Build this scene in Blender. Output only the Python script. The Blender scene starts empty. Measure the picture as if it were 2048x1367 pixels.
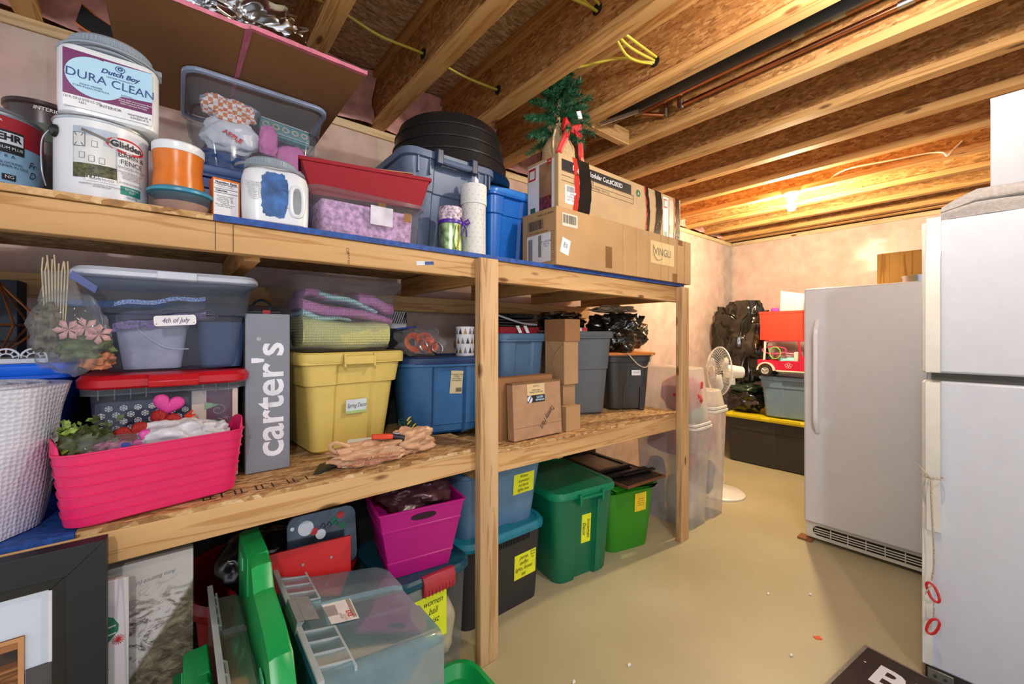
import bpy, bmesh, math, random
from mathutils import Vector, Matrix, noise
R = math.radians
random.seed(7)
SC = bpy.context.scene
COL = SC.collection

# ------------------------------------------------------------ camera, world, lights
cam = bpy.data.cameras.new('camera'); camo = bpy.data.objects.new('camera', cam); COL.objects.link(camo)
camo.location = (0, 0, 1.25); camo.rotation_euler = (R(90), 0, -math.atan2(0.63181, 0.77512))
cam.sensor_width = 36; cam.lens = 820 / 2048 * 36; cam.shift_y = -15.5 / 2048; cam.clip_start = 0.02
SC.camera = camo
SC.view_settings.view_transform = 'Standard'; SC.view_settings.look = 'None'
SC.view_settings.gamma = 1; SC.view_settings.use_curve_mapping = False
SC.view_settings.exposure = 0.62
W = bpy.data.worlds.new('world'); SC.world = W; W.use_nodes = True
W.node_tree.nodes['Background'].inputs[0].default_value = (0.86, 0.90, 1.0, 1)
W.node_tree.nodes['Background'].inputs[1].default_value = 0.85
def lamp(name, loc, power, color, size):
    l = bpy.data.lights.new(name, 'POINT'); l.energy = power; l.color = color; l.shadow_soft_size = size
    o = bpy.data.objects.new(name, l); COL.objects.link(o); o.location = loc; return o
lamp('far_bulb_light', (3.64, 1.08, 2.215), 75, (1.0, 0.80, 0.48), 0.035)
lamp('near_bulb_light', (1.42, 0.15, 2.22), 23, (1.0, 0.93, 0.84), 0.04)
lamp('rear_fill_light', (-0.55, -1.3, 2.2), 60, (0.93, 0.95, 1.0), 0.05)  # unseen fill lamp added behind the camera to brighten the left side

# ------------------------------------------------------------ materials
MATS = {}
def nt(name):
    m = bpy.data.materials.new(name); m.use_nodes = True; n = m.node_tree
    b = n.nodes['Principled BSDF']; MATS[name] = m
    return m, n, b
def nd(n, t, **kw):
    x = n.nodes.new(t)
    for k, v in kw.items():
        if k in x.inputs: x.inputs[k].default_value = v
        else: setattr(x, k, v)
    return x
def srgb(c):
    if isinstance(c, str):
        c = c.lstrip('#'); c = [int(c[i:i+2], 16) / 255 for i in (0, 2, 4)]
    return tuple([(v / 12.92 if v <= 0.04045 else ((v + 0.055) / 1.055) ** 2.4) for v in c]) + (1,)
def ramp(n, src, stops):
    r = nd(n, 'ShaderNodeValToRGB'); e = r.color_ramp.elements
    while len(e) < len(stops): e.new(0.5)
    for i, (p, c) in enumerate(stops): e[i].position = p; e[i].color = srgb(c) if not isinstance(c, tuple) else c
    n.links.new(src, r.inputs[0]); return r
def coords(n, scale=(1, 1, 1), rot=(0, 0, 0), kind='Object'):
    t = nd(n, 'ShaderNodeTexCoord'); mp = nd(n, 'ShaderNodeMapping')
    mp.inputs['Scale'].default_value = scale; mp.inputs['Rotation'].default_value = rot
    n.links.new(t.outputs[kind], mp.inputs[0]); return mp.outputs[0]
def bump(n, b, src, strength, dist=0.002):
    bp = nd(n, 'ShaderNodeBump'); bp.inputs['Strength'].default_value = strength; bp.inputs['Distance'].default_value = dist
    n.links.new(src, bp.inputs['Height']); n.links.new(bp.outputs[0], b.inputs['Normal']); return bp
def plain(name, col, rough=0.45, metal=0, var=0.06, nscale=18, bmp=0.0, spec=0.5, coat=0, sheen=0, bscale=None):
    if name in MATS: return MATS[name]
    m, n, b = nt(name)
    c = srgb(col)
    co = coords(n)
    no = nd(n, 'ShaderNodeTexNoise'); no.inputs['Scale'].default_value = nscale; no.inputs['Detail'].default_value = 4
    n.links.new(co, no.inputs['Vector'])
    lo = tuple(max(0, v * (1 - var * 2.2)) for v in c[:3]) + (1,); hi = tuple(min(1, v * (1 + var * 2)) for v in c[:3]) + (1,)
    r = ramp(n, no.outputs[0], [(0.3, lo), (0.7, hi)])
    n.links.new(r.outputs[0], b.inputs['Base Color'])
    b.inputs['Roughness'].default_value = rough; b.inputs['Metallic'].default_value = metal
    b.inputs['Specular IOR Level'].default_value = spec
    if coat: b.inputs['Coat Weight'].default_value = coat
    if sheen: b.inputs['Sheen Weight'].default_value = sheen
    if bmp:
        n2 = nd(n, 'ShaderNodeTexNoise'); n2.inputs['Scale'].default_value = bscale or 300; n2.inputs['Detail'].default_value = 3
        n.links.new(co, n2.inputs['Vector']); bump(n, b, n2.outputs[0], bmp)
    return m
def wood(name, base, dark, axis='X', knots=True, scale=1.0):
    m, n, b = nt(name)
    al = {'X': (1.2, 22, 22), 'Y': (22, 1.2, 22), 'Z': (22, 22, 1.2)}[axis]
    co = coords(n, tuple(v * scale for v in al))
    no = nd(n, 'ShaderNodeTexNoise'); no.inputs['Scale'].default_value = 1.0; no.inputs['Detail'].default_value = 3; no.inputs['Distortion'].default_value = 0.6
    n.links.new(co, no.inputs['Vector'])
    wv = nd(n, 'ShaderNodeMath', operation='MULTIPLY'); wv.inputs[1].default_value = 26; n.links.new(no.outputs[0], wv.inputs[0])
    sn = nd(n, 'ShaderNodeMath', operation='SINE'); n.links.new(wv.outputs[0], sn.inputs[0])
    mr = nd(n, 'ShaderNodeMapRange'); mr.inputs[1].default_value = -1; mr.inputs[2].default_value = 1; n.links.new(sn.outputs[0], mr.inputs[0])
    r = ramp(n, mr.outputs[0], [(0.0, base), (0.75, base), (1.0, dark)])
    # large tone variation
    co2 = coords(n, {'X': (0.8, 6, 6), 'Y': (6, 0.8, 6), 'Z': (6, 6, 0.8)}[axis])
    n3 = nd(n, 'ShaderNodeTexNoise'); n3.inputs['Scale'].default_value = 1.5; n.links.new(co2, n3.inputs['Vector'])
    r3 = ramp(n, n3.outputs[0], [(0.3, '#cfc3b4'), (0.7, '#ffffff')])
    mx = nd(n, 'ShaderNodeMix', data_type='RGBA', blend_type='MULTIPLY'); mx.inputs[0].default_value = 0.8
    n.links.new(r.outputs[0], mx.inputs[6]); n.links.new(r3.outputs[0], mx.inputs[7]); out = mx.outputs[2]
    if knots:
        k = {'X': (2.6, 8, 8), 'Y': (8, 2.6, 8), 'Z': (8, 8, 2.6)}[axis]
        vo = nd(n, 'ShaderNodeTexVoronoi'); vo.inputs['Scale'].default_value = 1.3; n.links.new(coords(n, k), vo.inputs['Vector'])
        kr = ramp(n, vo.outputs['Distance'], [(0.0, (0, 0, 0, 1)), (0.075, (0.15, 0.15, 0.15, 1)), (0.13, (1, 1, 1, 1))])
        mk = nd(n, 'ShaderNodeMix', data_type='RGBA'); n.links.new(kr.outputs[0], mk.inputs[0])
        mk.inputs[6].default_value = srgb('#5f3817'); n.links.new(out, mk.inputs[7]); out = mk.outputs[2]
    n.links.new(out, b.inputs['Base Color']); b.inputs['Roughness'].default_value = 0.65
    b.inputs['Specular IOR Level'].default_value = 0.3
    bump(n, b, mr.outputs[0], 0.12, 0.001)
    return m
def osb(name, cols, plane='XY', scale=1.0):
    m, n, b = nt(name)
    def layer(rotz, seed):
        rot = {'XY': (0, 0, rotz), 'YZ': (rotz, 0, 0), 'XZ': (0, rotz, 0)}[plane]
        s = {'XY': (26, 90, 45), 'YZ': (45, 26, 90), 'XZ': (26, 45, 90)}[plane]
        mp = coords(n, tuple(v * scale for v in s), rot)
        no = nd(n, 'ShaderNodeTexNoise'); no.inputs['Scale'].default_value = 0.7; n.links.new(mp, no.inputs['Vector'])
        ad = nd(n, 'ShaderNodeVectorMath', operation='MULTIPLY_ADD'); ad.inputs[1].default_value = (0.9, 0.9, 0.9)
        n.links.new(no.outputs['Color'], ad.inputs[0]); n.links.new(mp, ad.inputs[2])
        v = nd(n, 'ShaderNodeTexVoronoi'); v.inputs['Scale'].default_value = 1.0; n.links.new(ad.outputs[0], v.inputs['Vector'])
        sp = nd(n, 'ShaderNodeSeparateColor'); n.links.new(v.outputs['Color'], sp.inputs[0]); return sp.outputs[0], sp.outputs[1]
    a, am = layer(0.5, 1); c, cm = layer(-0.7, 2); d, dm = layer(1.4, 3)
    g = nd(n, 'ShaderNodeMath', operation='GREATER_THAN'); g.inputs[1].default_value = 0.5; n.links.new(am, g.inputs[0])
    mx = nd(n, 'ShaderNodeMix'); n.links.new(g.outputs[0], mx.inputs[0]); n.links.new(a, mx.inputs[2]); n.links.new(c, mx.inputs[3])
    g2 = nd(n, 'ShaderNodeMath', operation='GREATER_THAN'); g2.inputs[1].default_value = 0.6; n.links.new(cm, g2.inputs[0])
    m2 = nd(n, 'ShaderNodeMix'); n.links.new(g2.outputs[0], m2.inputs[0]); n.links.new(mx.outputs[0], m2.inputs[2]); n.links.new(d, m2.inputs[3])
    fine = nd(n, 'ShaderNodeTexNoise'); fine.inputs['Scale'].default_value = 90; fine.inputs['Detail'].default_value = 5; n.links.new(coords(n), fine.inputs['Vector'])
    m3 = nd(n, 'ShaderNodeMix'); m3.inputs[0].default_value = 0.45; n.links.new(m2.outputs[0], m3.inputs[2]); n.links.new(fine.outputs[0], m3.inputs[3])
    r = ramp(n, m3.outputs[0], [(0.12, cols[0]), (0.35, cols[1]), (0.6, cols[2]), (0.85, cols[3])])
    n.links.new(r.outputs[0], b.inputs['Base Color']); b.inputs['Roughness'].default_value = 0.7; b.inputs['Specular IOR Level'].default_value = 0.25
    bump(n, b, m3.outputs[0], 0.35, 0.002)
    return m
def clear(name, col='#dfe8f2', haze=0.25, rough=0.12, tint=None):
    """see-through plastic: transparent + a little diffuse haze + gloss"""
    m = bpy.data.materials.new(name); MATS[name] = m; m.use_nodes = True; n = m.node_tree; n.nodes.clear()
    out = nd(n, 'ShaderNodeOutputMaterial'); tr = nd(n, 'ShaderNodeBsdfTransparent'); tr.inputs[0].default_value = srgb(tint or '#f4f7fa')
    df = nd(n, 'ShaderNodeBsdfDiffuse'); df.inputs[0].default_value = srgb(col); tl = nd(n, 'ShaderNodeBsdfTranslucent'); tl.inputs[0].default_value = srgb(col)
    dm = nd(n, 'ShaderNodeMixShader'); dm.inputs[0].default_value = 0.35; n.links.new(df.outputs[0], dm.inputs[1]); n.links.new(tl.outputs[0], dm.inputs[2])
    no = nd(n, 'ShaderNodeTexNoise'); no.inputs['Scale'].default_value = 7; no.inputs['Detail'].default_value = 3; n.links.new(coords(n), no.inputs['Vector'])
    mr = nd(n, 'ShaderNodeMapRange'); mr.inputs[1].default_value = 0.3; mr.inputs[2].default_value = 0.7; mr.inputs[3].default_value = haze * 0.8; mr.inputs[4].default_value = min(1, haze * 1.2)
    n.links.new(no.outputs[0], mr.inputs[0])
    mx = nd(n, 'ShaderNodeMixShader'); n.links.new(mr.outputs[0], mx.inputs[0]); n.links.new(tr.outputs[0], mx.inputs[1]); n.links.new(dm.outputs[0], mx.inputs[2])
    gl = nd(n, 'ShaderNodeBsdfGlossy'); gl.inputs['Roughness'].default_value = rough
    fr = nd(n, 'ShaderNodeLayerWeight'); fr.inputs[0].default_value = 0.25
    bp = nd(n, 'ShaderNodeBump'); bp.inputs['Strength'].default_value = 0.1; bp.inputs['Distance'].default_value = 0.01; n.links.new(no.outputs[0], bp.inputs['Height']); n.links.new(bp.outputs[0], gl.inputs['Normal'])
    sc = nd(n, 'ShaderNodeMath', operation='MULTIPLY'); sc.inputs[1].default_value = 0.3; n.links.new(fr.outputs['Fresnel'], sc.inputs[0])
    m2 = nd(n, 'ShaderNodeMixShader'); n.links.new(sc.outputs[0], m2.inputs[0]); n.links.new(mx.outputs[0], m2.inputs[1]); n.links.new(gl.outputs[0], m2.inputs[2])
    n.links.new(m2.outputs[0], out.inputs[0]); return m

pine_x = wood('pine_x', '#d9b07a', '#c2925c', 'X')
pine_y = wood('pine_y', '#c99b62', '#ab7c47', 'Y')
pine_z = wood('pine_z', '#d8b384', '#bb9162', 'Z')
flange_m = wood('flange', '#d2a468', '#b58247', 'Y', knots=True)
osb_web = osb('osb_web', ['#7a5030', '#a0703f', '#b5834d', '#d0a56e'], 'YZ')
osb_floor = osb('osb_subfloor', ['#7a5a40', '#a98866', '#c0a07c', '#dcc3a2'], 'XY')
osb_deck = osb('osb_deck', ['#6b4a2b', '#a27a4c', '#c29a68', '#dfc295'], 'XY')
blue_paint = plain('blue_paint', '#1c4a96', 0.6, var=0.2, nscale=60, bmp=0.3)

# ------------------------------------------------------------ mesh helpers
class MB:
    def __init__(s): s.v = []; s.f = []; s.m = []; s.mats = []; s.cur = 0
    def mat(s, m):
        if m not in s.mats: s.mats.append(m)
        s.cur = s.mats.index(m); return s
    def add(s, vs, fs):
        o = len(s.v); s.v += [tuple(p) for p in vs]
        for f in fs: s.f.append(tuple(i + o for i in f)); s.m.append(s.cur)
        return s
    def box(s, x0, x1, y0, y1, z0, z1):
        return s.hexa([(x0, y0, z0), (x1, y0, z0), (x1, y1, z0), (x0, y1, z0), (x0, y0, z1), (x1, y0, z1), (x1, y1, z1), (x0, y1, z1)])
    def hexa(s, v): return s.add(v, [(0, 3, 2, 1), (4, 5, 6, 7), (0, 1, 5, 4), (1, 2, 6, 5), (2, 3, 7, 6), (3, 0, 4, 7)])
    def loft(s, secs, cap0=True, cap1=True):
        n = len(secs[0]); vs = [p for q in secs for p in q]; fs = []
        for k in range(len(secs) - 1):
            for i in range(n):
                j = (i + 1) % n; fs.append((k*n+i, k*n+j, (k+1)*n+j, (k+1)*n+i))
        if cap0: fs.append(tuple(reversed(range(n))))
        if cap1: fs.append(tuple(range((len(secs)-1)*n, len(secs)*n)))
        return s.add(vs, fs)
    def lathe(s, prof, cx=0, cy=0, n=32, cap0=True, cap1=True, sx=1, sy=1):
        return s.loft([[(cx + r*sx*math.cos(2*math.pi*i/n), cy + r*sy*math.sin(2*math.pi*i/n), z) for i in range(n)] for r, z in prof], cap0, cap1)
    def tube(s, pts, r, n=8, closed=False):
        pts = [Vector(p) for p in pts]; N = len(pts); secs = []; up = None
        for i, p in enumerate(pts):
            a = pts[(i-1) % N] if (closed or i > 0) else p; b = pts[(i+1) % N] if (closed or i < N-1) else p
            t = (b - a).normalized()
            if up is None: up = Vector((0, 0, 1)) if abs(t.z) < 0.9 else Vector((1, 0, 0))
            x = t.cross(up); 
            if x.length < 1e-6: x = t.orthogonal()
            x.normalize(); y = x.cross(t).normalized(); up = y
            rr = r[i] if isinstance(r, (list, tuple)) else r
            secs.append([tuple(p + x*rr*math.cos(2*math.pi*k/n) + y*rr*math.sin(2*math.pi*k/n)) for k in range(n)])
        if closed: secs.append(secs[0])
        return s.loft(secs, not closed, not closed)
    def sheet(s, grid, thick=0.0):
        h = len(grid); w = len(grid[0]); vs = [p for row in grid for p in row]; fs = []
        for j in range(h-1):
            for i in range(w-1): fs.append((j*w+i, j*w+i+1, (j+1)*w+i+1, (j+1)*w+i))
        return s.add(vs, fs)
    def build(s, name, mat=None, parent=None, bevel=0, smooth=0.6, label=None, solid=0):
        me = bpy.data.meshes.new(name); me.from_pydata(s.v, [], s.f); me.update()
        ms = s.mats or [mat]
        for m in ms: me.materials.append(m)
        if len(ms) > 1: me.polygons.foreach_set('material_index', s.m)
        if smooth: me.shade_smooth(); me.set_sharp_from_angle(angle=smooth)
        o = bpy.data.objects.new(name, me); COL.objects.link(o)
        if parent: o.parent = parent
        if solid:
            q = o.modifiers.new('solid', 'SOLIDIFY'); q.thickness = solid; q.offset = 0
        if bevel:
            q = o.modifiers.new('bevel', 'BEVEL'); q.width = bevel; q.segments = 2; q.limit_method = 'ANGLE'; q.angle_limit = R(40); q.harden_normals = False
        if label: o['label'] = label
        return o
def T(name, label, cat, loc=(0, 0, 0), rz=0, group=None, rot=None):
    o = bpy.data.objects.new(name, None); COL.objects.link(o); o.location = loc; o.rotation_euler = rot or (0, 0, rz)
    o.empty_display_size = 0.05
    o['label'] = label; o['category'] = cat
    if group: o['group'] = group
    return o
def tag(o, label, cat, group=None, kind=None):
    o['label'] = label; o['category'] = cat
    if group: o['group'] = group
    if kind: o['kind'] = kind
    return o
def S(o): o['kind'] = 'structure'; return o
def rrect(x0, x1, y0, y1, r, z=0, n=4):
    pts = []
    for cx, cy, a0 in ((x1-r, y0+r, -90), (x1-r, y1-r, 0), (x0+r, y1-r, 90), (x0+r, y0+r, 180)):
        for k in range(n+1):
            a = R(a0 + 90*k/n); pts.append((cx + r*math.cos(a), cy + r*math.sin(a), z))
    return pts
def crr(w, d, r, z, n=4, cx=0, cy=0): return rrect(cx-w/2, cx+w/2, cy-d/2, cy+d/2, r, z, n)
def text(body, size, mat, parent, o, r=(1, 0, 0), u=(0, 0, 1), name='lettering', shear=0, align='CENTER', bend=0, sx=1.0, off=0.0006, bold=0, rot=0, lab=None, space=1):
    cu = bpy.data.curves.new('txt', 'FONT'); cu.body = body; cu.size = size; cu.align_x = align; cu.align_y = 'CENTER'; cu.shear = shear; cu.offset = bold; cu.space_character = space
    cu.resolution_u = 3
    t = bpy.data.objects.new('txt', cu); me = bpy.data.meshes.new_from_object(t); bpy.data.objects.remove(t)
    o = Vector(o); r = Vector(r).normalized(); u = Vector(u).normalized(); n = r.cross(u)
    cr, sr = math.cos(rot), math.sin(rot)
    for v in me.vertices:
        x, y = v.co.x*sx, v.co.y; x, y = x*cr - y*sr, x*sr + y*cr
        if bend:
            a = x/bend; p = o + r*(bend*math.sin(a)) + u*y - n*(bend*(1-math.cos(a))) + n*off
        else: p = o + r*x + u*y + n*off
        v.co = p
    me.materials.clear(); me.materials.append(mat)
    ob = bpy.data.objects.new(name, me); COL.objects.link(ob); ob.parent = parent
    if lab: ob['label'] = lab
    return ob
def patch(w, h, mat, parent, o, r=(1, 0, 0), u=(0, 0, 1), name='label', off=0.0004, thick=0.0003, bend=0, rot=0, label=None, n=12, curl=0):
    """flat (or bent) sticker with thickness"""
    mb = MB(); o = Vector(o); r = Vector(r).normalized(); u = Vector(u).normalized(); nn = r.cross(u)
    cr, sr = math.cos(rot), math.sin(rot); k = n if bend or curl else 1; top = []; bot = []
    for j in (0, 1):
        for i in range(k+1):
            x = -w/2 + w*i/k; y = -h/2 + h*j; x, y = x*cr - y*sr, x*sr + y*cr
            if bend: a = x/bend; p = o + r*(bend*math.sin(a)) + u*y - nn*(bend*(1-math.cos(a)))
            else: p = o + r*x + u*y + nn*curl*(i/k)**2
            top.append(tuple(p + nn*(off+thick))); bot.append(tuple(p + nn*off))
    W_ = k+1; fs = []; N = len(top)
    for i in range(k):
        fs.append((i, i+1, W_+i+1, W_+i)); fs.append((N+i, N+W_+i, N+W_+i+1, N+i+1))
        fs.append((i, N+i, N+i+1, i+1)); fs.append((W_+i, W_+i+1, N+W_+i+1, N+W_+i))
    fs.append((0, W_, N+W_, N)); fs.append((k, N+k, N+W_+k, W_+k))
    mb.add(top + bot, fs); return mb.build(name, mat, parent, label=label)

# ------------------------------------------------------------ the room
concrete, n_, b_ = nt('floor_paint')
co = coords(n_)
na = nd(n_, 'ShaderNodeTexNoise'); na.inputs['Scale'].default_value = 1.3; na.inputs['Detail'].default_value = 6; n_.links.new(co, na.inputs['Vector'])
ra = ramp(n_, na.outputs[0], [(0.3, '#aaa280'), (0.55, '#b7ae8d'), (0.75, '#c3bb9b')])
vs = nd(n_, 'ShaderNodeTexVoronoi'); vs.inputs['Scale'].default_value = 9; vs.inputs['Randomness'].default_value = 1; n_.links.new(co, vs.inputs['Vector'])
nb = nd(n_, 'ShaderNodeTexNoise'); nb.inputs['Scale'].default_value = 40; nb.inputs['Detail'].default_value = 4; n_.links.new(co, nb.inputs['Vector'])
sb = nd(n_, 'ShaderNodeMath', operation='MULTIPLY_ADD'); sb.inputs[1].default_value = 0.06; n_.links.new(nb.outputs[0], sb.inputs[0]); n_.links.new(vs.outputs['Distance'], sb.inputs[2])
rs = ramp(n_, sb.outputs[0], [(0.045, (1, 1, 1, 1)), (0.062, (0, 0, 0, 1))])
nc = nd(n_, 'ShaderNodeTexNoise'); nc.inputs['Scale'].default_value = 2.3; n_.links.new(co, nc.inputs['Vector'])
rc = ramp(n_, nc.outputs[0], [(0.5, (0, 0, 0, 1)), (0.6, (0.75, 0.75, 0.75, 1))])
mm = nd(n_, 'ShaderNodeMath', operation='MULTIPLY'); n_.links.new(rs.outputs[0], mm.inputs[0]); n_.links.new(rc.outputs[0], mm.inputs[1])
mx = nd(n_, 'ShaderNodeMix', data_type='RGBA'); n_.links.new(mm.outputs[0], mx.inputs[0]); n_.links.new(ra.outputs[0], mx.inputs[6]); mx.inputs[7].default_value = srgb('#e6dfcd')
n_.links.new(mx.outputs[2], b_.inputs['Base Color']); b_.inputs['Roughness'].default_value = 0.42; b_.inputs['Specular IOR Level'].default_value = 0.4
bump(n_, b_, na.outputs[0], 0.1, 0.01)
mb = MB(); mb.box(-2.2, 5.25, -2.6, 2.25, -0.1, 0); S(mb.build('floor', concrete))

# walls: studs, pink batts, poly sheet
poly = clear('poly_sheet', '#f2e6dc', 0.72, 0.22, '#f6ebe4')
pink_batt = plain('pink_batt', '#e3ab9f', 0.95, var=0.14, nscale=14, bmp=0.8, bscale=60)
stud_m = wood('stud', '#ddc7a4', '#c8ad86', 'Z', knots=False)
def wrinkled(p0, du, dv, nu, nv, amp, nrm):
    g = []
    for j in range(nv+1):
        row = []
        for i in range(nu+1):
            p = Vector(p0) + Vector(du)*(i/nu) + Vector(dv)*(j/nv)
            q = Vector((p.x*2.0, p.y*2.0, p.z*5.0))
            a = noise.ridged_multi_fractal(q, 0.9, 2.0, 4, 0.8, 2.0)
            row.append(tuple(p + Vector(nrm)*(amp*(a-0.8))))
        g.append(row)
    return g
mb = MB(); mb.sheet(wrinkled((-2.0, 2.135, 0.0), (7.12, 0, 0), (0, 0, 2.29), 150, 60, 0.007, (0, -1, 0)))
wb = S(mb.build('wall_back', poly, smooth=3))
mb = MB(); mb.sheet(wrinkled((5.115, 2.14, 0.0), (0, -4.7, 0), (0, 0, 2.29), 110, 60, 0.007, (-1, 0, 0)))
wf = S(mb.build('wall_far', poly, smooth=3))
MB().box(-2.2, 5.3, 2.235, 2.26, 0, 2.68).build('sheathing', osb_web, wb)
MB().box(5.215, 5.24, -2.6, 2.235, 0, 2.68).build('sheathing', osb_web, wf)
plate_m = wood('plate', '#dcc39c', '#c6a878', 'X', knots=True)
MB().box(-2.2, 5.215, 2.125, 2.232, 2.29, 2.33).build('top_plate', plate_m, wb, bevel=0.003)
MB().box(5.105, 5.212, -2.6, 2.12, 2.29, 2.33).build('top_plate', wood('plate_y', '#dcc39c', '#c6a878', 'Y'), wf, bevel=0.003)
for k in range(18):
    x = -2.0 + 0.406*k
    MB().box(x-0.019, x+0.019, 2.146, 2.232, 0.0, 2.289).build('stud', stud_m, wb)
    if k < 17: MB().box(x+0.02, x+0.386, 2.160, 2.230, 0.0, 2.289).build('insulation_batt', pink_batt, wb)
for k in range(11):
    y = 1.92 - 0.406*k
    MB().box(5.127, 5.212, y-0.019, y+0.019, 0.0, 2.289).build('stud', stud_m, wf)
    MB().box(5.140, 5.210, y+0.02, min(2.13, y+0.386), 0.0, 2.289).build('insulation_batt', pink_batt, wf)
seam = plain('seam_tape', '#efe3d3', 0.4)
# ceiling: subfloor, I-joists
mb = MB(); ceil = S(MB().box(-2.2, 5.24, -2.6, 2.26, 2.632, 2.66).build('ceiling', osb_floor))
JX = []
def joist(x):
    o = MB().mat(flange_m).box(x-0.032, x+0.032, -2.6, 2.20, 2.33, 2.368).box(x-0.032, x+0.032, -2.6, 2.20, 2.594, 2.632).build('joist_flange', flange_m, ceil, bevel=0.002)
    w = MB().box(x-0.005, x+0.005, -2.6, 2.20, 2.368, 2.594).build('joist_web', osb_web, ceil)
for k in range(-5, 12):
    x = 0.416 + 0.4055*k; JX.append(x); joist(x)
joist(5.02)
# fluffy insulation stuffed in the rim between the joists
for i, k in enumerate(range(-3, 11)):
    x0 = 0.416 + 0.4055*k + 0.01; x1 = x0 + 0.385
    g = MB()
    n1, n2 = 14, 12; rows = []
    for j in range(n2+1):
        row = []
        for q in range(n1+1):
            x = x0 + (x1-x0)*q/n1; zz = 2.34 + 0.285*j/n2
            y = 2.12 + 0.03*noise.noise(Vector((x*9, zz*11, 3))) + 0.05*abs(math.sin((zz-2.34)*11))
            row.append((x, y, zz))
        rows.append(row)
    g.sheet(rows); g.build('insulation_batt', pink_batt, wb, smooth=3)

# ------------------------------------------------------------ the wooden storage shelf
sh = T('storage_shelf', 'built-in storage shelf of pine two-by-fours with OSB decks along the left wall', 'shelf', (0, 0, 0))
for (xa, xb, x2a, x2b) in ((0.875, 0.960, 0, 0), (2.336, 2.424, 0, 0)):
    MB().box(xa, xb, 1.260, 1.297, 0.0, 1.538 if xa < 2 else 1.535).build('post', pine_z, sh, bevel=0.003)
MB().box(-1.30, -1.21, 1.260, 1.297, 0, 1.54).build('post', pine_z, sh, bevel=0.003)
for x in (0.90, 2.37, -1.25): MB().box(x-0.045, x+0.045, 2.06, 2.10, 0, 1.46).build('post', pine_z, sh, bevel=0.003)
def beam(xa, xb, ya, yb, za0, za1, zb0, zb1, nm='front_board', m=pine_x):
    return MB().hexa([(xa, ya, za0), (xb, ya, zb0), (xb, yb, zb0), (xa, yb, za0), (xa, ya, za1), (xb, ya, zb1), (xb, yb, zb1), (xa, yb, za1)]).build(nm, m, sh, bevel=0.0025)
beam(-1.3, 0.917, 1.298, 1.336, 1.464, 1.540, 1.464, 1.540)
beam(0.918, 2.40, 1.298, 1.336, 1.458, 1.540, 1.446, 1.538)
beam(-1.3, 0.917, 1.298, 1.336, 0.722, 0.802, 0.734, 0.804)
beam(0.918, 2.40, 1.298, 1.336, 0.702, 0.778, 0.672, 0.760)
for x in (-1.22, -0.55, 0.16, 0.935, 1.38, 1.86, 2.36):
    MB().box(x-0.019, x+0.019, 1.337, 2.058, 1.452, 1.538).build('crossbeam', pine_y, sh, bevel=0.002)
    MB().box(x-0.019, x+0.019, 1.337, 2.058, 0.672 if x > 0.9 else 0.715, 0.762 if x > 0.94 else 0.802).build('crossbeam', pine_y, sh, bevel=0.002)
beam(-1.3, 2.40, 2.02, 2.058, 1.37, 1.45, 1.37, 1.45, 'rear_board')
beam(-1.3, 0.9, 2.02, 2.058, 0.63, 0.71, 0.63, 0.71, 'rear_board'); beam(0.9, 2.4, 2.02, 2.058, 0.59, 0.67, 0.59, 0.67, 'rear_board')
mb = MB().box(-1.3, 0.070, 1.290, 2.06, 1.541, 1.556); mb.build('deck_panel', osb_deck, sh)
mb = MB().mat(osb_deck).box(0.071, 2.42, 1.293, 2.06, 1.541, 1.557).mat(blue_paint).box(0.071, 2.42, 1.2895, 1.2929, 1.5405, 1.5572); mb.build('deck_panel', osb_deck, sh, label='OSB deck panel with a blue painted front edge')
patch(0.062, 0.014, plain('board_sticker', '#d5dbe6', 0.4), sh, (0.665, 1.298, 1.497), name='board_sticker', rot=0.12, off=0.0006, label='white and blue price sticker on the top front board')
patch(0.034, 0.012, plain('board_sticker_blue', '#2b3f78', 0.4), sh, (0.683, 1.298, 1.499), name='sticker_print', rot=0.12, off=0.0012)
text('CSP', 0.012, plain('stamp_brown', '#4b3520', 0.7), sh, (0.405, 1.298, 1.506), rot=-math.pi/2, name='grade_stamp'); text('S-P-F KD', 0.010, MATS['stamp_brown'], sh, (0.408, 1.298, 1.484), rot=-math.pi/2, name='grade_stamp')
MB().box(0.074, 0.0755, 1.2972, 1.298, 1.466, 1.538).build('pencil_line', MATS['stamp_brown'], sh); MB().box(0.112, 0.1135, 1.2972, 1.298, 1.466, 1.538).build('pencil_line', MATS['stamp_brown'], sh)
def deck2(xa, xb, za, zb, lab=None, m=osb_deck, e=0.012):
    mb = MB().mat(m).hexa([(xa, 1.299, za-e), (xb, 1.299, zb-e), (xb, 2.06, zb-e), (xa, 2.06, za-e), (xa, 1.299, za), (xb, 1.299, zb), (xb, 2.06, zb), (xa, 2.06, za)])
    return mb.build('deck_panel', m, sh, label=lab)
deck2(-1.3, -0.175, 0.815, 0.815, 'deck panel painted blue', blue_paint); deck2(-0.174, 0.925, 0.815, 0.817); deck2(0.926, 2.41, 0.791, 0.773)
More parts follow.
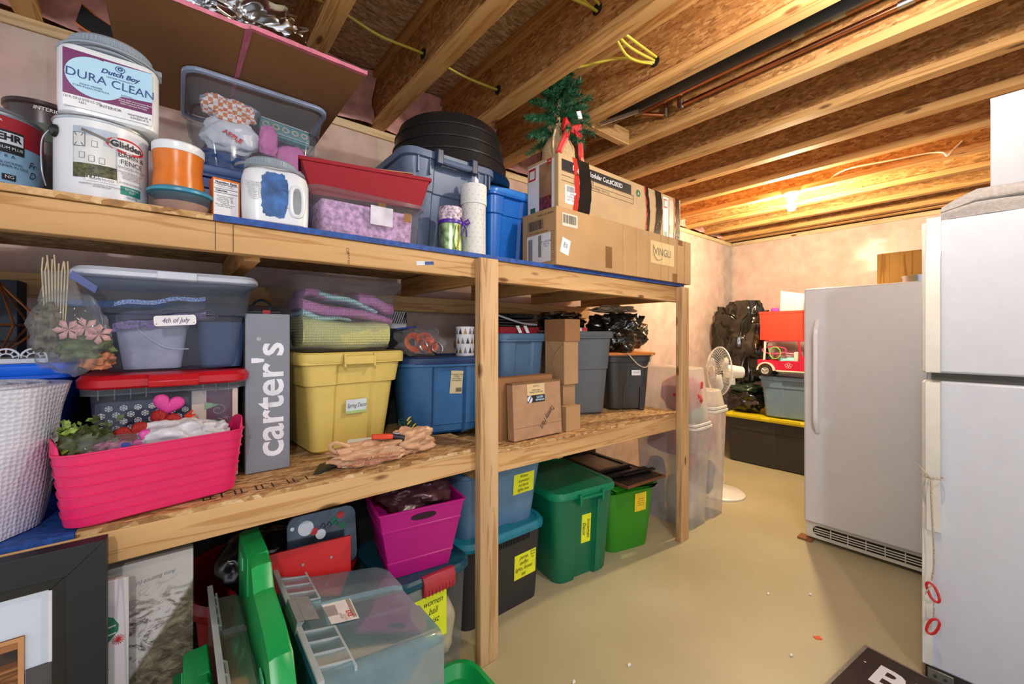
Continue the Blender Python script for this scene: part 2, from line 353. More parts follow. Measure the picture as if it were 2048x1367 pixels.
# ------------------------------------------------------------ generic builders
ink = plain('ink', '#1d1c22', 0.5, var=0); white_ink = plain('white_ink', '#e9ebf0', 0.5, var=0); black_ink = ink
paper = plain('paper', '#e8e8ea', 0.6, var=0.03); note_y = plain('note_yellow', '#e9ee2a', 0.6, var=0.03)
card = plain('cardboard', '#b58f66', 0.85, var=0.05, nscale=5, bmp=0.15, bscale=220, spec=0.2)
card2 = plain('cardboard_brown', '#9a6f4a', 0.85, var=0.05, nscale=5, bmp=0.15, bscale=220, spec=0.2)
card_edge = plain('cardboard_edge', '#7c5a39', 0.9, var=0.15, nscale=200)
packtape = clear('packing_tape', '#c8a878', 0.35, 0.15, '#e6cfae')
clearp = clear('clear_plastic', '#e6ebf2', 0.10, 0.12)
frost = clear('frosted_plastic', '#f7f4f0', 0.50, 0.22, '#f4f2ee')
clearblue = clear('clear_cool_plastic', '#d5dfec', 0.12, 0.10, '#eef3f8')
bagclear = clear('clear_bag_film', '#f0f0f4', 0.10, 0.08)
def foot(w, d, r, z, ind=0, a=0, b=0.012, n=4, cx=0, cy=0):
    p = crr(w, d, r, z, n, cx, cy); y = cy - d/2
    return p + [(cx-a-b, y, z), (cx-a, y+ind, z), (cx+a, y+ind, z), (cx+a+b, y, z)]
def tote(name, label, loc, rz, w, d, h, m, lid=None, cat='storage tote', r=0.04, tp=0.88, ind=0.012, a=None, shoulder=0.72, step=0.007, rim=0.03, see=False, group=None, lidh=0.022, handle=True, open_=False, floorz=0.0, ribs=0, rot=None, latch=None, rope=False):
    t = T(name, label, cat, loc, rz, group, rot); a = a if a is not None else w*0.2
    def S_(k, z, o=0, i=ind): 
        ww = w*(tp + (1-tp)*k) + o*2; dd = d*(tp + (1-tp)*k) + o*2
        return foot(ww, dd, r, z, i, a)
    hs = h*shoulder
    secs = [S_(0, 0.004, -0.012, ind), S_(0, 0.0, -0.02, ind)]
    secs = [S_(0, 0.0, -0.014), S_(0.0, 0.012, 0), S_(shoulder*0.5, hs*0.5), S_(shoulder, hs), S_(shoulder+0.01, hs+0.004, step), S_(0.97, h-rim-0.001, step), S_(1, h-rim, step+0.002, ind*0.5), S_(1, h-rim+0.002, step+0.011, 0), S_(1, h, step+0.011, 0)]
    mb = MB()
    if open_ or see:
        th = 0.003
        if open_ and not see:
            ins = [S_(1, h, step-0.002, 0), S_(0.97, h-rim, step-th*2), S_(shoulder, hs, -th), S_(0, 0.012, -th)]
            mb.loft(secs + ins, True, True); mb.build('body', m, t)
        else:
            mb.loft(secs, True, False); mb.build('body', m, t)
    else:
        mb.loft(secs, True, True); mb.build('body', m, t)
    if lid:
        W_ = w + 2*step + 0.03; D_ = d + 2*step + 0.03; g = MB()
        g.loft([crr(W_-0.006, D_-0.006, r+0.01, h-lidh*0.9), crr(W_, D_, r+0.012, h-lidh*0.7), crr(W_, D_, r+0.012, h+lidh*0.25), crr(W_-0.012, D_-0.012, r+0.01, h+lidh*0.5), crr(W_-0.05, D_-0.05, r, h+lidh*0.5), crr(W_-0.06, D_-0.06, r, h+lidh*0.1)], True, True)
        g.build('lid', lid, t)
        if handle:
            hb = MB(); y = -D_/2
            hb.loft([[(x, y-0.012, h-0.030), (x, y+0.004, h-0.034), (x, y+0.004, h+0.004), (x, y-0.006, h+0.004), (x, y-0.014, h-0.004)] for x in (-a*0.95, a*0.95)])
            hb.box(-a*0.95, -a*0.83, y-0.016, y+0.004, h-0.04, h+0.008).box(a*0.83, a*0.95, y-0.016, y+0.004, h-0.04, h+0.008)
            hb.build('handle', latch or lid, t, bevel=0.002)
    elif handle:
        hb = MB(); y = -d/2 - step - 0.011
        for s in (-1, 1): hb.box(s*a*0.9-0.006, s*a*0.9+0.006, y-0.006, y+0.012, h-0.055, h+0.006)
        hb.tube([(-a*0.9, y-0.002, h-0.045), (a*0.9, y-0.002, h-0.045)], 0.006)
        hb.build('handle', latch or m, t, bevel=0.002)
    if ribs:
        g = MB()
        for k in range(ribs):
            x = -w*0.42 + k*(w*0.84)/(ribs-1); 
            if abs(x) < a+0.02: continue
            g.box(x-0.0018, x+0.0018, -d/2-step-0.009, -d/2-step+0.002, h-rim-0.03, h-rim)
        if g.v: g.build('rib', m, t)
    return t
def carton(name, label, loc, rz, w, d, h, m=None, cat='cardboard box', tape=True, seam=True, group=None, rot=None, skew=0.0):
    t = T(name, label, cat, loc, rz, group, rot); m = m or card
    g = MB(); n = 6; mb = MB()
    def sec(z, k): return [(x, y, z) for x, y, _ in crr(w, d, 0.003, 0, 1)]
    mb.loft([sec(h*i/6, 0 if i in (0, 6) else 1) for i in range(7)]); mb.build('carton_body', m, t, smooth=0.5)
    if seam:
        f = MB(); e = 0.0018
        f.box(-w/2, w/2, -d/2, -0.0012, h, h+e).build('flap', m, t, bevel=0.0006)
        MB().box(-w/2, w/2, 0.0012, d/2, h, h+e).build('flap', m, t, bevel=0.0006)
    if tape:
        MB().box(-w/2-0.0008, w/2+0.0008, -0.024, 0.024, h+0.0019, h+0.0023).build('tape', packtape, t)
    return t
def crumple(name, m, parent, c, rad, seed=0, amp=0.12, freq=3.0, nu=56, nv=36, p=0.8, flat=True, tag_=None, pleat=0, zt=None):
    """a puffy, creased closed bag or cloth lump"""
    rnd = Vector((seed*3.1, seed*1.7, seed*5.3)); rows = []
    for j in range(nv+1):
        ph = -math.pi/2 + math.pi*j/nv; row = []
        for i in range(nu):
            th = 2*math.pi*i/nu
            sg = lambda v, q: math.copysign(abs(v)**q, v)
            x = sg(math.cos(ph), p)*sg(math.cos(th), p); y = sg(math.cos(ph), p)*sg(math.sin(th), p); z = sg(math.sin(ph), p)
            v = Vector((x, y, z)); k = noise.ridged_multi_fractal(v*freq*0.5 + rnd, 0.9, 2.1, 5, 0.9, 2.0) - 1.0
            k2 = noise.noise(v*freq*0.45 + rnd*2)
            s = 1 + amp*(0.55*k + 1.3*k2) + (pleat*math.sin(th*13 + 3*k2)*(0.5 + 0.5*z) if pleat else 0)
            q = Vector((c[0] + rad[0]*x*s, c[1] + rad[1]*y*s, c[2] + rad[2]*z*s))
            if flat and q.z < c[2]-rad[2]*0.93: q.z = c[2]-rad[2]*0.93
            if zt is not None and q.z > zt: q.z = zt
            row.append(tuple(q))
        rows.append(row)
    mb = MB(); mb.loft(rows, True, True)
    o = mb.build(name, m, parent, smooth=0.9)
    return o
def scribble(parent, lines, o, size, mat=None, r=(1, 0, 0), u=(0, 0, 1), rot=0, lead=1.15, sx=0.8, shear=0.35, name='handwriting'):
    n = len(lines); o = Vector(o); r = Vector(r).normalized(); u = Vector(u).normalized()
    up = u*math.cos(rot) - r*math.sin(rot)
    return text('\n'.join(lines), size, mat or ink, parent, o, r, u, name=name, shear=shear, sx=sx, rot=rot)
def barcode(parent, o, w, h, r=(1, 0, 0), u=(0, 0, 1), rot=0, name='barcode'):
    mb = MB(); o = Vector(o); r = Vector(r).normalized(); u = Vector(u).normalized(); n = r.cross(u)
    r, u = r*math.cos(rot) + u*math.sin(rot), u*math.cos(rot) - r*math.sin(rot)
    x = -w/2; rr = random.Random(int(w*10000))
    while x < w/2 - 0.002:
        bw = w*rr.choice((0.012, 0.02, 0.03))
        q = [o + r*x - u*h/2 + n*0.0009, o + r*(x+bw) - u*h/2 + n*0.0009, o + r*(x+bw) + u*h/2 + n*0.0009, o + r*x + u*h/2 + n*0.0009]
        mb.add([tuple(p) for p in q], [(0, 1, 2, 3)]); x += bw + w*rr.choice((0.012, 0.018, 0.03))
    return mb.build(name, ink, parent)
def wire(name, pts, r, m, parent=None, res=6, n=6):
    """smooth tube through points (Catmull-Rom)"""
    P_ = [Vector(p) for p in pts]; out = []
    for i in range(len(P_)-1):
        p0 = P_[max(i-1, 0)]; p1 = P_[i]; p2 = P_[i+1]; p3 = P_[min(i+2, len(P_)-1)]
        for k in range(res):
            t = k/res; out.append(0.5*((2*p1) + (p2-p0)*t + (2*p0-5*p1+4*p2-p3)*t*t + (3*p1-p0-3*p2+p3)*t**3))
    out.append(P_[-1]); mb = MB(); mb.tube(out, r, n)
    return mb.build(name, m, parent)

# ------------------------------------------------------------ lights' fixtures, ceiling runs
porcelain = plain('porcelain', '#e8e4dc', 0.25, var=0.02)
def bulb(loc, glow, label):
    t = T('light_bulb', label, 'light bulb', loc)
    m = bpy.data.materials.new('bulb_glow'); m.use_nodes = True; n = m.node_tree; n.nodes.clear()
    o = nd(n, 'ShaderNodeOutputMaterial'); e = nd(n, 'ShaderNodeEmission'); e.inputs[0].default_value = glow; e.inputs[1].default_value = 60
    tr = nd(n, 'ShaderNodeBsdfTransparent'); ad = nd(n, 'ShaderNodeAddShader'); n.links.new(e.outputs[0], ad.inputs[0]); n.links.new(tr.outputs[0], ad.inputs[1]); n.links.new(ad.outputs[0], o.inputs[0])
    MB().lathe([(0.057, 0.105), (0.057, 0.095), (0.045, 0.085), (0.03, 0.06), (0.024, 0.045)], n=28).build('socket_base', porcelain, t)
    MB().lathe([(0.001, -0.034), (0.016, -0.030), (0.028, -0.016), (0.032, 0.0), (0.029, 0.014), (0.02, 0.03), (0.014, 0.046)], n=24).build('glass_bulb', m, t)
bulb((3.64, 1.08, 2.225), (1, 0.88, 0.66, 1), 'glowing bare bulb in a white socket under the far joists')
MB().box(1.255, 1.595, 0.10, 0.20, 2.33, 2.37).build("bulb_bracket", pine_x, ceil)
bulb((1.42, 0.15, 2.225), (1, 0.95, 0.88, 1), 'bare bulb in a white socket under the joist bracket near the refrigerator')
romex = plain('yellow_cable', '#c9bc45', 0.45, var=0.03); whitecable = plain('white_cable', '#e8e2cc', 0.5)
copper = plain('copper', '#d08a66', 0.25, metal=1, var=0.15, nscale=6); solder = plain('solder', '#b9b4ac', 0.35, metal=1); black_pipe_m = plain('black_abs', '#17181c', 0.35, var=0.02)
cb_ = T('yellow_cable', 'yellow electrical cables strung through holes in the ceiling joist webs', 'cable')
for i, pts in enumerate([
    [(-0.5, 1.60, 2.47), (0.0, 1.605, 2.45), (0.416, 1.605, 2.47), (0.62, 1.60, 2.44), (0.82, 1.60, 2.45), (1.03, 1.607, 2.44), (1.215, 1.607, 2.45)],
    [(-0.45, 1.02, 2.47), (0.0, 1.03, 2.44), (0.416, 1.03, 2.47), (0.62, 1.0, 2.41), (0.82, 1.01, 2.47), (1.02, 1.0, 2.44), (1.22, 0.99, 2.46), (1.42, 1.0, 2.43), (1.62, 1.0, 2.45)],
    [(-0.45, 1.03, 2.48), (0.0, 1.01, 2.46), (0.416, 1.02, 2.48), (0.63, 1.02, 2.43), (0.82, 1.0, 2.48), (1.02, 0.99, 2.47), (1.22, 1.0, 2.47), (1.42, 0.985, 2.45), (1.62, 0.99, 2.46)],
    [(0.82, 0.98, 2.50), (1.03, 0.97, 2.48), (1.22, 0.98, 2.48), (1.44, 1.02, 2.41), (1.62, 1.01, 2.44)],
    [(1.24, 1.45, 2.47), (1.38, 1.26, 2.45), (1.50, 1.10, 2.46), (1.62, 1.00, 2.44)]]):
    wire('cable_run', pts, 0.0055, romex, cb_)
hole_m = plain('hole_dark', '#1a120a', 0.9)
for x, y, z in ((0.814, 1.6, 2.45), (1.22, 1.607, 2.45), (1.626, 1.0, 2.447), (1.22, 0.99, 2.47), (0.814, 1.01, 2.475)):
    o = MB(); o.loft([[(xx, y + 0.022*math.cos(a*math.pi/8), z + 0.022*math.sin(a*math.pi/8)) for a in range(16)] for xx in (x-0.0015, x+0.0005)]); o.build('web_hole', hole_m, ceil)
tag(wire('white_cable', [(3.64, 1.02, 2.335), (3.66, 0.9, 2.345), (3.62, 0.75, 2.40), (3.63, 0.5, 2.39), (3.63, 0.35, 2.38), (3.62, 0.28, 2.36), (3.61, 0.26, 2.33), (3.63, 0.24, 2.36), (3.65, 0.2, 2.41)], 0.005, whitecable), 'white cable running from the far bulb along the joist', 'cable')
pp = T('copper_pipe', 'two copper water pipes with soldered elbows running between the ceiling joists', 'pipe')
def pipe(pts, joints):
    for a, b in zip(pts, pts[1:]): MB().tube([a, b], 0.011, 12).build('pipe_run', copper, pp)
    for j, ax in joints:
        MB().tube([Vector(j)-Vector(ax)*0.022, Vector(j)+Vector(ax)*0.022], 0.0135, 12).build('pipe_fitting', solder, pp)
pipe([(1.925, -2.4, 2.45), (1.94, 1.30, 2.45), (2.02, 1.18, 2.42), (2.02, 1.18, 2.60)], [((1.94, 1.29, 2.45), (0, 1, 0)), ((1.932, 0.55, 2.45), (0, 1, 0)), ((1.931, 0.42, 2.45), (0, 1, 0)), ((2.02, 1.18, 2.43), (0, 0, 1))])
pipe([(1.97, -2.4, 2.41), (1.98, 1.08, 2.41), (1.98, 1.08, 2.60)], [((1.98, 1.07, 2.415), (0, 0, 1)), ((1.975, 0.16, 2.41), (0, 1, 0)), ((1.975, 0.24, 2.41), (0, 1, 0))])
tag(MB().tube([(1.832, -2.4, 2.44), (1.836, 1.38, 2.44)], 0.044, 20).build('drain_pipe', black_pipe_m), 'black plastic drain pipe between the joists above the copper pipes', 'pipe')
MB().box(1.665, 2.01, 1.40, 1.44, 2.335, 2.42).build('blocking', pine_x, ceil, bevel=0.002)
st = T('pipe_hanger', 'notched metal pipe hanger strap under the joist near the copper elbow', 'hanger'); g = MB()
g.hexa([(1.69, 1.35, 2.325), (1.80, 1.20, 2.365), (1.802, 1.205, 2.365), (1.692, 1.355, 2.325), (1.69, 1.35, 2.345), (1.80, 1.20, 2.385), (1.802, 1.205, 2.385), (1.692, 1.355, 2.345)]); g.build('strap', solder, st)

# ------------------------------------------------------------ refrigerator
enamel = plain('white_enamel', '#c6c8cf', 0.32, var=0.01, bmp=0.08, bscale=500); almond = plain('almond_plastic', '#dad5c9', 0.35, var=0.02); gap = plain('seal_gap', '#6f695c', 0.7); darkm = plain('dark_metal', '#4b4740', 0.5, metal=0.6)
fr = T('refrigerator', 'tall white top-freezer refrigerator at the right edge with almond handles', 'refrigerator', (2.10, -0.165, 0))
MB().box(0.07, 0.72, -0.375, 0.375, 0.02, 1.645).build('cabinet', enamel, fr, bevel=0.006)
MB().box(0.062, 0.071, -0.36, 0.36, 0.06, 1.64).build('door_gasket', gap, fr)
d1 = MB().box(0.0, 0.062, -0.38, 0.38, 1.112, 1.655).build('freezer_door', enamel, fr, bevel=0.008)
d2 = MB().box(0.0, 0.062, -0.38, 0.38, 0.055, 1.083).build('refrigerator_door', enamel, fr, bevel=0.008)
MB().box(-0.004, 0.003, 0.352, 0.379, 1.116, 1.652).build('edge_trim', almond, d1, bevel=0.002); MB().box(-0.004, 0.003, 0.352, 0.379, 0.06, 1.08).build('edge_trim', almond, d2, bevel=0.002)
def handle_strip(z0, z1, par, up):
    g = MB(); y0, y1 = 0.330, 0.366; pr = []
    if up: prof = [(z1, 0.0), (z1-0.003, 0.014), (z1-0.12, 0.014), (z1-0.16, 0.036), (z0+0.03, 0.040), (z0+0.004, 0.038), (z0, 0.0)]
    else: prof = [(z1, 0.0), (z1-0.004, 0.038), (z1-0.03, 0.040), (z0+0.16, 0.036), (z0+0.10, 0.016), (z0+0.004, 0.014), (z0, 0.0)]
    secs = []
    for z, o in prof:
        secs.append([(-o, y0, z), (-o, y1, z), (0.001 if o < 0.02 else -o+0.014, y1, z), (0.001 if o < 0.02 else -o+0.014, y0, z)])
    g.loft(secs); return g.build('door_handle', almond, par, bevel=0.003)
handle_strip(1.112, 1.668, d1, True); handle_strip(0.545, 1.083, d2, False)
MB().box(0.012, 0.055, -0.37, 0.372, 0.0, 0.05).build('toe_grille', darkm, fr, bevel=0.002)
g = MB().box(-0.002, 0.012, 0.30, 0.365, 0.012, 0.05); g.build('hinge_plate', plain('hinge_metal', '#8f8b80', 0.4, metal=0.7), fr, bevel=0.002)
for y in (0.345, 0.32): MB().tube([(-0.004, y, 0.03), (0.0, y, 0.03)], 0.005, 10).build('screw', darkm, fr)
# rope with two red snap hooks
rp = T('hanging_cord', 'frayed beige cord with two red snap clips hanging from the lower refrigerator handle', 'cord', (2.10, -0.165, 0))
rope_m = plain('rope', '#b5a58c', 0.9, var=0.3, nscale=400, bmp=0.8); redclip = plain('red_clip', '#c2231f', 0.35)
hr = []
for k in range(17):
    a = 2*math.pi*k/16; hr.append((-0.028 + 0.021*math.cos(a), 0.348 + 0.026*math.sin(a), 0.745))
wire('cord_loop', hr, 0.0022, rope_m, rp, 2)
wire('cord', [(-0.048, 0.350, 0.744), (-0.056, 0.351, 0.70), (-0.05, 0.346, 0.55), (-0.048, 0.344, 0.45), (-0.046, 0.350, 0.385)], 0.0026, rope_m, rp)
wire('cord_end', [(-0.048, 0.352, 0.744), (-0.055, 0.368, 0.765), (-0.05, 0.384, 0.785)], 0.002, rope_m, rp)
wire('cord_end', [(-0.048, 0.348, 0.37), (-0.055, 0.36, 0.35), (-0.05, 0.366, 0.33)], 0.002, rope_m, rp)
def clip(z, tilt):
    pts = [(-0.046, 0.347 + 0.014*math.cos(a)*(1 if abs(math.cos(a)) < .8 else .9) + tilt*0.3*math.sin(a)*0.03, z + 0.030*math.sin(a)) for a in [2*math.pi*k/18 for k in range(18)]]
    o = MB(); o.tube(pts, 0.0042, 8, closed=True); o.build('snap_clip', redclip, rp)
clip(0.345, 1); clip(0.225, -1)
wire('cord_link', [(-0.046, 0.345, 0.318), (-0.048, 0.344, 0.285), (-0.046, 0.346, 0.252)], 0.002, rope_m, rp)
# fleece and white box on top
fleece = plain('fleece', '#a39b95', 0.98, var=0.06, nscale=90, bmp=1.0, bscale=260, sheen=0.5)
rows = []
for j in range(15):
    row = []
    for i in range(41):
        y = 0.165 - 0.66*i/40; s = j/14
        prof = [(-0.012, 0.0), (-0.016, 0.02), (-0.02, 0.040), (-0.004, 0.044), (-0.02, 0.050), (-0.014, 0.075), (0.0, 0.088)]
        q = s*6; a = int(min(q, 5.999)); f = q - a; dx = prof[a][0]*(1-f) + prof[a+1][0]*f; dz = prof[a][1]*(1-f) + prof[a+1][1]*f
        end = min(1, i/5.0); wv = 0.012*noise.noise(Vector((y*9, s*2, 1)))
        row.append((2.118 + dx + wv, y + (1-s)*0.006, 1.6555 + dz*(0.8 + 0.25*math.sin(y*7+1)) * (0.55+0.45*end) + 0.004*noise.noise(Vector((y*20, s*3, 4)))*s))
    rows.append(row)
fb = MB(); back = [[(2.55, p[1], p[2]) for p in rows[-1]], [(2.55, p[1], 1.6555) for p in rows[-1]]]
fb.sheet(rows + back); tag(fb.build('fleece_blanket', fleece, smooth=1.2), 'folded grey fleece blanket lying on top of the refrigerator', 'blanket')
c = T('white_carton', 'white box standing on the grey blanket above the refrigerator', 'box', (2.36, -0.28, 1.748)); wcard = plain('white_card', '#a5a6ab', 0.5, var=0.01)
MB().box(-0.22, 0.22, -0.33, 0.333, 0, 0.30).build('carton_body', wcard, c, bevel=0.002); MB().box(-0.2205, 0.2205, -0.3305, 0.3335, 0.296, 0.302).build('carton_lid', wcard, c, bevel=0.001)

# ------------------------------------------------------------ upright freezer
fz = T('upright_freezer', 'white upright freezer with one long curved handle and a slotted base grille', 'freezer', (2.96, 0.435, 0))
MB().box(0.07, 0.70, -0.37, 0.375, 0.03, 1.515).build('cabinet', enamel, fz, bevel=0.006)
enamel2 = plain('freezer_enamel', '#dadbe0', 0.32, var=0.01, bmp=0.08, bscale=500)
dz = MB().box(0.0, 0.066, -0.38, 0.38, 0.115, 1.525).build('freezer_door', enamel2, fz, bevel=0.012)
g = MB(); hs = []
for k in range(25):
    s = k/24; z = 0.665 + 0.67*s; o = 0.045*min(1, math.sin(math.pi*s)*3.2)
    hs.append([(-o-0.012, 0.318, z), (-o-0.016, 0.312, z), (-o-0.012, 0.296, z), (-o+0.002, 0.294, z), (-o+0.006, 0.306, z), (-o+0.002, 0.318, z)])
g.loft(hs); g.build('door_handle', plain('handle_white', '#e6e7ea', 0.2, var=0), dz)
MB().box(0.02, 0.07, -0.372, 0.374, 0.02, 0.112).build('base_panel', almond, fz, bevel=0.004)
g = MB(); g.loft([[(xx, 0.02+0.29*(math.copysign(1, math.cos(a))) + 0.028*math.cos(a), 0.070 + 0.028*math.sin(a)) for a in [2*math.pi*k/28 for k in range(28)]] for xx in (0.0185, 0.0205)]); g.build('grille_recess', hole_m, fz)
for z in (0.056, 0.070, 0.084): MB().box(0.0135, 0.0185, -0.29, 0.33, z-0.0025, z+0.0025).build('grille_slat', almond, fz)
for k in range(8): MB().box(0.0130, 0.0185, 0.25-k*0.08-0.002, 0.25-k*0.08+0.002, 0.044, 0.096).build('grille_bar', almond, fz)
for x, y in ((0.1, 0.33), (0.1, -0.33), (0.6, 0.33), (0.6, -0.33)): MB().lathe([(0.018, 0), (0.018, 0.03)], x, y, 12).build('foot', darkm, fz)
tag(MB().box(2.945, 3.02, 0.77, 0.845, 0.0, 0.012).build('wood_shim', plain('shim', '#8a5a35', 0.7), bevel=0.002), 'small brown wood shim on the floor under the freezer corner', 'shim')
oak = wood('oak_panel', '#d9a24e', '#b87f35', 'Z', knots=False)
t = T('wood_cabinet', 'honey oak cabinet panel standing on top of the freezer', 'cabinet', (3.35, 0.40, 1.516)); MB().box(-0.12, 0.12, -0.3, 0.12, 0, 0.21).build('cabinet_body', oak, t, bevel=0.002); MB().box(-0.123, -0.1201, -0.29, 0.11, 0.01, 0.20).build('cabinet_door', oak, t, bevel=0.001)
tin = plain('tin', '#b9bcbf', 0.22, metal=1); t = T('metal_tin', 'round silver tin on the freezer in front of the oak panel', 'tin', (3.08, 0.31, 1.526)); MB().lathe([(0.085, 0), (0.085, 0.026)], n=40).build('tin_body', tin, t); MB().lathe([(0.088, 0.026), (0.088, 0.036), (0.084, 0.038)], n=40).build('lid', tin, t)
tag(crumple('red_cloth', plain('red_cloth_m', '#c23b3f', 0.9), None, (3.16, 0.20, 1.575), (0.05, 0.04, 0.055), 4, 0.15, 3, 24, 16), 'red cloth item behind the silver tin on the freezer', 'cloth')

# ------------------------------------------------------------ far corner
blk = plain('black_tote', '#34322f', 0.45, var=0.03); yel = plain('yellow_lid', '#e3cf1c', 0.4, var=0.02); bluegrey = plain('blue_grey_tote', '#6f8bab', 0.38, var=0.03)
T_HALF = math.pi/2
t = tote('long_storage_tote', 'long low black storage tote with a bright yellow lid at the far wall', (4.55, 1.25, 0), -T_HALF, 1.17, 0.58, 0.455, blk, yel, a=0.15, tp=0.95, handle=False, r=0.03)
g = MB()
for k in range(3): g.box(-0.5+k*0.32, -0.26+k*0.32, -0.326, -0.312, 0.452, 0.476)
g.build('lid_clip', yel, t, bevel=0.002)
t = tote('blue_storage_tote', 'blue-grey lidless tote on the yellow lid beneath the toy jeep', (4.55, 1.26, 0.4665), -T_HALF, 0.58, 0.40, 0.385, bluegrey, None, a=0.10, tp=0.9, handle=False, open_=False)
tag(crumple('garbage_bag', plain('black_bag', '#16150f', 0.20, var=0.02, spec=0.8, bmp=0.5, bscale=22), None, (4.60, 1.83, 1.165), (0.15, 0.25, 0.44), 3, 0.30, 4.2, 90, 90, 0.72, zt=1.60), 'tall crumpled black garbage bag cover hung over clothing in the far corner', 'garbage bag')
blackbag = MATS['black_bag']
t = T('knotted_bag', 'small gathered black and green garbage bag on the yellow lid under the tall bag', 'garbage bag', (4.52, 1.74, 0.467)); crumple('bag_bottom', blackbag, t, (0, 0, 0.11), (0.13, 0.17, 0.12), 8, 0.22, 5, 60, 40, 0.8, pleat=0.06); crumple('bag_neck', plain('green_bag', '#24382a', 0.3), t, (-0.02, 0.0, 0.235), (0.10, 0.13, 0.05), 5, 0.2, 4, 40, 20)
# toy jeep
jp = T('toy_jeep', 'pink-red toy jeep with white fenders standing on the blue tote', 'toy car', (4.42, 1.27, 0.853), -T_HALF)
jr = plain('jeep_red', '#c81f45', 0.3, var=0.02); jw = plain('jeep_white', '#e9e4d4', 0.4); tire = plain('tire', '#23211f', 0.7); hubm = plain('hub_silver', '#cfcfcf', 0.3, metal=0.6); greyp = plain('grey_plastic', '#9a9ba3', 0.45)
# local x runs from the tail (-) to the nose (+), front face of side view = -y
g = MB()
for y0, y1 in ((-0.115, -0.10), (0.10, 0.115)):
    pr = [(-0.29, 0.07), (-0.29, 0.155), (-0.16, 0.155), (-0.10, 0.15), (0.05, 0.155), (0.05, 0.205), (0.29, 0.185), (0.29, 0.09), (0.20, 0.06), (-0.20, 0.06)]
    g.loft([[(x, y, z) for x, z in pr] for y in (y0, y1)])
g.box(-0.29, 0.05, -0.10, 0.10, 0.065, 0.08).box(0.06, 0.29, -0.10, 0.10, 0.075, 0.185).box(-0.292, -0.28, -0.1, 0.1, 0.07, 0.155)
g.build('jeep_body', jr, jp, bevel=0.004)
dd = MB().box(-0.09, 0.045, -0.119, -0.1155, 0.065, 0.15).build('jeep_door', jr, jp, bevel=0.002)
for k, (cx, cz) in enumerate(((-0.03, 0.125), (-0.012, 0.115), (-0.02, 0.098), (-0.04, 0.098), (-0.048, 0.115))):
    o = MB(); o.tube([(cx + 0.010*math.cos(a), -0.1195, cz + 0.010*math.sin(a)) for a in [2*math.pi*q/14 for q in range(14)]], 0.0011, 4, closed=True); o.build('flower_decal', white_ink, dd)
for cx in (-0.215, 0.205):
    g = MB(); arc = [(cx + 0.078*math.cos(a), 0.058 + 0.078*math.sin(a)) for a in [math.pi*(0.0 + k/10) for k in range(11)]]; inn = [(cx + 0.062*math.cos(a), 0.058 + 0.066*math.sin(a)) for a in [math.pi*(1 - k/10) for k in range(11)]]
    g.loft([[(x, y, z) for x, z in arc + inn] for y in (-0.135, -0.10)]); g.build('fender', jw, jp); g = MB(); g.loft([[(x, y, z) for x, z in arc + inn] for y in (0.10, 0.135)]); g.build('fender', jw, jp)
    for s in (-1, 1):
        w_ = MB(); prof = [(0.030, -0.026), (0.050, -0.024), (0.056, -0.015), (0.056, 0.015), (0.050, 0.024), (0.03, 0.026)]
        w_.loft([[(cx + r_*math.cos(2*math.pi*k/28), s*0.115 + y_, 0.056 + r_*math.sin(2*math.pi*k/28)) for k in range(28)] for r_, y_ in prof]); wo = w_.build('wheel', tire, jp)
        h_ = MB(); yy = s*0.115 + s*0.0265
        h_.loft([[(cx + r_*math.cos(2*math.pi*k/24), yy + s*q, 0.056 + r_*math.sin(2*math.pi*k/24)) for k in range(24)] for r_, q in ((0.033, 0), (0.033, 0.003), (0.028, 0.001), (0.008, 0.0), (0.007, 0.005))])
        for k in range(3):
            a = 2*math.pi*k/3 + 0.5; h_.tube([(cx, yy + s*0.003, 0.056), (cx + 0.03*math.cos(a), yy + s*0.003, 0.056 + 0.03*math.sin(a))], 0.005, 6)
        h_.build('hubcap', hubm, wo)
MB().box(-0.13, 0.12, -0.128, -0.10, 0.052, 0.064).build('side_step', jw, jp, bevel=0.003); MB().box(-0.12, 0.11, -0.10, 0.10, 0.035, 0.058).build('chassis', greyp, jp, bevel=0.003)
g = MB()
for y in (-0.105, 0.105): g.tube([(-0.235, y, 0.15), (-0.225, y, 0.325)], 0.010, 8)
g.tube([(-0.225, -0.105, 0.325), (-0.225, 0.105, 0.325)], 0.010, 8); g.build('roll_bar', jw, jp)
g = MB()
for y in (-0.108, 0.108): g.tube([(0.062, y, 0.20), (0.045, y, 0.335)], 0.009, 6); g.tube([(0.135, y, 0.205), (0.09, y, 0.335)], 0.007, 6); g.tube([(-0.225, y, 0.333), (0.09, y, 0.338)], 0.006, 6)
g.tube([(0.09, -0.108, 0.335), (0.09, 0.108, 0.335)], 0.007, 6); g.build('windshield_frame', jr, jp)
MB().hexa([(0.132, -0.1, 0.205), (0.136, -0.1, 0.205), (0.136, 0.1, 0.205), (0.132, 0.1, 0.205), (0.088, -0.1, 0.333), (0.092, -0.1, 0.333), (0.092, 0.1, 0.333), (0.088, 0.1, 0.333)]).build('windshield', clearp, jp)
MB().box(0.0, 0.03, -0.08, -0.02, 0.08, 0.235).box(0.0, 0.03, 0.02, 0.08, 0.08, 0.235).build('seat', jw, jp, bevel=0.006)
tq = T('toy_bag', 'light blue soft toy bundle lying inside the toy jeep', 'toy', (4.40, 1.33, 1.0)); crumple('soft_body', plain('toy_blue', '#8fd3dd', 0.8), tq, (0, 0, 0.0), (0.05, 0.085, 0.035), 2, 0.2, 3, 30, 18)
tq = T('toy_purse', 'rose toy bundle behind the light blue toy in the jeep', 'toy', (4.44, 1.36, 1.05)); crumple('soft_body', plain('toy_pink', '#b98d95', 0.7), tq, (0, 0, 0.0), (0.05, 0.10, 0.05), 6, 0.2, 3, 30, 18)
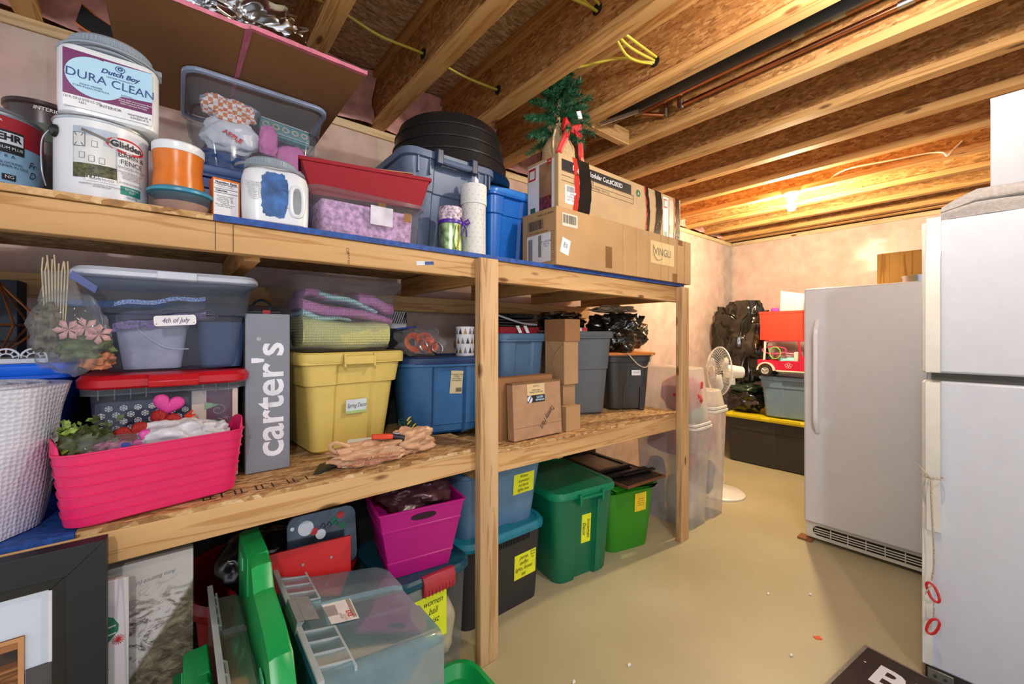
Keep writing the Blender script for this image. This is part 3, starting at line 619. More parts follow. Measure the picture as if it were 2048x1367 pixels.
hoop = MB(); hoop.tube([(4.335, 1.42 + 0.045*math.cos(a), 1.075 + 0.055*math.sin(a)) for a in [2*math.pi*k/24 for k in range(24)]], 0.005, 6, closed=True); tag(hoop.build('green_hoop', plain('lime_green', '#8fd85e', 0.4)), 'lime green toy hoop hanging from the jeep roof', 'toy hoop')
hoop = MB(); hoop.tube([(4.345, 1.43 + 0.10*math.cos(a), 1.10 + 0.035*math.sin(a)) for a in [2*math.pi*k/24 for k in range(24)]], 0.006, 6, closed=True); tag(hoop.build('pink_hoop', plain('hot_pink', '#d8447e', 0.4)), 'hot pink toy hoop inside the jeep', 'toy hoop')
# red fabric bin with papers
rb = T('fabric_bin', 'bright red open fabric bin balanced on the toy jeep', 'bin', (4.45, 1.375, 1.197), -T_HALF); redf = plain('red_fabric', '#e0402c', 0.85, var=0.03, bmp=0.4, bscale=400)
g = MB(); g.loft([crr(0.35, 0.24, 0.008, 0), crr(0.345, 0.24, 0.008, 0.13), crr(0.355, 0.25, 0.008, 0.268), crr(0.347, 0.242, 0.006, 0.268), crr(0.33, 0.23, 0.006, 0.01)]); g.build('bin_body', redf, rb)
MB().box(-0.178, 0.178, -0.127, -0.1255, 0.245, 0.262).build('hem', redf, rb)
cream = plain('cream_paper', '#efe9cf', 0.7, var=0.02); t = T('poster_board', 'cream sheet of board sticking up out of the red bin', 'board', (4.44, 1.36, 1.36)); 
MB().hexa([(0, 0.06, -0.11), (0.003, 0.06, -0.11), (0.003, -0.10, -0.11), (0, -0.10, -0.11), (0.0, 0.045, 0.30), (0.003, 0.045, 0.30), (0.003, -0.15, 0.26), (0, -0.15, 0.26)]).build('sheet', cream, t)
tag(crumple('purple_plush', plain('purple_m', '#9a3fae', 0.9), None, (4.46, 1.46, 1.475), (0.03, 0.035, 0.03), 4, 0.1, 3, 20, 12), 'bit of purple plush peeking over the red bin', 'plush')

# fan
fm = plain('fan_white', '#e6e3dc', 0.3, var=0.01); fn = T('pedestal_fan', 'white pedestal fan behind the clear bins with round base on the floor', 'fan', (3.31, 1.47, 0))
MB().lathe([(0.175, 0), (0.178, 0.012), (0.165, 0.022), (0.06, 0.036), (0.02, 0.05)], n=48).build('base', fm, fn); MB().lathe([(0.013, 0.04), (0.013, 0.55), (0.010, 0.551), (0.010, 0.90)], n=16).build('pole', fm, fn)
fwd = Vector((-0.775, 0.632, 0.05)).normalized(); hc = Vector((0.06, -0.05, 0.955))
g = MB(); x1 = fwd.cross(Vector((0, 0, 1))).normalized(); y1 = x1.cross(fwd)
def ring(c0, r_, n=20): return [tuple(c0 + x1*r_*math.cos(2*math.pi*k/n) + y1*r_*math.sin(2*math.pi*k/n)) for k in range(n)]
g.loft([ring(hc - fwd*0.10, 0.03), ring(hc - fwd*0.095, 0.045), ring(hc - fwd*0.0, 0.055), ring(hc + fwd*0.03, 0.05)]); g.tube([tuple(hc + Vector((0, 0, -0.1)) - fwd*0.02), tuple(hc - fwd*0.02)], 0.022, 10); g.build('motor_housing', fm, fn)
cc = hc + fwd*0.085; g = MB(); nw = 44
for k in range(nw):
    a = 2*math.pi*k/nw; dr = x1*math.cos(a) + y1*math.sin(a)
    g.tube([cc - fwd*0.04 + dr*0.04, cc - fwd*0.045 + dr*0.12, cc - fwd*0.015 + dr*0.178, cc + dr*0.188, cc + fwd*0.02 + dr*0.178, cc + fwd*0.05 + dr*0.11, cc + fwd*0.055 + dr*0.035], 0.0013, 4)
g.tube(ring(cc, 0.19, 40), 0.005, 6, closed=True); g.loft([ring(cc + fwd*0.052, 0.04), ring(cc + fwd*0.058, 0.038)]); g.build('cage', fm, fn)
g = MB()
for k in range(3):
    a0 = 2*math.pi*k/3; vs = []
    for i in range(7):
        for j in range(2):
            a = a0 + (0.0 + 0.9*i/6); r_ = 0.03 if j == 0 else 0.165*(0.75 + 0.25*math.sin(math.pi*i/6)); vs.append(tuple(cc + (x1*math.cos(a) + y1*math.sin(a))*r_ + fwd*(0.02*(i/6-0.5))))
    g.add(vs, [(2*i, 2*i+1, 2*i+3, 2*i+2) for i in range(6)])
g.build('blade', plain('fan_blade', '#dfe2e0', 0.3), fn, solid=0.002)
wire('cord', [(0.08, 0.05, 0.02), (0.03, -0.02, 0.10), (-0.02, -0.03, 0.22), (0.01, 0.0, 0.4)], 0.003, fm, fn)
# clear stacked bins at the shelf end
def cbin(label, loc, w, d, h, inv=False, m=None, lidm=None):
    t = T('clear_storage_bin', label, 'storage bin', loc); g = MB(); k0, k1 = (1.0, 0.86) if inv else (0.86, 1.0)
    secs = [crr(w*k0, d*k0, 0.03, 0.0), crr(w*(k0+(k1-k0)*.5), d*(k0+(k1-k0)*.5), 0.03, h*0.5), crr(w*k1, d*k1, 0.03, h)]
    if inv: secs += [crr(w*k1-0.02, d*k1-0.02, 0.025, h+0.008)]
    g.loft(secs, not inv, inv); g.build('body', m or frost, t)
    z = 0.0 if inv else h-0.02
    g = MB(); g.loft([crr(w+0.006, d+0.006, 0.035, z), crr(w+0.022, d+0.022, 0.04, z+0.006), crr(w+0.022, d+0.022, 0.04, z+0.018), crr(w+0.004, d+0.004, 0.035, z+0.02)], False, False); g.build('rim', plain('rim_white', '#e2e1dc', 0.35), t); return t
a_ = cbin('clear frosted bin with a white rim on the floor at the shelf end', (2.635, 1.49, 0), 0.225, 0.44, 0.655)
b_2 = cbin('upside-down clear bin with a small pink sticker stacked at the shelf end', (2.635, 1.49, 0.657), 0.215, 0.43, 0.365, True)
cbin('clear bin on the floor behind the first one by the fan', (2.885, 1.45, 0), 0.20, 0.36, 0.735); cbin('small upside-down frosted bin behind the clear stack', (2.885, 1.45, 0.737), 0.19, 0.35, 0.12, True)
patch(0.03, 0.045, plain('pink_sticker', '#d8304a', 0.5), b_2, (0.02, -0.197, 0.26), name='sticker')
for nm, lab, cl, c, rd, sd in (('red_gift_bow', 'red fabric bow seen through the upper clear bin', '#c8453a', (2.62, 1.42, 0.85), (0.080, 0.13, 0.12), 1), ('green_tinsel', 'green and pink tinsel seen inside the upper clear bin', '#9fc4ae', (2.66, 1.36, 0.735), (0.06, 0.07, 0.06), 2), ('red_ornament_bag', 'dark red bundle at the top of the floor clear bin', '#a83a36', (2.62, 1.50, 0.52), (0.08, 0.15, 0.09), 3), ('red_doll', 'red figure-shaped bundle low in the clear bin', '#b3423c', (2.66, 1.38, 0.40), (0.05, 0.05, 0.06), 4), ('white_box_inside', 'white carton wrapped inside the floor clear bin', '#d9d2cc', (2.65, 1.42, 0.15), (0.07, 0.11, 0.145), 5), ('dark_bundle', 'dark bundle at the bottom of the clear bin near the post', '#7c7688', (2.60, 1.60, 0.2), (0.06, 0.07, 0.19), 6), ('pink_wrap', 'salmon pink wrapping in the rear clear bin', '#cf7f78', (2.885, 1.45, 0.55), (0.07, 0.13, 0.15), 7), ('black_grille_item', 'black slatted item low in the rear clear bin', '#4a4a48', (2.885, 1.42, 0.25), (0.06, 0.10, 0.12), 9)):
    tag(crumple(nm, plain(nm + '_m', cl, 0.7, var=0.15), None, c, rd, sd, 0.15, 3, 30, 20, 0.7), lab, 'bundle')
# rug and litter on the floor
rugm = plain('rug_brown', '#3a2b27', 0.95, var=0.05, bmp=0.6, bscale=400); rg = T('door_mat', 'dark brown printed mat on the floor at the bottom right corner', 'mat', (2.115, 0.362, 0), R(-98.0))
MB().box(-0.02, 0.72, -0.62, 0.02, 0, 0.006).build('mat', plain('rug_edge', '#8d8378', 0.95), rg); MB().box(-0.008, 0.708, -0.608, 0.008, 0.0061, 0.008).build('mat_face', rugm, rg)
text('BL', 0.17, white_ink, rg, (0.045, -0.13, 0.0085), (1, 0, 0), (0, 1, 0), align='LEFT', bold=0.004, name='lettering')
tag(MB().hexa([(2.045, 0.497, 0.0), (2.058, 0.512, 0), (2.035, 0.528, 0), (2.028, 0.515, 0), (2.045, 0.497, 0.003), (2.058, 0.512, 0.003), (2.035, 0.528, 0.003), (2.028, 0.515, 0.003)]).build('orange_scrap', plain('orange_scrap_m', '#e8562a', 0.6)), 'small orange scrap on the floor in front of the freezer', 'scrap')
lint = plain('lint', '#efece4', 0.9)
for x, y, l in ((1.10, 1.0, 'tiny white scrap on the floor closest to the middle post'), (1.32, 0.92, 'tiny white scrap on the floor in front of the charcoal tote'), (2.02, 0.36, 'tiny white scrap on the floor beside the dark mat'), (2.35, 0.62, 'tiny white scrap in the shadow before the freezer grille'), (1.85, 0.55, 'tiny white scrap left of the orange scrap'), (2.2, 0.75, 'tiny white scrap beyond the orange scrap')):
    tag(crumple('paper_scrap', lint, None, (x, y, 0.004), (0.008, 0.005, 0.0045), x, 0.3, 3, 10, 6), l, 'scrap')
# ============================================================ TOP SHELF (deck z = 1.557)
TZ = 1.5575
white_p = plain('white_jug', '#dfe3e8', 0.3, var=0.01); lidgrey = plain('lid_grey', '#8b97a3', 0.4, var=0.02); steel = plain('can_steel', '#aab0b4', 0.3, metal=0.8); blackp = plain('black_plastic', '#16171a', 0.4)
maroon = plain('label_purple', '#6a1f5c', 0.35, var=0.02); skyb = plain('label_sky', '#a9d3ea', 0.35, var=0.02); navyink = plain('navy_ink', '#1b3a78', 0.5, var=0)
redink = plain('red_ink', '#c22026', 0.5, var=0); tealink = plain('teal_ink', '#16897a', 0.5, var=0); greyink = plain('grey_ink', '#6d7076', 0.5, var=0)
def can(name, label, loc, r, h, m, ang=0):
    t = T(name, label, 'paint can', loc, ang)
    MB().lathe([(r-0.004, 0.0), (r, 0.004), (r-0.001, 0.008), (r-0.001, h-0.008), (r+0.001, h-0.006), (r, h-0.001), (r-0.004, h), (r-0.008, h-0.002), (r-0.012, h-0.008), (0.01, h-0.008)], n=48).build('can_body', m, t)
    MB().lathe([(r+0.0012, h-0.007), (r+0.0022, h-0.003), (r, h+0.001), (r-0.006, h+0.001), (r-0.008, h-0.003), (r-0.012, h-0.006)], n=48, cap0=False, cap1=False).build('can_rim', steel, t)
    return t
# facing helper: from the camera, angle of the -Y' front
def face_r(loc): v = Vector((loc[0], loc[1], 0)).normalized(); return Vector((-v.x, -v.y, 0))
# white barn & fence can
GL = (-0.142, 1.418, TZ); R_ = 0.084
c = can('paint_can', 'white paint can with a barn picture and GRAB-N-GO on its label', GL, R_, 0.190, white_p)
n0 = Vector((-0.02, -1, 0)).normalized() # front of label
def on(ang): a = R(ang); nn = Vector((math.sin(a), -math.cos(a), 0)); return nn, Vector((math.cos(a), math.sin(a), 0))
def cl(c, body, size, m, ang, z, r=R_, **k):
    nn, rr = on(ang); return text(body, size, m, c, nn*(r-0.0005) + Vector((0, 0, z)), rr, (0, 0, 1), bend=r, off=0.0030, **k)
def cp(c, w, h, m, ang, z, r=R_, **k):
    nn, rr = on(ang); return patch(w, h, m, c, nn*(r-0.0006) + Vector((0, 0, z)), rr, (0, 0, 1), bend=r, **k)
def cov(c, w, h, m, ang, z, r=R_, name='oval', off=0.001):
    nn, rr = on(ang); g = MB(); secs = []
    for o_ in (off, off+0.0003):
        sc_ = []
        for k in range(28):
            a = 2*math.pi*k/28; x = w/2*math.cos(a); y = h/2*math.sin(a); b = x/r
            sc_.append(tuple(nn*(r-0.0006) + Vector((0, 0, z+y)) + rr*(r*math.sin(b)) - nn*(r*(1-math.cos(b))) + nn*o_))
        secs.append(sc_)
    g.loft(secs); return g.build(name, m, c)
barn_sky = plain('picture_sky', '#aebccb', 0.4); barn_w = plain('picture_siding', '#cfd2d0', 0.4); foliage = plain('picture_foliage', '#4a4a2a', 0.5, var=0.6, nscale=120); roofm = plain('picture_roof', '#6d6a66', 0.5)
pic = cp(c, 0.075, 0.115, barn_sky, -4, 0.108, name='label_picture')
def on_pic(w, h, m, dx, z, nm, off=0.0012, rot=0):
    return cp(c, w, h, m, -4 + math.degrees(dx/R_), z, name=nm, off=off, rot=rot)
on_pic(0.050, 0.078, barn_w, -0.0105, 0.107, 'picture_barn'); on_pic(0.030, 0.060, barn_w, 0.020, 0.098, 'picture_barn')
on_pic(0.075, 0.032, foliage, 0, 0.066, 'picture_bushes', 0.0016); on_pic(0.060, 0.006, roofm, 0.006, 0.148, 'picture_roof', 0.0018, rot=-0.35)
for dx, z in ((-0.021, 0.10), (-0.005, 0.094), (0.012, 0.092), (0.0, 0.128)):
    on_pic(0.010, 0.014, roofm, dx, z, 'picture_window', 0.0018); on_pic(0.008, 0.012, barn_w, dx, z, 'picture_pane', 0.0021)
on_pic(0.022, 0.032, greyink, -0.026, 0.135, 'picture_barn_door', 0.0016); on_pic(0.019, 0.029, barn_w, -0.026, 0.135, 'picture_barn_door', 0.0019)
on_pic(0.002, 0.034, greyink, -0.026, 0.135, 'picture_brace', 0.0022, rot=0.5); on_pic(0.002, 0.034, greyink, -0.026, 0.135, 'picture_brace', 0.0022, rot=-0.5)
cl(c, 'GRAB-N-GO', 0.0075, greyink, 4, 0.049)
on_pic(0.052, 0.011, paper, 0.011, 0.049, 'name_tag', 0.0016)
cov(c, 0.080, 0.036, redink, 35, 0.141, name='red_oval'); cov(c, 0.070, 0.026, paper, 35, 0.141, name='oval_inner', off=0.0014)
cl(c, 'Glidden', 0.0205, ink, 35, 0.141, bold=0.0005)
cl(c, 'BARN &\nFENCE', 0.0165, ink, 41, 0.110); cl(c, 'WOOD FINISH', 0.0095, greyink, 43, 0.089)
cl(c, 'GOOD HIDING POWER\nPROTECTS WOOD\nEASY SOAP AND\nWATER CLEANUP', 0.0050, ink, 40, 0.072); cl(c, '15 YEAR GUARANTEE', 0.0052, ink, 40, 0.053)
cp(c, 0.044, 0.020, tealink, 41, 0.036, name='teal_band'); cl(c, 'EXTERIOR\nFLAT', 0.0066, paper, 41, 0.036); cl(c, 'WHITE', 0.0075, ink, 41, 0.020)
cl(c, 'WARNING! HARMFUL IF SWALLOWED\nADVERTENCIA!', 0.0045, ink, 4, 0.034)
ear = MB(); nn, rr = on(-62); ear.loft([[tuple(nn*(R_+q) + rr*0.013*math.cos(a)*s + Vector((0, 0, 0.155 + 0.013*math.sin(a)*s))) for a in [2*math.pi*k/16 for k in range(16)]] for q, s in ((0, 1.1), (0.006, 1.0), (0.010, 0.5))]); ear.build('handle_ear', blackp, c)
pts = [nn*(R_+0.008) + Vector((0, 0, 0.155)), nn*(R_+0.016) - rr*0.015 + Vector((0, 0, 0.13)), nn*(R_+0.012) - rr*0.028 + Vector((0, 0, 0.07)), nn*(R_+0.008) - rr*0.02 + Vector((0, 0, 0.03))]
wire('wire_handle', pts, 0.0013, steel, c)
# square white jug with purple label on it
t = T('paint_jug', 'white twist-lid paint jug with a purple and sky-blue label on the barn picture can', 'paint jug', (-0.127, 1.425, TZ+0.192), R(2))
g = MB(); g.loft([crr(0.155, 0.145, 0.03, 0, 6), crr(0.172, 0.16, 0.035, 0.006, 6), crr(0.176, 0.165, 0.035, 0.03, 6), crr(0.176, 0.165, 0.035, 0.146, 6), crr(0.168, 0.158, 0.035, 0.156, 6), crr(0.15, 0.14, 0.04, 0.160, 6), crr(0.11, 0.11, 0.045, 0.162, 6)]); g.build('jug_body', white_p, t)
g = MB(); nn_ = 60; g.lathe([(0.066, 0.162), (0.075, 0.165), (0.075, 0.198), (0.070, 0.204), (0.03, 0.205)], n=nn_); lidj = g.build('screw_lid', lidgrey, t)
g = MB()
for k in range(60):
    a = 2*math.pi*k/60; g.box(0.075*math.cos(a)-0.0012, 0.075*math.cos(a)+0.0012, 0.075*math.sin(a)-0.0012, 0.075*math.sin(a)+0.0012, 0.184, 0.197)
o = g.build('lid_ribs', lidgrey, lidj); o['kind'] = 'stuff'
MB().lathe([(0.075, 0.161), (0.080, 0.162), (0.080, 0.167), (0.07, 0.168)], n=40).build('neck_ring', lidgrey, t)
g = MB(); g.tube([(0.09*math.cos(a), -0.012 - 0.076*abs(math.sin(a)), 0.160 + 0.012*math.sin(a)) for a in [math.pi*k/16 for k in range(17)]], 0.004, 6); g.build('bail_handle', lidgrey, t); MB().box(0.078, 0.094, -0.02, 0.006, 0.170, 0.184).build('bail_clip', lidgrey, t, bevel=0.002)
lb = MB()
def front_panel(w, z0, z1, m, name, off, par=t, d=0.165, x=0): return patch(w, z1-z0, m, par, (x, -d/2, (z0+z1)/2), name=name, off=off)
front_panel(0.150, 0.028, 0.142, maroon, 'label', 0.0003)
front_panel(0.150, 0.014, 0.040, white_p, 'label_white_band', 0.0006)
g = MB(); W2 = [( -0.022 + 0.050*math.cos(a), 0.090 + 0.046*math.sin(a)) for a in [2*math.pi*k/36 for k in range(36)]]
g.loft([[(x, y, z) for x, z in W2] for y in (-0.0833, -0.0836)]); g.build('label_oval', skyb, t)
g = MB(); P4 = [(-0.01, 0.137), (0.075, 0.141), (0.075, 0.070), (-0.01, 0.062)]; g.loft([[(x, y, z) for x, z in P4] for y in (-0.0832, -0.0835)]); g.build('label_panel', skyb, t)
ty = -0.0838
text('DURA CLEAN', 0.0265, navyink, t, (0.004, ty, 0.088), sx=0.93, rot=-0.03); text('Dutch Boy', 0.0150, navyink, t, (0.018, ty, 0.113), shear=0.3, bold=0.0004); text('LIFETIME WARRANTY', 0.0048, navyink, t, (0.018, ty, 0.102))
text('PAINT+PRIMER\nSTAIR-KLEAN FORMULA', 0.0055, navyink, t, (-0.030, ty, 0.066)); text('Excellent hide and smooth finish\nWashable and scrubbable\nStain-resistant formula', 0.0052, paper, t, (0.042, ty, 0.054)); text('EGGSHELL', 0.0045, navyink, t, (0.03, ty, 0.068))
text('123 FL OZ (3 27/32 U.S. QT)\n3.63 L', 0.0072, ink, t, (-0.044, ty, 0.030), sx=0.7); text('INTERIOR', 0.0085, ink, t, (0.002, ty, 0.030)); text('WHITE/BASE A\n0W20H.410', 0.0066, ink, t, (0.052, ty, 0.024))
g = MB(); g.tube([(0.018 + 0.008*math.cos(a), ty-0.0002, 0.127 + 0.007*math.sin(a)) for a in [2*math.pi*k/20 for k in range(20)]], 0.0007, 4, closed=True); g.build('emblem_ring', navyink, t)
g = MB(); g.tube([(0.018 + 0.0035*math.cos(a), ty-0.0002, 0.128 + 0.003*math.sin(a)) for a in [2*math.pi*k/14 for k in range(14)]], 0.0012, 4, closed=True); g.build('emblem_mark', navyink, t)
# red-top can at the far left
c = can('paint_can', 'paint can with a red and blue label cut off by the left edge', (-0.345, 1.545, TZ), 0.083, 0.205, plain('label_blue', '#8fb9d6', 0.35, var=0.08, nscale=12))
rr_ = 0.083; redl = plain('label_red', '#a3222c', 0.35, var=0.02)
cp(c, 0.25, 0.062, redl, 20, 0.165, rr_, name='red_band', n=24); cp(c, 0.25, 0.022, white_p, 20, 0.030, rr_, name='white_band', n=24); cp(c, 0.25, 0.010, ink, 20, 0.012, rr_, name='black_band', n=24)
cp(c, 0.064, 0.052, ink, 26, 0.138, rr_, name='name_frame', off=0.001); cp(c, 0.060, 0.026, white_p, 26, 0.146, rr_, name='name_panel', off=0.0014)
cl(c, 'BEHR', 0.0215, ink, 26, 0.147, rr_, bold=0.0009); cl(c, 'PREMIUM PLUS', 0.0088, paper, 26, 0.123, rr_); cl(c, 'ULTRA', 0.0105, ink, 20, 0.104, rr_, space=1.8); cl(c, 'STAIN-BLOCKING\nPAINT & PRIMER IN ONE', 0.0078, ink, 24, 0.085, rr_)
cp(c, 0.022, 0.014, ink, 30, 0.056, rr_, name='badge', off=0.001); cl(c, 'NG', 0.010, paper, 30, 0.056, rr_, off=0.0022) if False else text('NG', 0.010, paper, c, on(30)[0]*(rr_+0.0008) + Vector((0, 0, 0.056)), on(30)[1], (0, 0, 1), bend=rr_, off=0.003)
cl(c, 'LIFETIME GUARANTEE', 0.0052, ink, 30, 0.040, rr_); scribble(c, ['Fr', 'D'], on(58)[0]*(rr_+0.0012) + Vector((0, 0, 0.085)), 0.024, r=on(58)[1])
cl(c, 'INTERIOR', 0.0075, paper, 12, 0.183, rr_)
MB().lathe([(0.060, 0.206), (0.062, 0.214), (0.055, 0.222), (0.02, 0.224)], n=36).build('screw_lid', lidgrey, c)
t = T('paint_pail', 'dark tapered paint pail behind the two front paint cans', 'paint can', (-0.30, 1.80, TZ)); dk = plain('dark_pail', '#3a2a2c', 0.3)
MB().lathe([(0.060, 0), (0.062, 0.005), (0.080, 0.33), (0.084, 0.335), (0.084, 0.345), (0.05, 0.348)], n=36).build('pail_body', dk, t); cp(t, 0.08, 0.05, plain('pail_green', '#3c4a3c', 0.4), 10, 0.26, 0.0775, name='label'); text('INTERIOR', 0.014, paper, t, on(14)[0]*0.0835 + Vector((0, 0, 0.322)), on(14)[1], (0, 0, 1), bend=0.0825)
# orange jar on the little food tub
t = T('food_tub', 'clear round food tub with a teal lid at the front of the top shelf', 'food container', (0.008, 1.372, TZ))
MB().lathe([(0.052, 0.0), (0.055, 0.002), (0.064, 0.048)], n=40, cap1=False).build('tub_body', clearblue, t); MB().lathe([(0.050, 0.003), (0.058, 0.026), (0.02, 0.027)], n=36).build('contents', plain('tan_powder', '#b98260', 0.9, var=0.1), t)
MB().lathe([(0.066, 0.046), (0.070, 0.048), (0.070, 0.054), (0.064, 0.060), (0.05, 0.060)], n=44).build('lid', plain('teal_lid', '#2f88a6', 0.35), t)
t = T('orange_jar', 'waisted orange jar with a white lid on top of the teal-lidded food tub', 'jar', (0.002, 1.375, TZ+0.0605))
MB().lathe([(0.050, 0), (0.053, 0.004), (0.053, 0.02), (0.049, 0.05), (0.052, 0.085), (0.052, 0.098), (0.02, 0.1)], n=44).build('jar_body', plain('orange_plastic', '#d8741c', 0.3, var=0.04, nscale=40), t); MB().lathe([(0.0535, 0.094), (0.0545, 0.096), (0.0545, 0.113), (0.051, 0.117), (0.02, 0.118)], n=44).build('lid', white_p, t)
# baking soda carton
t = T('baking_soda_box', 'small orange carton with a nutrition facts panel beside the white paint jug', 'carton', (0.100, 1.372, TZ), R(8)); org = plain('carton_orange', '#d9731f', 0.5)
MB().box(-0.031, 0.031, -0.02, 0.02, 0, 0.112).build('carton_body', org, t, bevel=0.001); front_panel(0.056, 0.006, 0.106, paper, 'facts_panel', 0.0003, t, 0.04, -0.001)
text('Nutrition Facts', 0.0088, ink, t, (-0.001, -0.0208, 0.101), bold=0.0003, sx=0.9); text('Serving Size 1/8 tsp\nServings per Container', 0.0042, ink, t, (-0.004, -0.0208, 0.092)); text('Calories', 0.0078, ink, t, (-0.012, -0.0208, 0.079), bold=0.0002)
text('Amount per serving\nTotal Fat 0g   0%\nSodium 150mg   6%\nTotal Carb. 0g   0%\nProtein 0g\nNot a significant source\nof other nutrients', 0.0046, ink, t, (-0.004, -0.0208, 0.051))
for z in (0.096, 0.084, 0.073): MB().box(-0.028, 0.026, -0.0212, -0.0207, z-0.0006, z+0.0006).build('rule_line', ink, t)
# white jug with blue smear
t = T('paint_jug', 'white paint jug with a blue paint smear and a side grip at the shelf front', 'paint jug', (0.222, 1.385, TZ), R(-3))
g = MB(); g.loft([crr(0.150, 0.14, 0.035, 0, 6), crr(0.165, 0.155, 0.038, 0.006, 6), crr(0.168, 0.158, 0.038, 0.05, 6), crr(0.168, 0.158, 0.038, 0.125, 6), crr(0.158, 0.15, 0.04, 0.148, 6), crr(0.135, 0.13, 0.05, 0.162, 6)]); jb = g.build('jug_body', white_p, t)
g = MB(); g.lathe([(0.058, 0.160), (0.066, 0.163), (0.066, 0.186), (0.060, 0.192), (0.03, 0.193)], cx=-0.008, n=56); lj = g.build('screw_lid', lidgrey, t)
g = MB()
for k in range(56):
    a = 2*math.pi*k/56; g.box(-0.008+0.066*math.cos(a)-0.0012, -0.008+0.066*math.cos(a)+0.0012, 0.066*math.sin(a)-0.0012, 0.066*math.sin(a)+0.0012, 0.168, 0.185)
o = g.build('lid_ribs', lidgrey, lj); o['kind'] = 'stuff'
g = MB(); g.tube([(-0.01 + 0.086*math.cos(a), -0.01 - 0.078*math.sin(a), 0.166 - 0.006*math.sin(a)) for a in [math.pi*k/16 for k in range(17)]], 0.004, 6); g.build('bail_handle', lidgrey, t)
g = MB(); rs = random.Random(5); P5 = []
for k in range(48):
    a = 2*math.pi*k/48; ca, sa = math.cos(a), math.sin(a); rx = 0.033*abs(ca)**0.5*math.copysign(1, ca); rz = 0.062*abs(sa)**0.6*math.copysign(1, sa); j = 1 + rs.uniform(-0.06, 0.06); P5.append((-0.008 + rx*j, 0.082 + rz*j))
g.loft([[(x, y, z) for x, z in P5] for y in (-0.0788, -0.0795)]); g.build('blue_paint_smear', plain('blue_smear', '#2f5f9e', 0.4, var=0.25, nscale=25), t)
g = MB(); P6 = [(0.048 + 0.016*abs(math.cos(a))**0.7*math.copysign(1, math.cos(a)), 0.072 + 0.042*abs(math.sin(a))**0.7*math.copysign(1, math.sin(a))) for a in [2*math.pi*k/28 for k in range(28)]]
g.tube([(x, -0.0785, z) for x, z in P6], 0.006, 8, closed=True); g.build('grip', white_p, t)
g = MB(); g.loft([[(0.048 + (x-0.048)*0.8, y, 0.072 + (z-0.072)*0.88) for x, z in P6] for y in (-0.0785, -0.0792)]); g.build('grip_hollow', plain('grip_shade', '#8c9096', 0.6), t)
text('Satin Dry', 0.0055, ink, t, (0.027, -0.0796, 0.05)); text('TOUCH DRY 1 HOUR\nDRY 4 HOURS\nCLEAN-UP', 0.0035, ink, t, (0.028, -0.0796, 0.095))
text('\n'.join(['CAUTION: IRRITANT', 'MAY CAUSE EYE', 'NOSE AND THROAT', 'Keep out of reach', 'of children. Use', 'with ventilation.', 'FIRST AID: rinse', 'with water for', '15 minutes. Call', 'a physician.']), 0.0048, greyink, t, (-0.056, -0.0796, 0.085))
# clear shoebox with pink contents, red glitter drawer on it
pinkc = plain('pink_paper', '#c79ac0', 0.6, var=0.25, nscale=70, bmp=0.6, bscale=120)
t = T('clear_shoebox', 'clear plastic shoebox of pink-mauve paper at the shelf front', 'storage box', (0.490, 1.405, TZ), 0)
g = MB(); g.loft([crr(0.325, 0.15, 0.025, 0), crr(0.335, 0.16, 0.028, 0.004), crr(0.355, 0.18, 0.03, 0.122)], True, False); g.build('body', clearp, t)
g = MB(); g.loft([crr(0.36, 0.184, 0.03, 0.120), crr(0.382, 0.20, 0.035, 0.126), crr(0.382, 0.20, 0.035, 0.138), crr(0.36, 0.18, 0.03, 0.142)], False, True); g.build('lid', clearp, t)
MB().loft([crr(0.29, 0.13, 0.01, 0.005), crr(0.30, 0.14, 0.01, 0.108)]).build('contents', pinkc, t)
patch(0.075, 0.060, plain('worn_label', '#cfc8d4', 0.4, var=0.1), t, (0.03, -0.0895, 0.080), u=(0, -0.08, 1), name='worn_label')
for k, (x, z) in enumerate(((0.03, 0.108), (0.12, 0.09))): patch(0.026, 0.03, packtape, t, (x, -0.0905, z), u=(0, -0.08, 1), name='tape_scrap', off=0.001)
glit = plain('red_glitter', '#a8182a', 0.35, var=0.12, nscale=600, bmp=1.0, bscale=900)
t = T('red_glitter_box', 'red glittery tapered box resting on the clear pink shoebox', 'box', (0.514, 1.432, TZ+0.143), R(-12))
g = MB(); g.loft([crr(0.355, 0.085, 0.004, 0.0, 1), crr(0.415, 0.105, 0.004, 0.100, 1)]); g.build('box_body', glit, t); MB().loft([crr(0.42, 0.11, 0.004, 0.100, 1), crr(0.428, 0.114, 0.004, 0.101, 1), crr(0.430, 0.116, 0.004, 0.112, 1)]).build('lid', glit, t)
t = T('card_sheets', 'two tan cardboard sheets lying on the red glitter box', 'cardboard', (0.53, 1.47, TZ+0.143+0.1125), R(-20)); MB().box(-0.15, 0.12, -0.07, 0.06, 0, 0.004).build('sheet', card, t); MB().box(-0.12, 0.15, -0.076, 0.05, 0.0045, 0.0075).build('sheet', card, t)
# navy tote with the big clear tote on it, cardboard panels and foil above
navy = plain('navy_plastic', '#1f3f75', 0.4, var=0.03)
t = tote('navy_tote', 'navy storage tote beneath the big clear tote at the back', (0.215, 1.825, TZ), 0, 0.44, 0.36, 0.225, navy, plain('navy_lid', '#274a86', 0.4), a=0.08, tp=0.9, handle=False)
ct = tote('clear_tote', 'large open-topped clear tote of fabric on the navy tote', (0.228, 1.845, TZ+0.2365), 0, 0.40, 0.36, 0.305, clearblue, None, a=0.075, tp=0.84, see=True, handle=False, ind=0.008, r=0.045, shoulder=0.66, rim=0.02)
g = MB(); g.loft([crr(0.418, 0.378, 0.05, 0.296), crr(0.44, 0.40, 0.055, 0.298), crr(0.44, 0.40, 0.055, 0.309), crr(0.416, 0.376, 0.05, 0.311)], False, False); g.build('rim', plain('rim_cool', '#b9c4dd', 0.3), ct)
BZ = TZ+0.2365+0.004; UP = 0.035
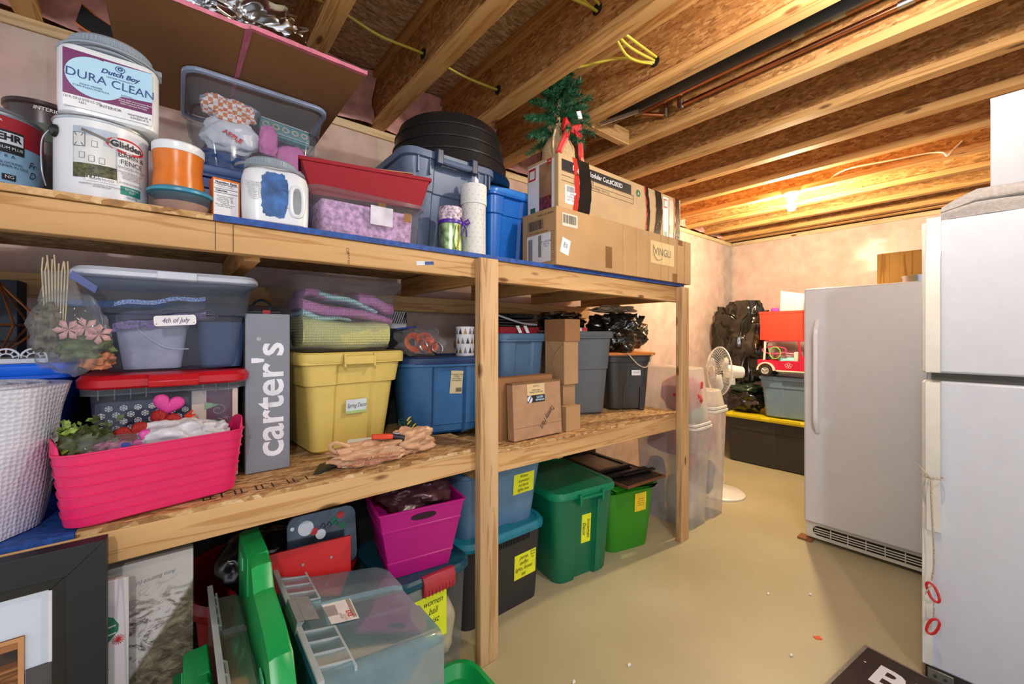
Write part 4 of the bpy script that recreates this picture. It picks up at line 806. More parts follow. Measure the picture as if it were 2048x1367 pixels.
def inside(nm, lab, col, c_, rd, sd, **k): return tag(crumple(nm, plain(nm+'_m', col, 0.75, var=k.pop('var', 0.12), nscale=k.pop('ns', 40)), None, c_, rd, sd, 0.16, 4, 44, 28, 0.75), lab, 'cloth' if 'cat' not in k else k['cat'])
inside('navy_cloth', 'navy cloth at the bottom left of the big clear tote', '#2b4a7c', (0.125, 1.78, BZ+0.040), (0.085, 0.09, 0.045), 1)
inside('pink_towel', 'bright pink towel folded in the big clear tote', '#e07ab4', (0.335, 1.73, BZ+0.100), (0.062, 0.035, 0.055), 2, var=0.05)
inside('pink_sock', 'small pink sock beside the apple bag in the big clear tote', '#dc78b0', (0.255, 1.715, BZ+0.150), (0.030, 0.02, 0.055), 3, var=0.05)
inside('maroon_cloth', 'dark maroon cloth at the back of the big clear tote', '#5a2a44', (0.25, 1.92, BZ+0.15), (0.16, 0.08, 0.12), 4)
whitebag = plain('white_bag', '#dedde2', 0.35, var=0.04, nscale=10)
t = T('apple_bag', 'white and orange checked apple bag in the big clear tote', 'bag', (0.145, 1.735, BZ+0.138)); crumple('bag_body', whitebag, t, (0, 0, 0.0), (0.082, 0.045, 0.062), 5, 0.18, 4, 50, 30)
m_, n_, b_ = nt('gingham'); ck = nd(n_, 'ShaderNodeTexChecker'); ck.inputs['Scale'].default_value = 75; ck.inputs[1].default_value = srgb('#e07a3a'); ck.inputs[2].default_value = srgb('#f0e6e0'); n_.links.new(coords(n_), ck.inputs[0]); n_.links.new(ck.outputs[0], b_.inputs['Base Color']); b_.inputs['Roughness'].default_value = 0.6
crumple('bag_top', m_, t, (-0.005, -0.01, 0.085), (0.075, 0.035, 0.045), 6, 0.28, 5, 50, 26); text('APPLE', 0.022, redink, t, (0.0, -0.050, -0.012), rot=-0.45, bold=0.0006)
inside('white_fluff', 'thin white fluff hanging at the upper left of the clear tote', '#a9a0b4', (0.15, 1.80, BZ+0.27), (0.09, 0.05, 0.022), 7)
t = T('teal_cushion', 'teal embroidered band with rosettes inside the big clear tote', 'cushion', (0.315, 1.75, BZ+0.212), 0, rot=(R(-20), R(4), 0)); teal_c = plain('teal_fabric', '#5f9a9a', 0.8, var=0.12, nscale=80, bmp=0.6)
MB().loft([crr(0.165, 0.02, 0.008, -0.035), crr(0.17, 0.03, 0.01, 0.0), crr(0.165, 0.02, 0.008, 0.035)]).build('cushion_body', teal_c, t)
for k in range(5):
    g = MB(); x = -0.065 + 0.032*k; g.tube([(x + 0.010*math.cos(a), -0.0165, 0.0 + 0.011*math.sin(a)) for a in [2*math.pi*q/10 for q in range(10)]], 0.0035, 6, closed=True); g.build('rosette', plain('rosette_m', '#c9b3a6', 0.7), t)
for z in (-0.026, 0.028): MB().box(-0.08, 0.08, -0.0165, -0.014, z-0.002, z+0.002).build('beading', plain('beads', '#c8d6d0', 0.5, var=0.4, nscale=500), t)
scribble(ct, ['Tammy'], (0.02, -0.1845, 0.075), 0.030)
# cardboard panels with pink taped edge, foil
pinkt = plain('pink_tape', '#cf7186', 0.5, var=0.08, nscale=30, bmp=0.4, bscale=80)
PZ = TZ+0.2365+0.3115+0.003
t = T('cardboard_sheets', 'big brown cardboard panels with pink taped edges lying above the clear tote', 'cardboard')
MB().box(-0.145, 0.146, 1.37, 2.03, PZ, PZ+0.006).build('panel', card2, t); MB().box(0.156, 0.485, 1.355, 2.03, PZ, PZ+0.006).build('panel', card2, t)
rows = []
for k in range(40):
    x = -0.145 + 0.63*k/39; w = 0.0015*math.sin(k*1.7) + 0.002*noise.noise(Vector((k*0.6, 0, 0)))
    rows.append([(x, 1.352 + (0.013 if x < 0.15 else 0) + w, PZ-0.002+w), (x, 1.350 + (0.013 if x < 0.15 else 0) + w, PZ+0.009), (x, 1.375, PZ+0.0095), (x, 1.366, PZ-0.0015)])
g = MB(); g.loft(rows); g.build('edge_tape', pinkt, t)
g = MB(); g.hexa([(0.147, 1.37, PZ-0.0015), (0.165, 1.365, PZ-0.0015), (0.150, 1.99, PZ-0.001), (0.146, 1.99, PZ-0.001), (0.147, 1.37, PZ+0.008), (0.168, 1.365, PZ+0.008), (0.152, 1.99, PZ+0.007), (0.146, 1.99, PZ+0.007)]); g.build('seam_tape', pinkt, t)
foil = plain('foil', '#c9cacc', 0.16, metal=1, var=0.05)
tag(crumple('foil_bundle', foil, None, (0.10, 1.54, PZ+0.086), (0.21, 0.14, 0.08), 11, 0.32, 7, 110, 60, 0.75), 'crinkled silver foil bundle on the cardboard panels under the joists', 'foil')
orr = plain('orange_rubber', '#d76a17', 0.4)
t = T('ice_scraper', 'black scraper with orange edges on the wall plate at the upper left', 'scraper', (-0.235, 2.11, 2.333), 0)
g = MB(); o1 = [(-0.045, 0.022), (-0.012, 0.004), (0.02, 0.0), (0.11, 0.0), (0.11, 0.035), (0.05, 0.045), (0.0, 0.068), (-0.03, 0.09)]
g.loft([[(x, y, z) for x, z in o1] for y in (-0.012, 0.004)]); g.build('blade', blackp, t)
wire('orange_edge', [(-0.03, -0.006, 0.093), (0.0, -0.006, 0.072), (0.045, -0.006, 0.049), (0.11, -0.006, 0.038)], 0.004, orr, t); wire('orange_edge', [(-0.048, -0.006, 0.024), (-0.02, -0.006, 0.006), (0.02, -0.006, 0.004), (0.08, -0.006, 0.004)], 0.004, orr, t)

# grey-blue tote, black tub, tubes, blue tote
gb = plain('slate_tote', '#5c6b85', 0.35, var=0.03)
t = tote('slate_tote', 'slate blue tote standing on the top shelf under the black tub', (0.848, 1.66, TZ), 0, 0.385, 0.50, 0.385, gb, None, a=0.075, tp=0.80, handle=False, ind=0.014, r=0.05, shoulder=0.62, rim=0.028)
for x in (-0.155, -0.105, 0.115, 0.15, 0.17): MB().box(x-0.003, x+0.003, -0.262, -0.235, 0.30, 0.36).build('rib', gb, t)
g = MB(); g.tube([(-0.085, -0.272, 0.358), (-0.04, -0.285, 0.350), (0.04, -0.285, 0.350), (0.085, -0.272, 0.358)], 0.012, 10); g.build('handle', gb, t)
for x in (-0.078, 0.078): MB().box(x-0.014, x+0.014, -0.292, -0.262, 0.335, 0.392).build('handle_bracket', plain('slate_dark', '#2b3550', 0.35), t, bevel=0.004)
blacktub = plain('black_tub', '#1a1a1b', 0.38, var=0.02)
pr = []
for z, r_ in ((0.0, 0.282), (0.004, 0.285), (0.012, 0.272), (0.06, 0.262), (0.062, 0.266), (0.068, 0.266), (0.07, 0.260), (0.115, 0.252), (0.117, 0.256), (0.123, 0.256), (0.125, 0.250), (0.170, 0.242), (0.172, 0.246), (0.178, 0.246), (0.18, 0.240), (0.222, 0.226), (0.236, 0.21), (0.238, 0.1)): pr.append((r_, z))
t = T('black_tub', 'round ribbed black tub turned upside down on the slate tote', 'tub', (0.985, 1.675, TZ+0.387)); MB().lathe(pr, n=72).build('tub_body', blacktub, t)
kraftw = plain('dot_white', '#d6d6d2', 0.6, var=0.03)
t = T('dotted_tube', 'tall white gift tube with small black dots and a cap', 'tube', (0.906, 1.352, TZ))
MB().lathe([(0.048, 0), (0.048, 0.195), (0.046, 0.198)], n=40).build('tube_body', kraftw, t); MB().lathe([(0.0515, 0.198), (0.0515, 0.272), (0.049, 0.275), (0.02, 0.275)], n=40).build('cap', kraftw, t)
g = MB()
for j in range(15):
    for i in range(14):
        a = 2*math.pi*(i + 0.5*(j % 2))/14; z = 0.012 + 0.018*j; r_ = 0.0484 if z < 0.198 else 0.0519
        if abs(z-0.198) < 0.004: continue
        cx, cy = r_*math.cos(a), r_*math.sin(a); tx, ty_ = -math.sin(a)*0.0016, math.cos(a)*0.0016
        g.add([(cx-tx, cy-ty_, z), (cx, cy, z-0.0016), (cx+tx, cy+ty_, z), (cx, cy, z+0.0016)], [(0, 1, 2, 3)])
o = g.build('dots', ink, t); o['kind'] = 'stuff'
tag(crumple('white_tassel', white_p, None, (0.912, 1.345, TZ+0.293), (0.010, 0.008, 0.018), 2, 0.3, 5, 16, 12), 'tiny white tassel on the cap of the dotted tube', 'tassel')
irid = plain('iridescent', '#9fc08a', 0.2, metal=0.7, var=0.4, nscale=30, bmp=0.3)
t = T('gift_tube', 'short iridescent green gift tube tied with a purple bow', 'tube', (0.800, 1.350, TZ)); MB().lathe([(0.043, 0), (0.043, 0.112)], n=36, cap1=False).build('tube_body', irid, t); MB().lathe([(0.0445, 0.112), (0.0445, 0.165), (0.042, 0.168), (0.02, 0.168)], n=36).build('cap', plain('lilac_print', '#b7a7b4', 0.4, var=0.5, nscale=90), t)
pur = plain('purple_ribbon', '#4b2391', 0.35); MB().lathe([(0.0455, 0.104), (0.046, 0.106), (0.046, 0.116), (0.0455, 0.118)], n=36, cap0=False, cap1=False).build('ribbon', pur, t)
for s in (-1, 1):
    g = MB(); g.tube([(0.036, -0.032, 0.112), (0.036 + s*0.018, -0.04, 0.126), (0.036 + s*0.026, -0.038, 0.116), (0.036 + s*0.014, -0.036, 0.108), (0.036, -0.034, 0.111)], 0.004, 6); g.build('bow_loop', pur, t)
    wire('bow_tail', [(0.036, -0.036, 0.108), (0.036 + s*0.008, -0.040, 0.09), (0.036 + s*0.012, -0.038, 0.06)], 0.003, pur, t)
wire('gold_cord', [(0.0, -0.0445, 0.10), (-0.01, -0.047, 0.04), (0.0, -0.046, 0.008), (0.012, -0.046, 0.05), (0.01, -0.0445, 0.10)], 0.002, plain('gold_cord_m', '#c9b24a', 0.3, metal=0.6), t)
brb = plain('bright_blue', '#1668c4', 0.32, var=0.03)
t = tote('bright_blue_tote', 'bright blue tote between the dotted tube and the stacked cartons', (1.262, 1.79, TZ), 0, 0.275, 0.50, 0.375, brb, plain('bright_blue_lid', '#2a7cd4', 0.32), a=0.05, tp=0.86, handle=False, ind=0.012, r=0.04, shoulder=0.7)
# long carton
vk = plain('tan_carton', '#b99468', 0.85, var=0.05, nscale=4, bmp=0.2, bscale=160, spec=0.2)
vx0, vx1 = 1.287, 2.468; W_ = vx1-vx0
t = carton('long_carton', 'long tan shipping carton lettered VINGLI hanging over the shelf front', ((vx0+vx1)/2, 1.385, TZ), 0, W_, 0.23, 0.255, vk, seam=True)
patch(0.245, 0.125, plain('print_patch', '#d9bb83', 0.7, var=0.03), t, (0.265, -0.1155, 0.150), name='printed_square'); 
text('VINGLI', 0.060, ink, t, (0.265, -0.1172, 0.155), sx=0.95, name='lettering'); wire('swoosh', [(0.17, -0.1172, 0.19), (0.175, -0.1172, 0.14), (0.215, -0.1172, 0.108), (0.262, -0.1172, 0.122)], 0.0012, ink, t, 5, 5)
patch(0.10, 0.058, plain('label_cream', '#d8cfb8', 0.6), t, (-0.505, -0.1155, 0.205), name='barcode_label'); barcode(t, (-0.505, -0.116, 0.208), 0.088, 0.038)
patch(0.055, 0.070, paper, t, (-0.535, -0.1155, 0.085), rot=-0.25, name='small_label'); scribble(t, ['OPEN', 'SIDE'], (-0.535, -0.1168, 0.088), 0.014, rot=1.3, mat=navyink)
for x, w, z0, z1 in ((-0.225, 0.05, 0.02, 0.125), (0.40, 0.05, -0.001, 0.05), (0.46, 0.05, 0.225, 0.256)): patch(w, z1-z0, packtape, t, (x, -0.1156, (z0+z1)/2), name='tape', off=0.0006)
g = MB()
for x in (-0.10, 0.02, 0.13, 0.255, 0.335, 0.43, 0.52): g.box(x-0.0012, x+0.0012, -0.1166, -0.1148, 0.0, 0.255)
g.build('crease', plain('crease_light', '#cba87c', 0.8), t)
lx = -W_/2
patch(0.16, 0.13, paper, t, (lx, 0.0, 0.085), r=(0, -1, 0), name='shipping_label'); barcode(t, (lx-0.0002, 0.055, 0.085), 0.03, 0.10, r=(0, -1, 0)); barcode(t, (lx-0.0002, -0.01, 0.095), 0.022, 0.10, r=(0, -1, 0)); text('UPS GROUND\nSHIP TO:\n1 OF 1', 0.011, ink, t, (lx, -0.05, 0.10), r=(0, -1, 0), off=0.0012)
patch(0.12, 0.055, plain('label_tan', '#a98d68', 0.6), t, (lx, 0.02, 0.195), r=(0, -1, 0), name='barcode_label'); barcode(t, (lx-0.0002, 0.02, 0.195), 0.10, 0.042, r=(0, -1, 0)); text('MADE IN CHINA', 0.014, ink, t, (lx, -0.045, 0.236), r=(0, -1, 0), rot=math.pi, off=0.0012); text('MAX LOAD WEIGHT CAPACITY', 0.010, ink, t, (lx, 0.01, 0.160), r=(0, -1, 0), rot=math.pi, off=0.0012)
g = MB()
for k in range(5):
    z = 0.02 + k*0.028; g.tube([(lx-0.001, -0.082, z), (lx-0.001, -0.1, z), (lx-0.001, -0.1, z+0.02), (lx-0.001, -0.082, z+0.02)], 0.0008, 4, closed=True)
o = g.build('handling_marks', ink, t); o['kind'] = 'stuff'
# tree carton bound with black tape
dx0, dx1 = 1.335, 2.405; W_ = dx1-dx0
t = carton('tree_carton', 'long taped carton with black bands and dark printed title on the long tan carton', ((dx0+dx1)/2, 1.412, TZ+0.2585), 0, W_, 0.215, 0.255, plain('tan_carton_light', '#c2a47b', 0.8, var=0.05, nscale=5, bmp=0.2, bscale=160, spec=0.25), seam=True)
fy = -0.1075
def band(x, w, m, ph=0, nm='black_tape', off=0.0015, bow=0.02):
    g = MB(); rows = []
    for k in range(13):
        z = -0.001 + 0.260*k/12; xx = x + bow*math.sin(math.pi*k/12 + ph) + 0.002*math.sin(k*2.3+x*40); j = 0.0006*math.sin(k*1.9 + x*30)
        rows.append([(xx-w/2, fy-off+j, z), (xx+w/2, fy-off-j, z), (xx+w/2, fy+0.001, z), (xx-w/2, fy+0.001, z)])
    g.loft(rows)
    g.box(x-w/2, x+w/2, fy-off, 0.108, 0.2572, 0.2582+off*0.4); g.build(nm, m, t)
bt = plain('black_tape', '#1b1b1c', 0.18, var=0.05, bmp=0.6, bscale=90); rt = plain('red_tape', '#c0322b', 0.3)
MB().box(-0.515, 0.02, fy-0.0006, fy+0.0004, 0.185, 0.235).build('title_band', ink, t); text('Dept.56 Modular Cut.#C003D', 0.033, paper, t, (-0.25, fy-0.0004, 0.209), sx=0.93, bold=0.0004)
g = MB().box(-0.515, 0.04, fy-0.0008, fy, 0.181, 0.184).box(-0.515, 0.04, fy-0.0008, fy, 0.160, 0.162).box(-0.515, 0.04, fy-0.0008, fy, 0.136, 0.138).box(0.038, 0.04, fy-0.0008, fy, 0.136, 0.184); g.build('rule_lines', ink, t)
text('CMAS          2 TREE', 0.017, ink, t, (-0.36, fy, 0.171)); text('(T-22        CLASSON PINE)  WHT-CL', 0.017, ink, t, (-0.30, fy, 0.148))
patch(0.075, 0.085, paper, t, (-0.455, fy, 0.080), name='address_label'); barcode(t, (-0.455, fy, 0.105), 0.055, 0.028); text('C. LEWIS\nSUITE 4\nVICTOR', 0.014, ink, t, (-0.455, fy, 0.068), off=0.0012)
band(-0.425, 0.035, rt, 0, 'red_tape', 0.001, 0.014); band(-0.370, 0.085, bt); band(0.165, 0.030, bt, 0.2); band(0.150, 0.012, rt, 0.2, 'red_tape', 0.0012); band(0.275, 0.065, bt, -0.3); band(0.492, 0.045, bt, 0, bow=0.008); band(0.455, 0.010, rt, 0, 'red_tape', 0.001)
g = MB(); g.lathe([(0.02, 0), (0.02, 0.001)], n=24); grn = plain('label_green', '#2f6a45', 0.5); o = g.build('tree_emblem', grn, t); o.rotation_euler = (R(90), 0, 0); o.location = (0.085, fy, 0.205)
text('A', 0.022, paper, t, (0.085, fy-0.001, 0.203))
for x in (0.365,): patch(0.055, 0.235, paper, t, (x, fy, 0.125), name='printed_strip'); patch(0.040, 0.05, rt, t, (x-0.002, fy-0.0004, 0.205), name='red_badge'); patch(0.030, 0.036, paper, t, (x-0.002, fy-0.0009, 0.205), name='badge_centre'); patch(0.03, 0.028, grn, t, (x, fy-0.0004, 0.025), name='green_badge')
patch(0.045, 0.22, plain('photo_strip', '#c9b3a3', 0.4, var=0.1), t, (0.425, fy, 0.125), name='photo_strip'); patch(0.04, 0.05, plain('photo_red', '#8f4a3e', 0.4, var=0.3, nscale=60), t, (0.425, fy-0.0005, 0.06), name='photo_red_patch')
lx = -W_/2; r_ = (0, -1, 0)
patch(0.18, 0.235, paper, t, (lx, 0.01, 0.125), r=r_, name='end_label'); patch(0.085, 0.225, plain('photo_brown', '#a27a5c', 0.35, var=0.15), t, (lx-0.0005, -0.022, 0.125), r=r_, name='end_photo'); patch(0.08, 0.06, plain('photo_redb', '#6d2a22', 0.35, var=0.5, nscale=60), t, (lx-0.001, -0.022, 0.05), r=r_, name='end_photo_red'); patch(0.05, 0.06, rt, t, (lx-0.0005, 0.07, 0.205), r=r_, name='red_badge'); patch(0.036, 0.04, paper, t, (lx-0.001, 0.07, 0.203), r=r_, name='badge_centre'); patch(0.035, 0.035, grn, t, (lx-0.0005, 0.065, 0.025), r=r_, name='green_badge'); patch(0.03, 0.025, rt, t, (lx-0.0012, -0.05, 0.235), r=r_, name='red_tab'); text('120', 0.013, paper, t, (lx-0.0012, -0.05, 0.235), r=r_, off=0.0012)
# little christmas tree in burlap with red bow
XT = (1.452, 1.420, TZ+0.2585+0.2575)
t = T('tabletop_tree', 'small artificial pine tree in a burlap base with a red bow on the tree carton', 'christmas tree', XT); t.scale = (1.45, 1.45, 1.6); burl = plain('burlap', '#c9ab80', 0.95, var=0.15, nscale=300, bmp=1.0, bscale=350)
MB().lathe([(0.045, 0), (0.058, 0.01), (0.055, 0.05), (0.035, 0.085), (0.028, 0.095), (0.042, 0.115)], n=24).build('burlap_base', burl, t)
bowm = plain('bow_red', '#c01b22', 0.55)
for s in (-1, 1):
    g = MB(); g.hexa([(0.0, -0.058, 0.088), (s*0.045, -0.070, 0.078), (s*0.048, -0.058, 0.078), (0.0, -0.05, 0.088), (0.0, -0.060, 0.106), (s*0.036, -0.072, 0.118), (s*0.038, -0.056, 0.118), (0.0, -0.05, 0.106)]) if s > 0 else g.hexa([(s*0.045, -0.070, 0.078), (0.0, -0.058, 0.088), (0.0, -0.05, 0.088), (s*0.048, -0.058, 0.078), (s*0.036, -0.072, 0.118), (0.0, -0.060, 0.106), (0.0, -0.05, 0.106), (s*0.038, -0.056, 0.118)])
    g.build('bow_loop', bowm, t, bevel=0.003)
    g = MB(); g.sheet([[(s*0.008 + s*0.034*q/5 + w_*0.013*s, -0.062 - 0.006*math.sin(q), 0.096 - 0.085*q/5) for w_ in (0, 1, 2)] for q in range(6)]); g.build('bow_tail', bowm, t, solid=0.002)
wire('twine', [(0.04, -0.045, 0.10), (0.055, -0.05, 0.06), (0.05, -0.06, 0.0)], 0.003, burl, t); wire('raffia', [(-0.045, -0.03, 0.09), (-0.06, -0.035, 0.05), (-0.05, -0.03, 0.01)], 0.004, plain('raffia_m', '#d8c296', 0.9), t)
patch(0.022, 0.022, paper, t, (0.01, -0.085, 0.13), rot=0.4, name='paper_tag')
pineg = plain('pine_needles', '#1f5a3a', 0.45, var=0.3, nscale=60); rs = random.Random(3)
MB().tube([(0, 0, 0.08), (0.0, 0.0, 0.27)], 0.006, 8).build('trunk', burl, t)
br = []
for k in range(64):
    z = 0.105 + 0.155*(k/64)**1.1; a = k*2.399; L_ = 0.128*(1 - 0.45*(k/64)) * rs.uniform(0.8, 1.1); el = -0.60 + 1.55*(k/64)
    br.append((Vector((0, 0, z)), Vector((math.cos(a)*math.cos(el), math.sin(a)*math.cos(el), math.sin(el))), L_))
for i, (b0, dr, L_) in enumerate(br):
    g = MB(); tip = b0 + dr*L_; 
    sd = dr.cross(Vector((0.1, 0.2, 1))).normalized(); up_ = sd.cross(dr)
    if tip.z > 0.262: dr = Vector((dr.x, dr.y, 0.3)).normalized(); L_ *= 0.7
    N = 110
    for q in range(N):
        s = 0.12 + 0.90*q/N; p0 = b0 + dr*L_*s; aa = rs.uniform(0, 6.28); nl = rs.uniform(0.017, 0.028)*(1.0 if s < .85 else .8)
        dd_ = (dr*0.75 + (sd*math.cos(aa) + up_*math.sin(aa))*0.8).normalized(); p1 = p0 + dd_*nl; wv = dd_.cross(Vector((0.3, 0.5, 0.8))).normalized()*0.0015
        if p1.z > 0.272: p1.z = 0.272
        g.add([tuple(p0-wv), tuple(p0+wv), tuple(p1)], [(0, 1, 2)])
    o = g.build('pine_branch', pineg, t, smooth=0)
# ============================================================ MIDDLE SHELF
MZ = 0.8175
def rz_(x): return 0.7915 - 0.0121*(x-0.926) + 0.0012
# blue lidded tote at far left, things on it
bl = plain('vivid_blue', '#0f5fe0', 0.35, var=0.03)
t = tote('vivid_blue_tote', 'vivid blue tote at the left edge behind the bubble wrap roll', (-0.415, 1.79, MZ), 0, 0.36, 0.34, 0.345, bl, plain('vivid_blue_lid', '#1a6cf0', 0.35), a=0.08, tp=0.86, handle=False, ind=0.01)
TT = MZ + 0.345 + 0.0115
lace = plain('lace_white', '#d3d8dc', 0.5, var=0.02)
t = T('lace_tray', 'white scalloped lace-edged tray on the vivid blue tote', 'tray', (-0.40, 1.69, TT)); MB().box(-0.15, 0.13, -0.05, 0.06, 0, 0.012).build('tray_body', lace, t)
for k in range(6):
    x = -0.13 + 0.047*k; g = MB(); g.tube([(x + 0.0235*math.cos(a), -0.052, 0.012 + 0.026*math.sin(a)) for a in [math.pi*q/10 for q in range(11)]], 0.0028, 5); g.tube([(x + 0.012*math.cos(a), -0.052, 0.014 + 0.012*math.sin(a)) for a in [math.pi*q/8 for q in range(9)]], 0.0018, 5)
    for q in range(5): aa = math.pi*(q+0.5)/5; g.tube([(x + 0.012*math.cos(aa), -0.052, 0.014 + 0.012*math.sin(aa)), (x + 0.0235*math.cos(aa), -0.052, 0.012 + 0.026*math.sin(aa))], 0.0015, 4)
    o = g.build('lace_scallop', lace, t)
g = T('wire_ornament', 'copper wire diamond-shaped geometric ornament on the blue tote', 'ornament', (-0.385, 1.78, TT+0.012)); cw = plain('copper_wire', '#8a5530', 0.4, metal=0.8)
ap = Vector((0, 0, 0.21)); bt_ = Vector((0, 0, 0.0)); ringp = [Vector((0.085*math.cos(a), 0.085*math.sin(a), 0.09)) for a in [2*math.pi*k/6 for k in range(6)]]
for k in range(6):
    for a, b in ((ap, ringp[k]), (bt_, ringp[k]), (ringp[k], ringp[(k+1) % 6])): MB().tube([a, b], 0.0032, 6).build('wire_strut', cw, g)
t = carton('dark_box', 'dark navy speckled box at the far left under the top shelf', (-0.46, 1.905, TT), 0, 0.19, 0.09, 0.235, plain('dark_navy', '#16202f', 0.6, var=0.3, nscale=200), seam=False, tape=False)
t = carton('black_carton', 'tall black carton behind the white-lidded tote', (-0.13, 1.955, MZ), 0, 0.32, 0.11, 0.52, plain('black_card', '#121316', 0.6), seam=False, tape=False)
tag(MB().loft([crr(0.36, 0.14, 0.02, 0, 3, -0.13, 1.955), crr(0.37, 0.15, 0.02, 0.02, 3, -0.13, 1.955)]).build('spare_blue_lid', plain('sky_lid', '#2b83c8', 0.4)), 'sky blue lid lying on the tall black carton', 'lid').location = (0, 0, MZ+0.522)
# bubble wrap roll
m_, n_, b_ = nt('bubble_wrap'); co = coords(n_); v_ = nd(n_, 'ShaderNodeTexVoronoi', voronoi_dimensions='2D'); v_.inputs['Scale'].default_value = 105; v_.inputs['Randomness'].default_value = 0.35
sx_ = nd(n_, 'ShaderNodeSeparateXYZ'); n_.links.new(co, sx_.inputs[0]); at_ = nd(n_, 'ShaderNodeMath', operation='ARCTAN2'); n_.links.new(sx_.outputs[1], at_.inputs[0]); n_.links.new(sx_.outputs[0], at_.inputs[1])
am_ = nd(n_, 'ShaderNodeMath', operation='MULTIPLY'); am_.inputs[1].default_value = 0.14; n_.links.new(at_.outputs[0], am_.inputs[0]); cx_ = nd(n_, 'ShaderNodeCombineXYZ'); n_.links.new(am_.outputs[0], cx_.inputs[0]); n_.links.new(sx_.outputs[2], cx_.inputs[1]); n_.links.new(cx_.outputs[0], v_.inputs['Vector'])
r_ = ramp(n_, v_.outputs['Distance'], [(0.0, '#c6cadc'), (0.5, '#c9cddd'), (0.9, '#a9afc6')]); n_.links.new(r_.outputs[0], b_.inputs['Base Color']); b_.inputs['Roughness'].default_value = 0.22; bump(n_, b_, v_.outputs['Distance'], 0.7, 0.004)
b_.inputs['Specular IOR Level'].default_value = 0.7
t = T('bubble_wrap_roll', 'big standing roll of bubble wrap at the left edge of the middle shelf', 'bubble wrap', (-0.365, 1.425, MZ))
g = MB(); secs = []
for j in range(25):
    z = 0.318*j/24; secs.append([((0.118 + 0.050*j/24 + 0.004*math.sin(i*0.35 + j*0.2) + 0.006*noise.noise(Vector((math.cos(2*math.pi*i/96)*2, math.sin(2*math.pi*i/96)*2, z*6))))*math.cos(2*math.pi*i/96), (0.118 + 0.036*j/24 + 0.006*noise.noise(Vector((math.cos(2*math.pi*i/96)*2, math.sin(2*math.pi*i/96)*2, z*6))))*math.sin(2*math.pi*i/96), z) for i in range(96)])
g.loft(secs); g.build('outer_wrap', m_, t, smooth=1.2)
for k in range(3):
    r0 = 0.13 - 0.03*k; MB().lathe([(r0, 0.314), (r0, 0.323)], n=48, cap0=False, cap1=False).build('wrap_layer', m_, t, solid=0.003)
# red-lidded clear bin with christmas boxes
redlid = plain('red_lid', '#b8121f', 0.32, var=0.03)
t = tote('red_lid_bin', 'clear bin with a red lid holding snowflake-patterned boxes', (-0.015, 1.675, MZ), 0, 0.325, 0.42, 0.305, clearblue, None, a=0.09, tp=0.9, see=True, handle=False, ind=0.005, shoulder=0.9, step=0.004)
g = MB(); g.loft([crr(0.355, 0.455, 0.05, 0.292), crr(0.368, 0.468, 0.055, 0.298), crr(0.37, 0.47, 0.055, 0.316), crr(0.352, 0.452, 0.05, 0.327), crr(0.31, 0.41, 0.04, 0.328)]); g.build('lid', redlid, t)
g = MB(); g.loft([[(x, -0.232, 0.290), (x, -0.246, 0.294), (x, -0.25, 0.308), (x, -0.240, 0.324), (x, -0.228, 0.327)] for x in (-0.045, 0.06)]); g.build('latch', redlid, t, bevel=0.002)
for k in range(10):
    x = -0.14 + 0.03*k
    if -0.05 < x < 0.065: continue
    MB().box(x-0.0012, x+0.0012, -0.228, -0.212, 0.266, 0.292).build('rib', clearblue, t)
snow_bg = plain('snow_navy', '#202a44', 0.5); spiral_bg = plain('plum_card', '#5a3347', 0.5, var=0.05); oat = plain('oat_card', '#c7b6a8', 0.6)
t2 = T('snowflake_box', 'navy box with white snowflakes inside the red-lidded bin', 'box', (-0.060, 1.575, MZ+0.012)); MB().box(-0.105, 0.085, -0.10, 0.10, 0, 0.245).build('box_body', snow_bg, t2, bevel=0.002)
for j in range(8):
    for i in range(7):
        x = -0.092 + 0.028*i + (0.014 if j % 2 else 0); z = 0.105 + 0.0175*j
        if x > 0.078: continue
        g = MB(); y = -0.1006
        for q in range(3):
            a = math.pi*q/3 + math.pi/2; dx, dz = math.cos(a)*0.0078, math.sin(a)*0.0078; nx, nz = -math.sin(a)*0.0009, math.cos(a)*0.0009
            g.add([(x-dx-nx, y, z-dz-nz), (x+dx-nx, y, z+dz-nz), (x+dx+nx, y, z+dz+nz), (x-dx+nx, y, z-dz+nz)], [(0, 1, 2, 3)])
            for s in (-1, 1):
                for s2 in (-1, 1):
                    bx, bz = x + s*dx*0.6, z + s*dz*0.6; a2 = a + s2*0.9 + (0 if s > 0 else math.pi); ex, ez = bx + math.cos(a2)*0.0034, bz + math.sin(a2)*0.0034; mx_, mz_ = -math.sin(a2)*0.0007, math.cos(a2)*0.0007
                    g.add([(bx-mx_, y, bz-mz_), (ex-mx_, y, ez-mz_), (ex+mx_, y, ez+mz_), (bx+mx_, y, bz+mz_)], [(0, 1, 2, 3)])
        o = g.build('snowflake', paper, t2)
g = MB().box(-0.105, 0.085, -0.1012, -0.1003, 0.078, 0.092); g.build('ribbon_band', paper, t2)
for k in range(14): MB().hexa([(-0.103+0.0135*k, -0.1018, 0.079), (-0.097+0.0135*k, -0.1018, 0.079), (-0.097+0.0135*k, -0.1011, 0.079), (-0.103+0.0135*k, -0.1011, 0.079), (-0.098+0.0135*k, -0.1018, 0.091), (-0.092+0.0135*k, -0.1018, 0.091), (-0.092+0.0135*k, -0.1011, 0.091), (-0.098+0.0135*k, -0.1011, 0.091)]).build('ribbon_stripe', plain('stripe_rose', '#8c4a5c', 0.5), t2)
t2 = T('swirl_box', 'plum and cream box with swirls and fir trees inside the red-lidded bin', 'box', (0.078, 1.575, MZ+0.012)); MB().box(-0.048, 0.062, -0.10, 0.10, 0, 0.26).build('box_body', oat, t2, bevel=0.002); MB().box(-0.014, 0.048, -0.1010, -0.1002, 0.0, 0.258).build('plum_panel', spiral_bg, t2)
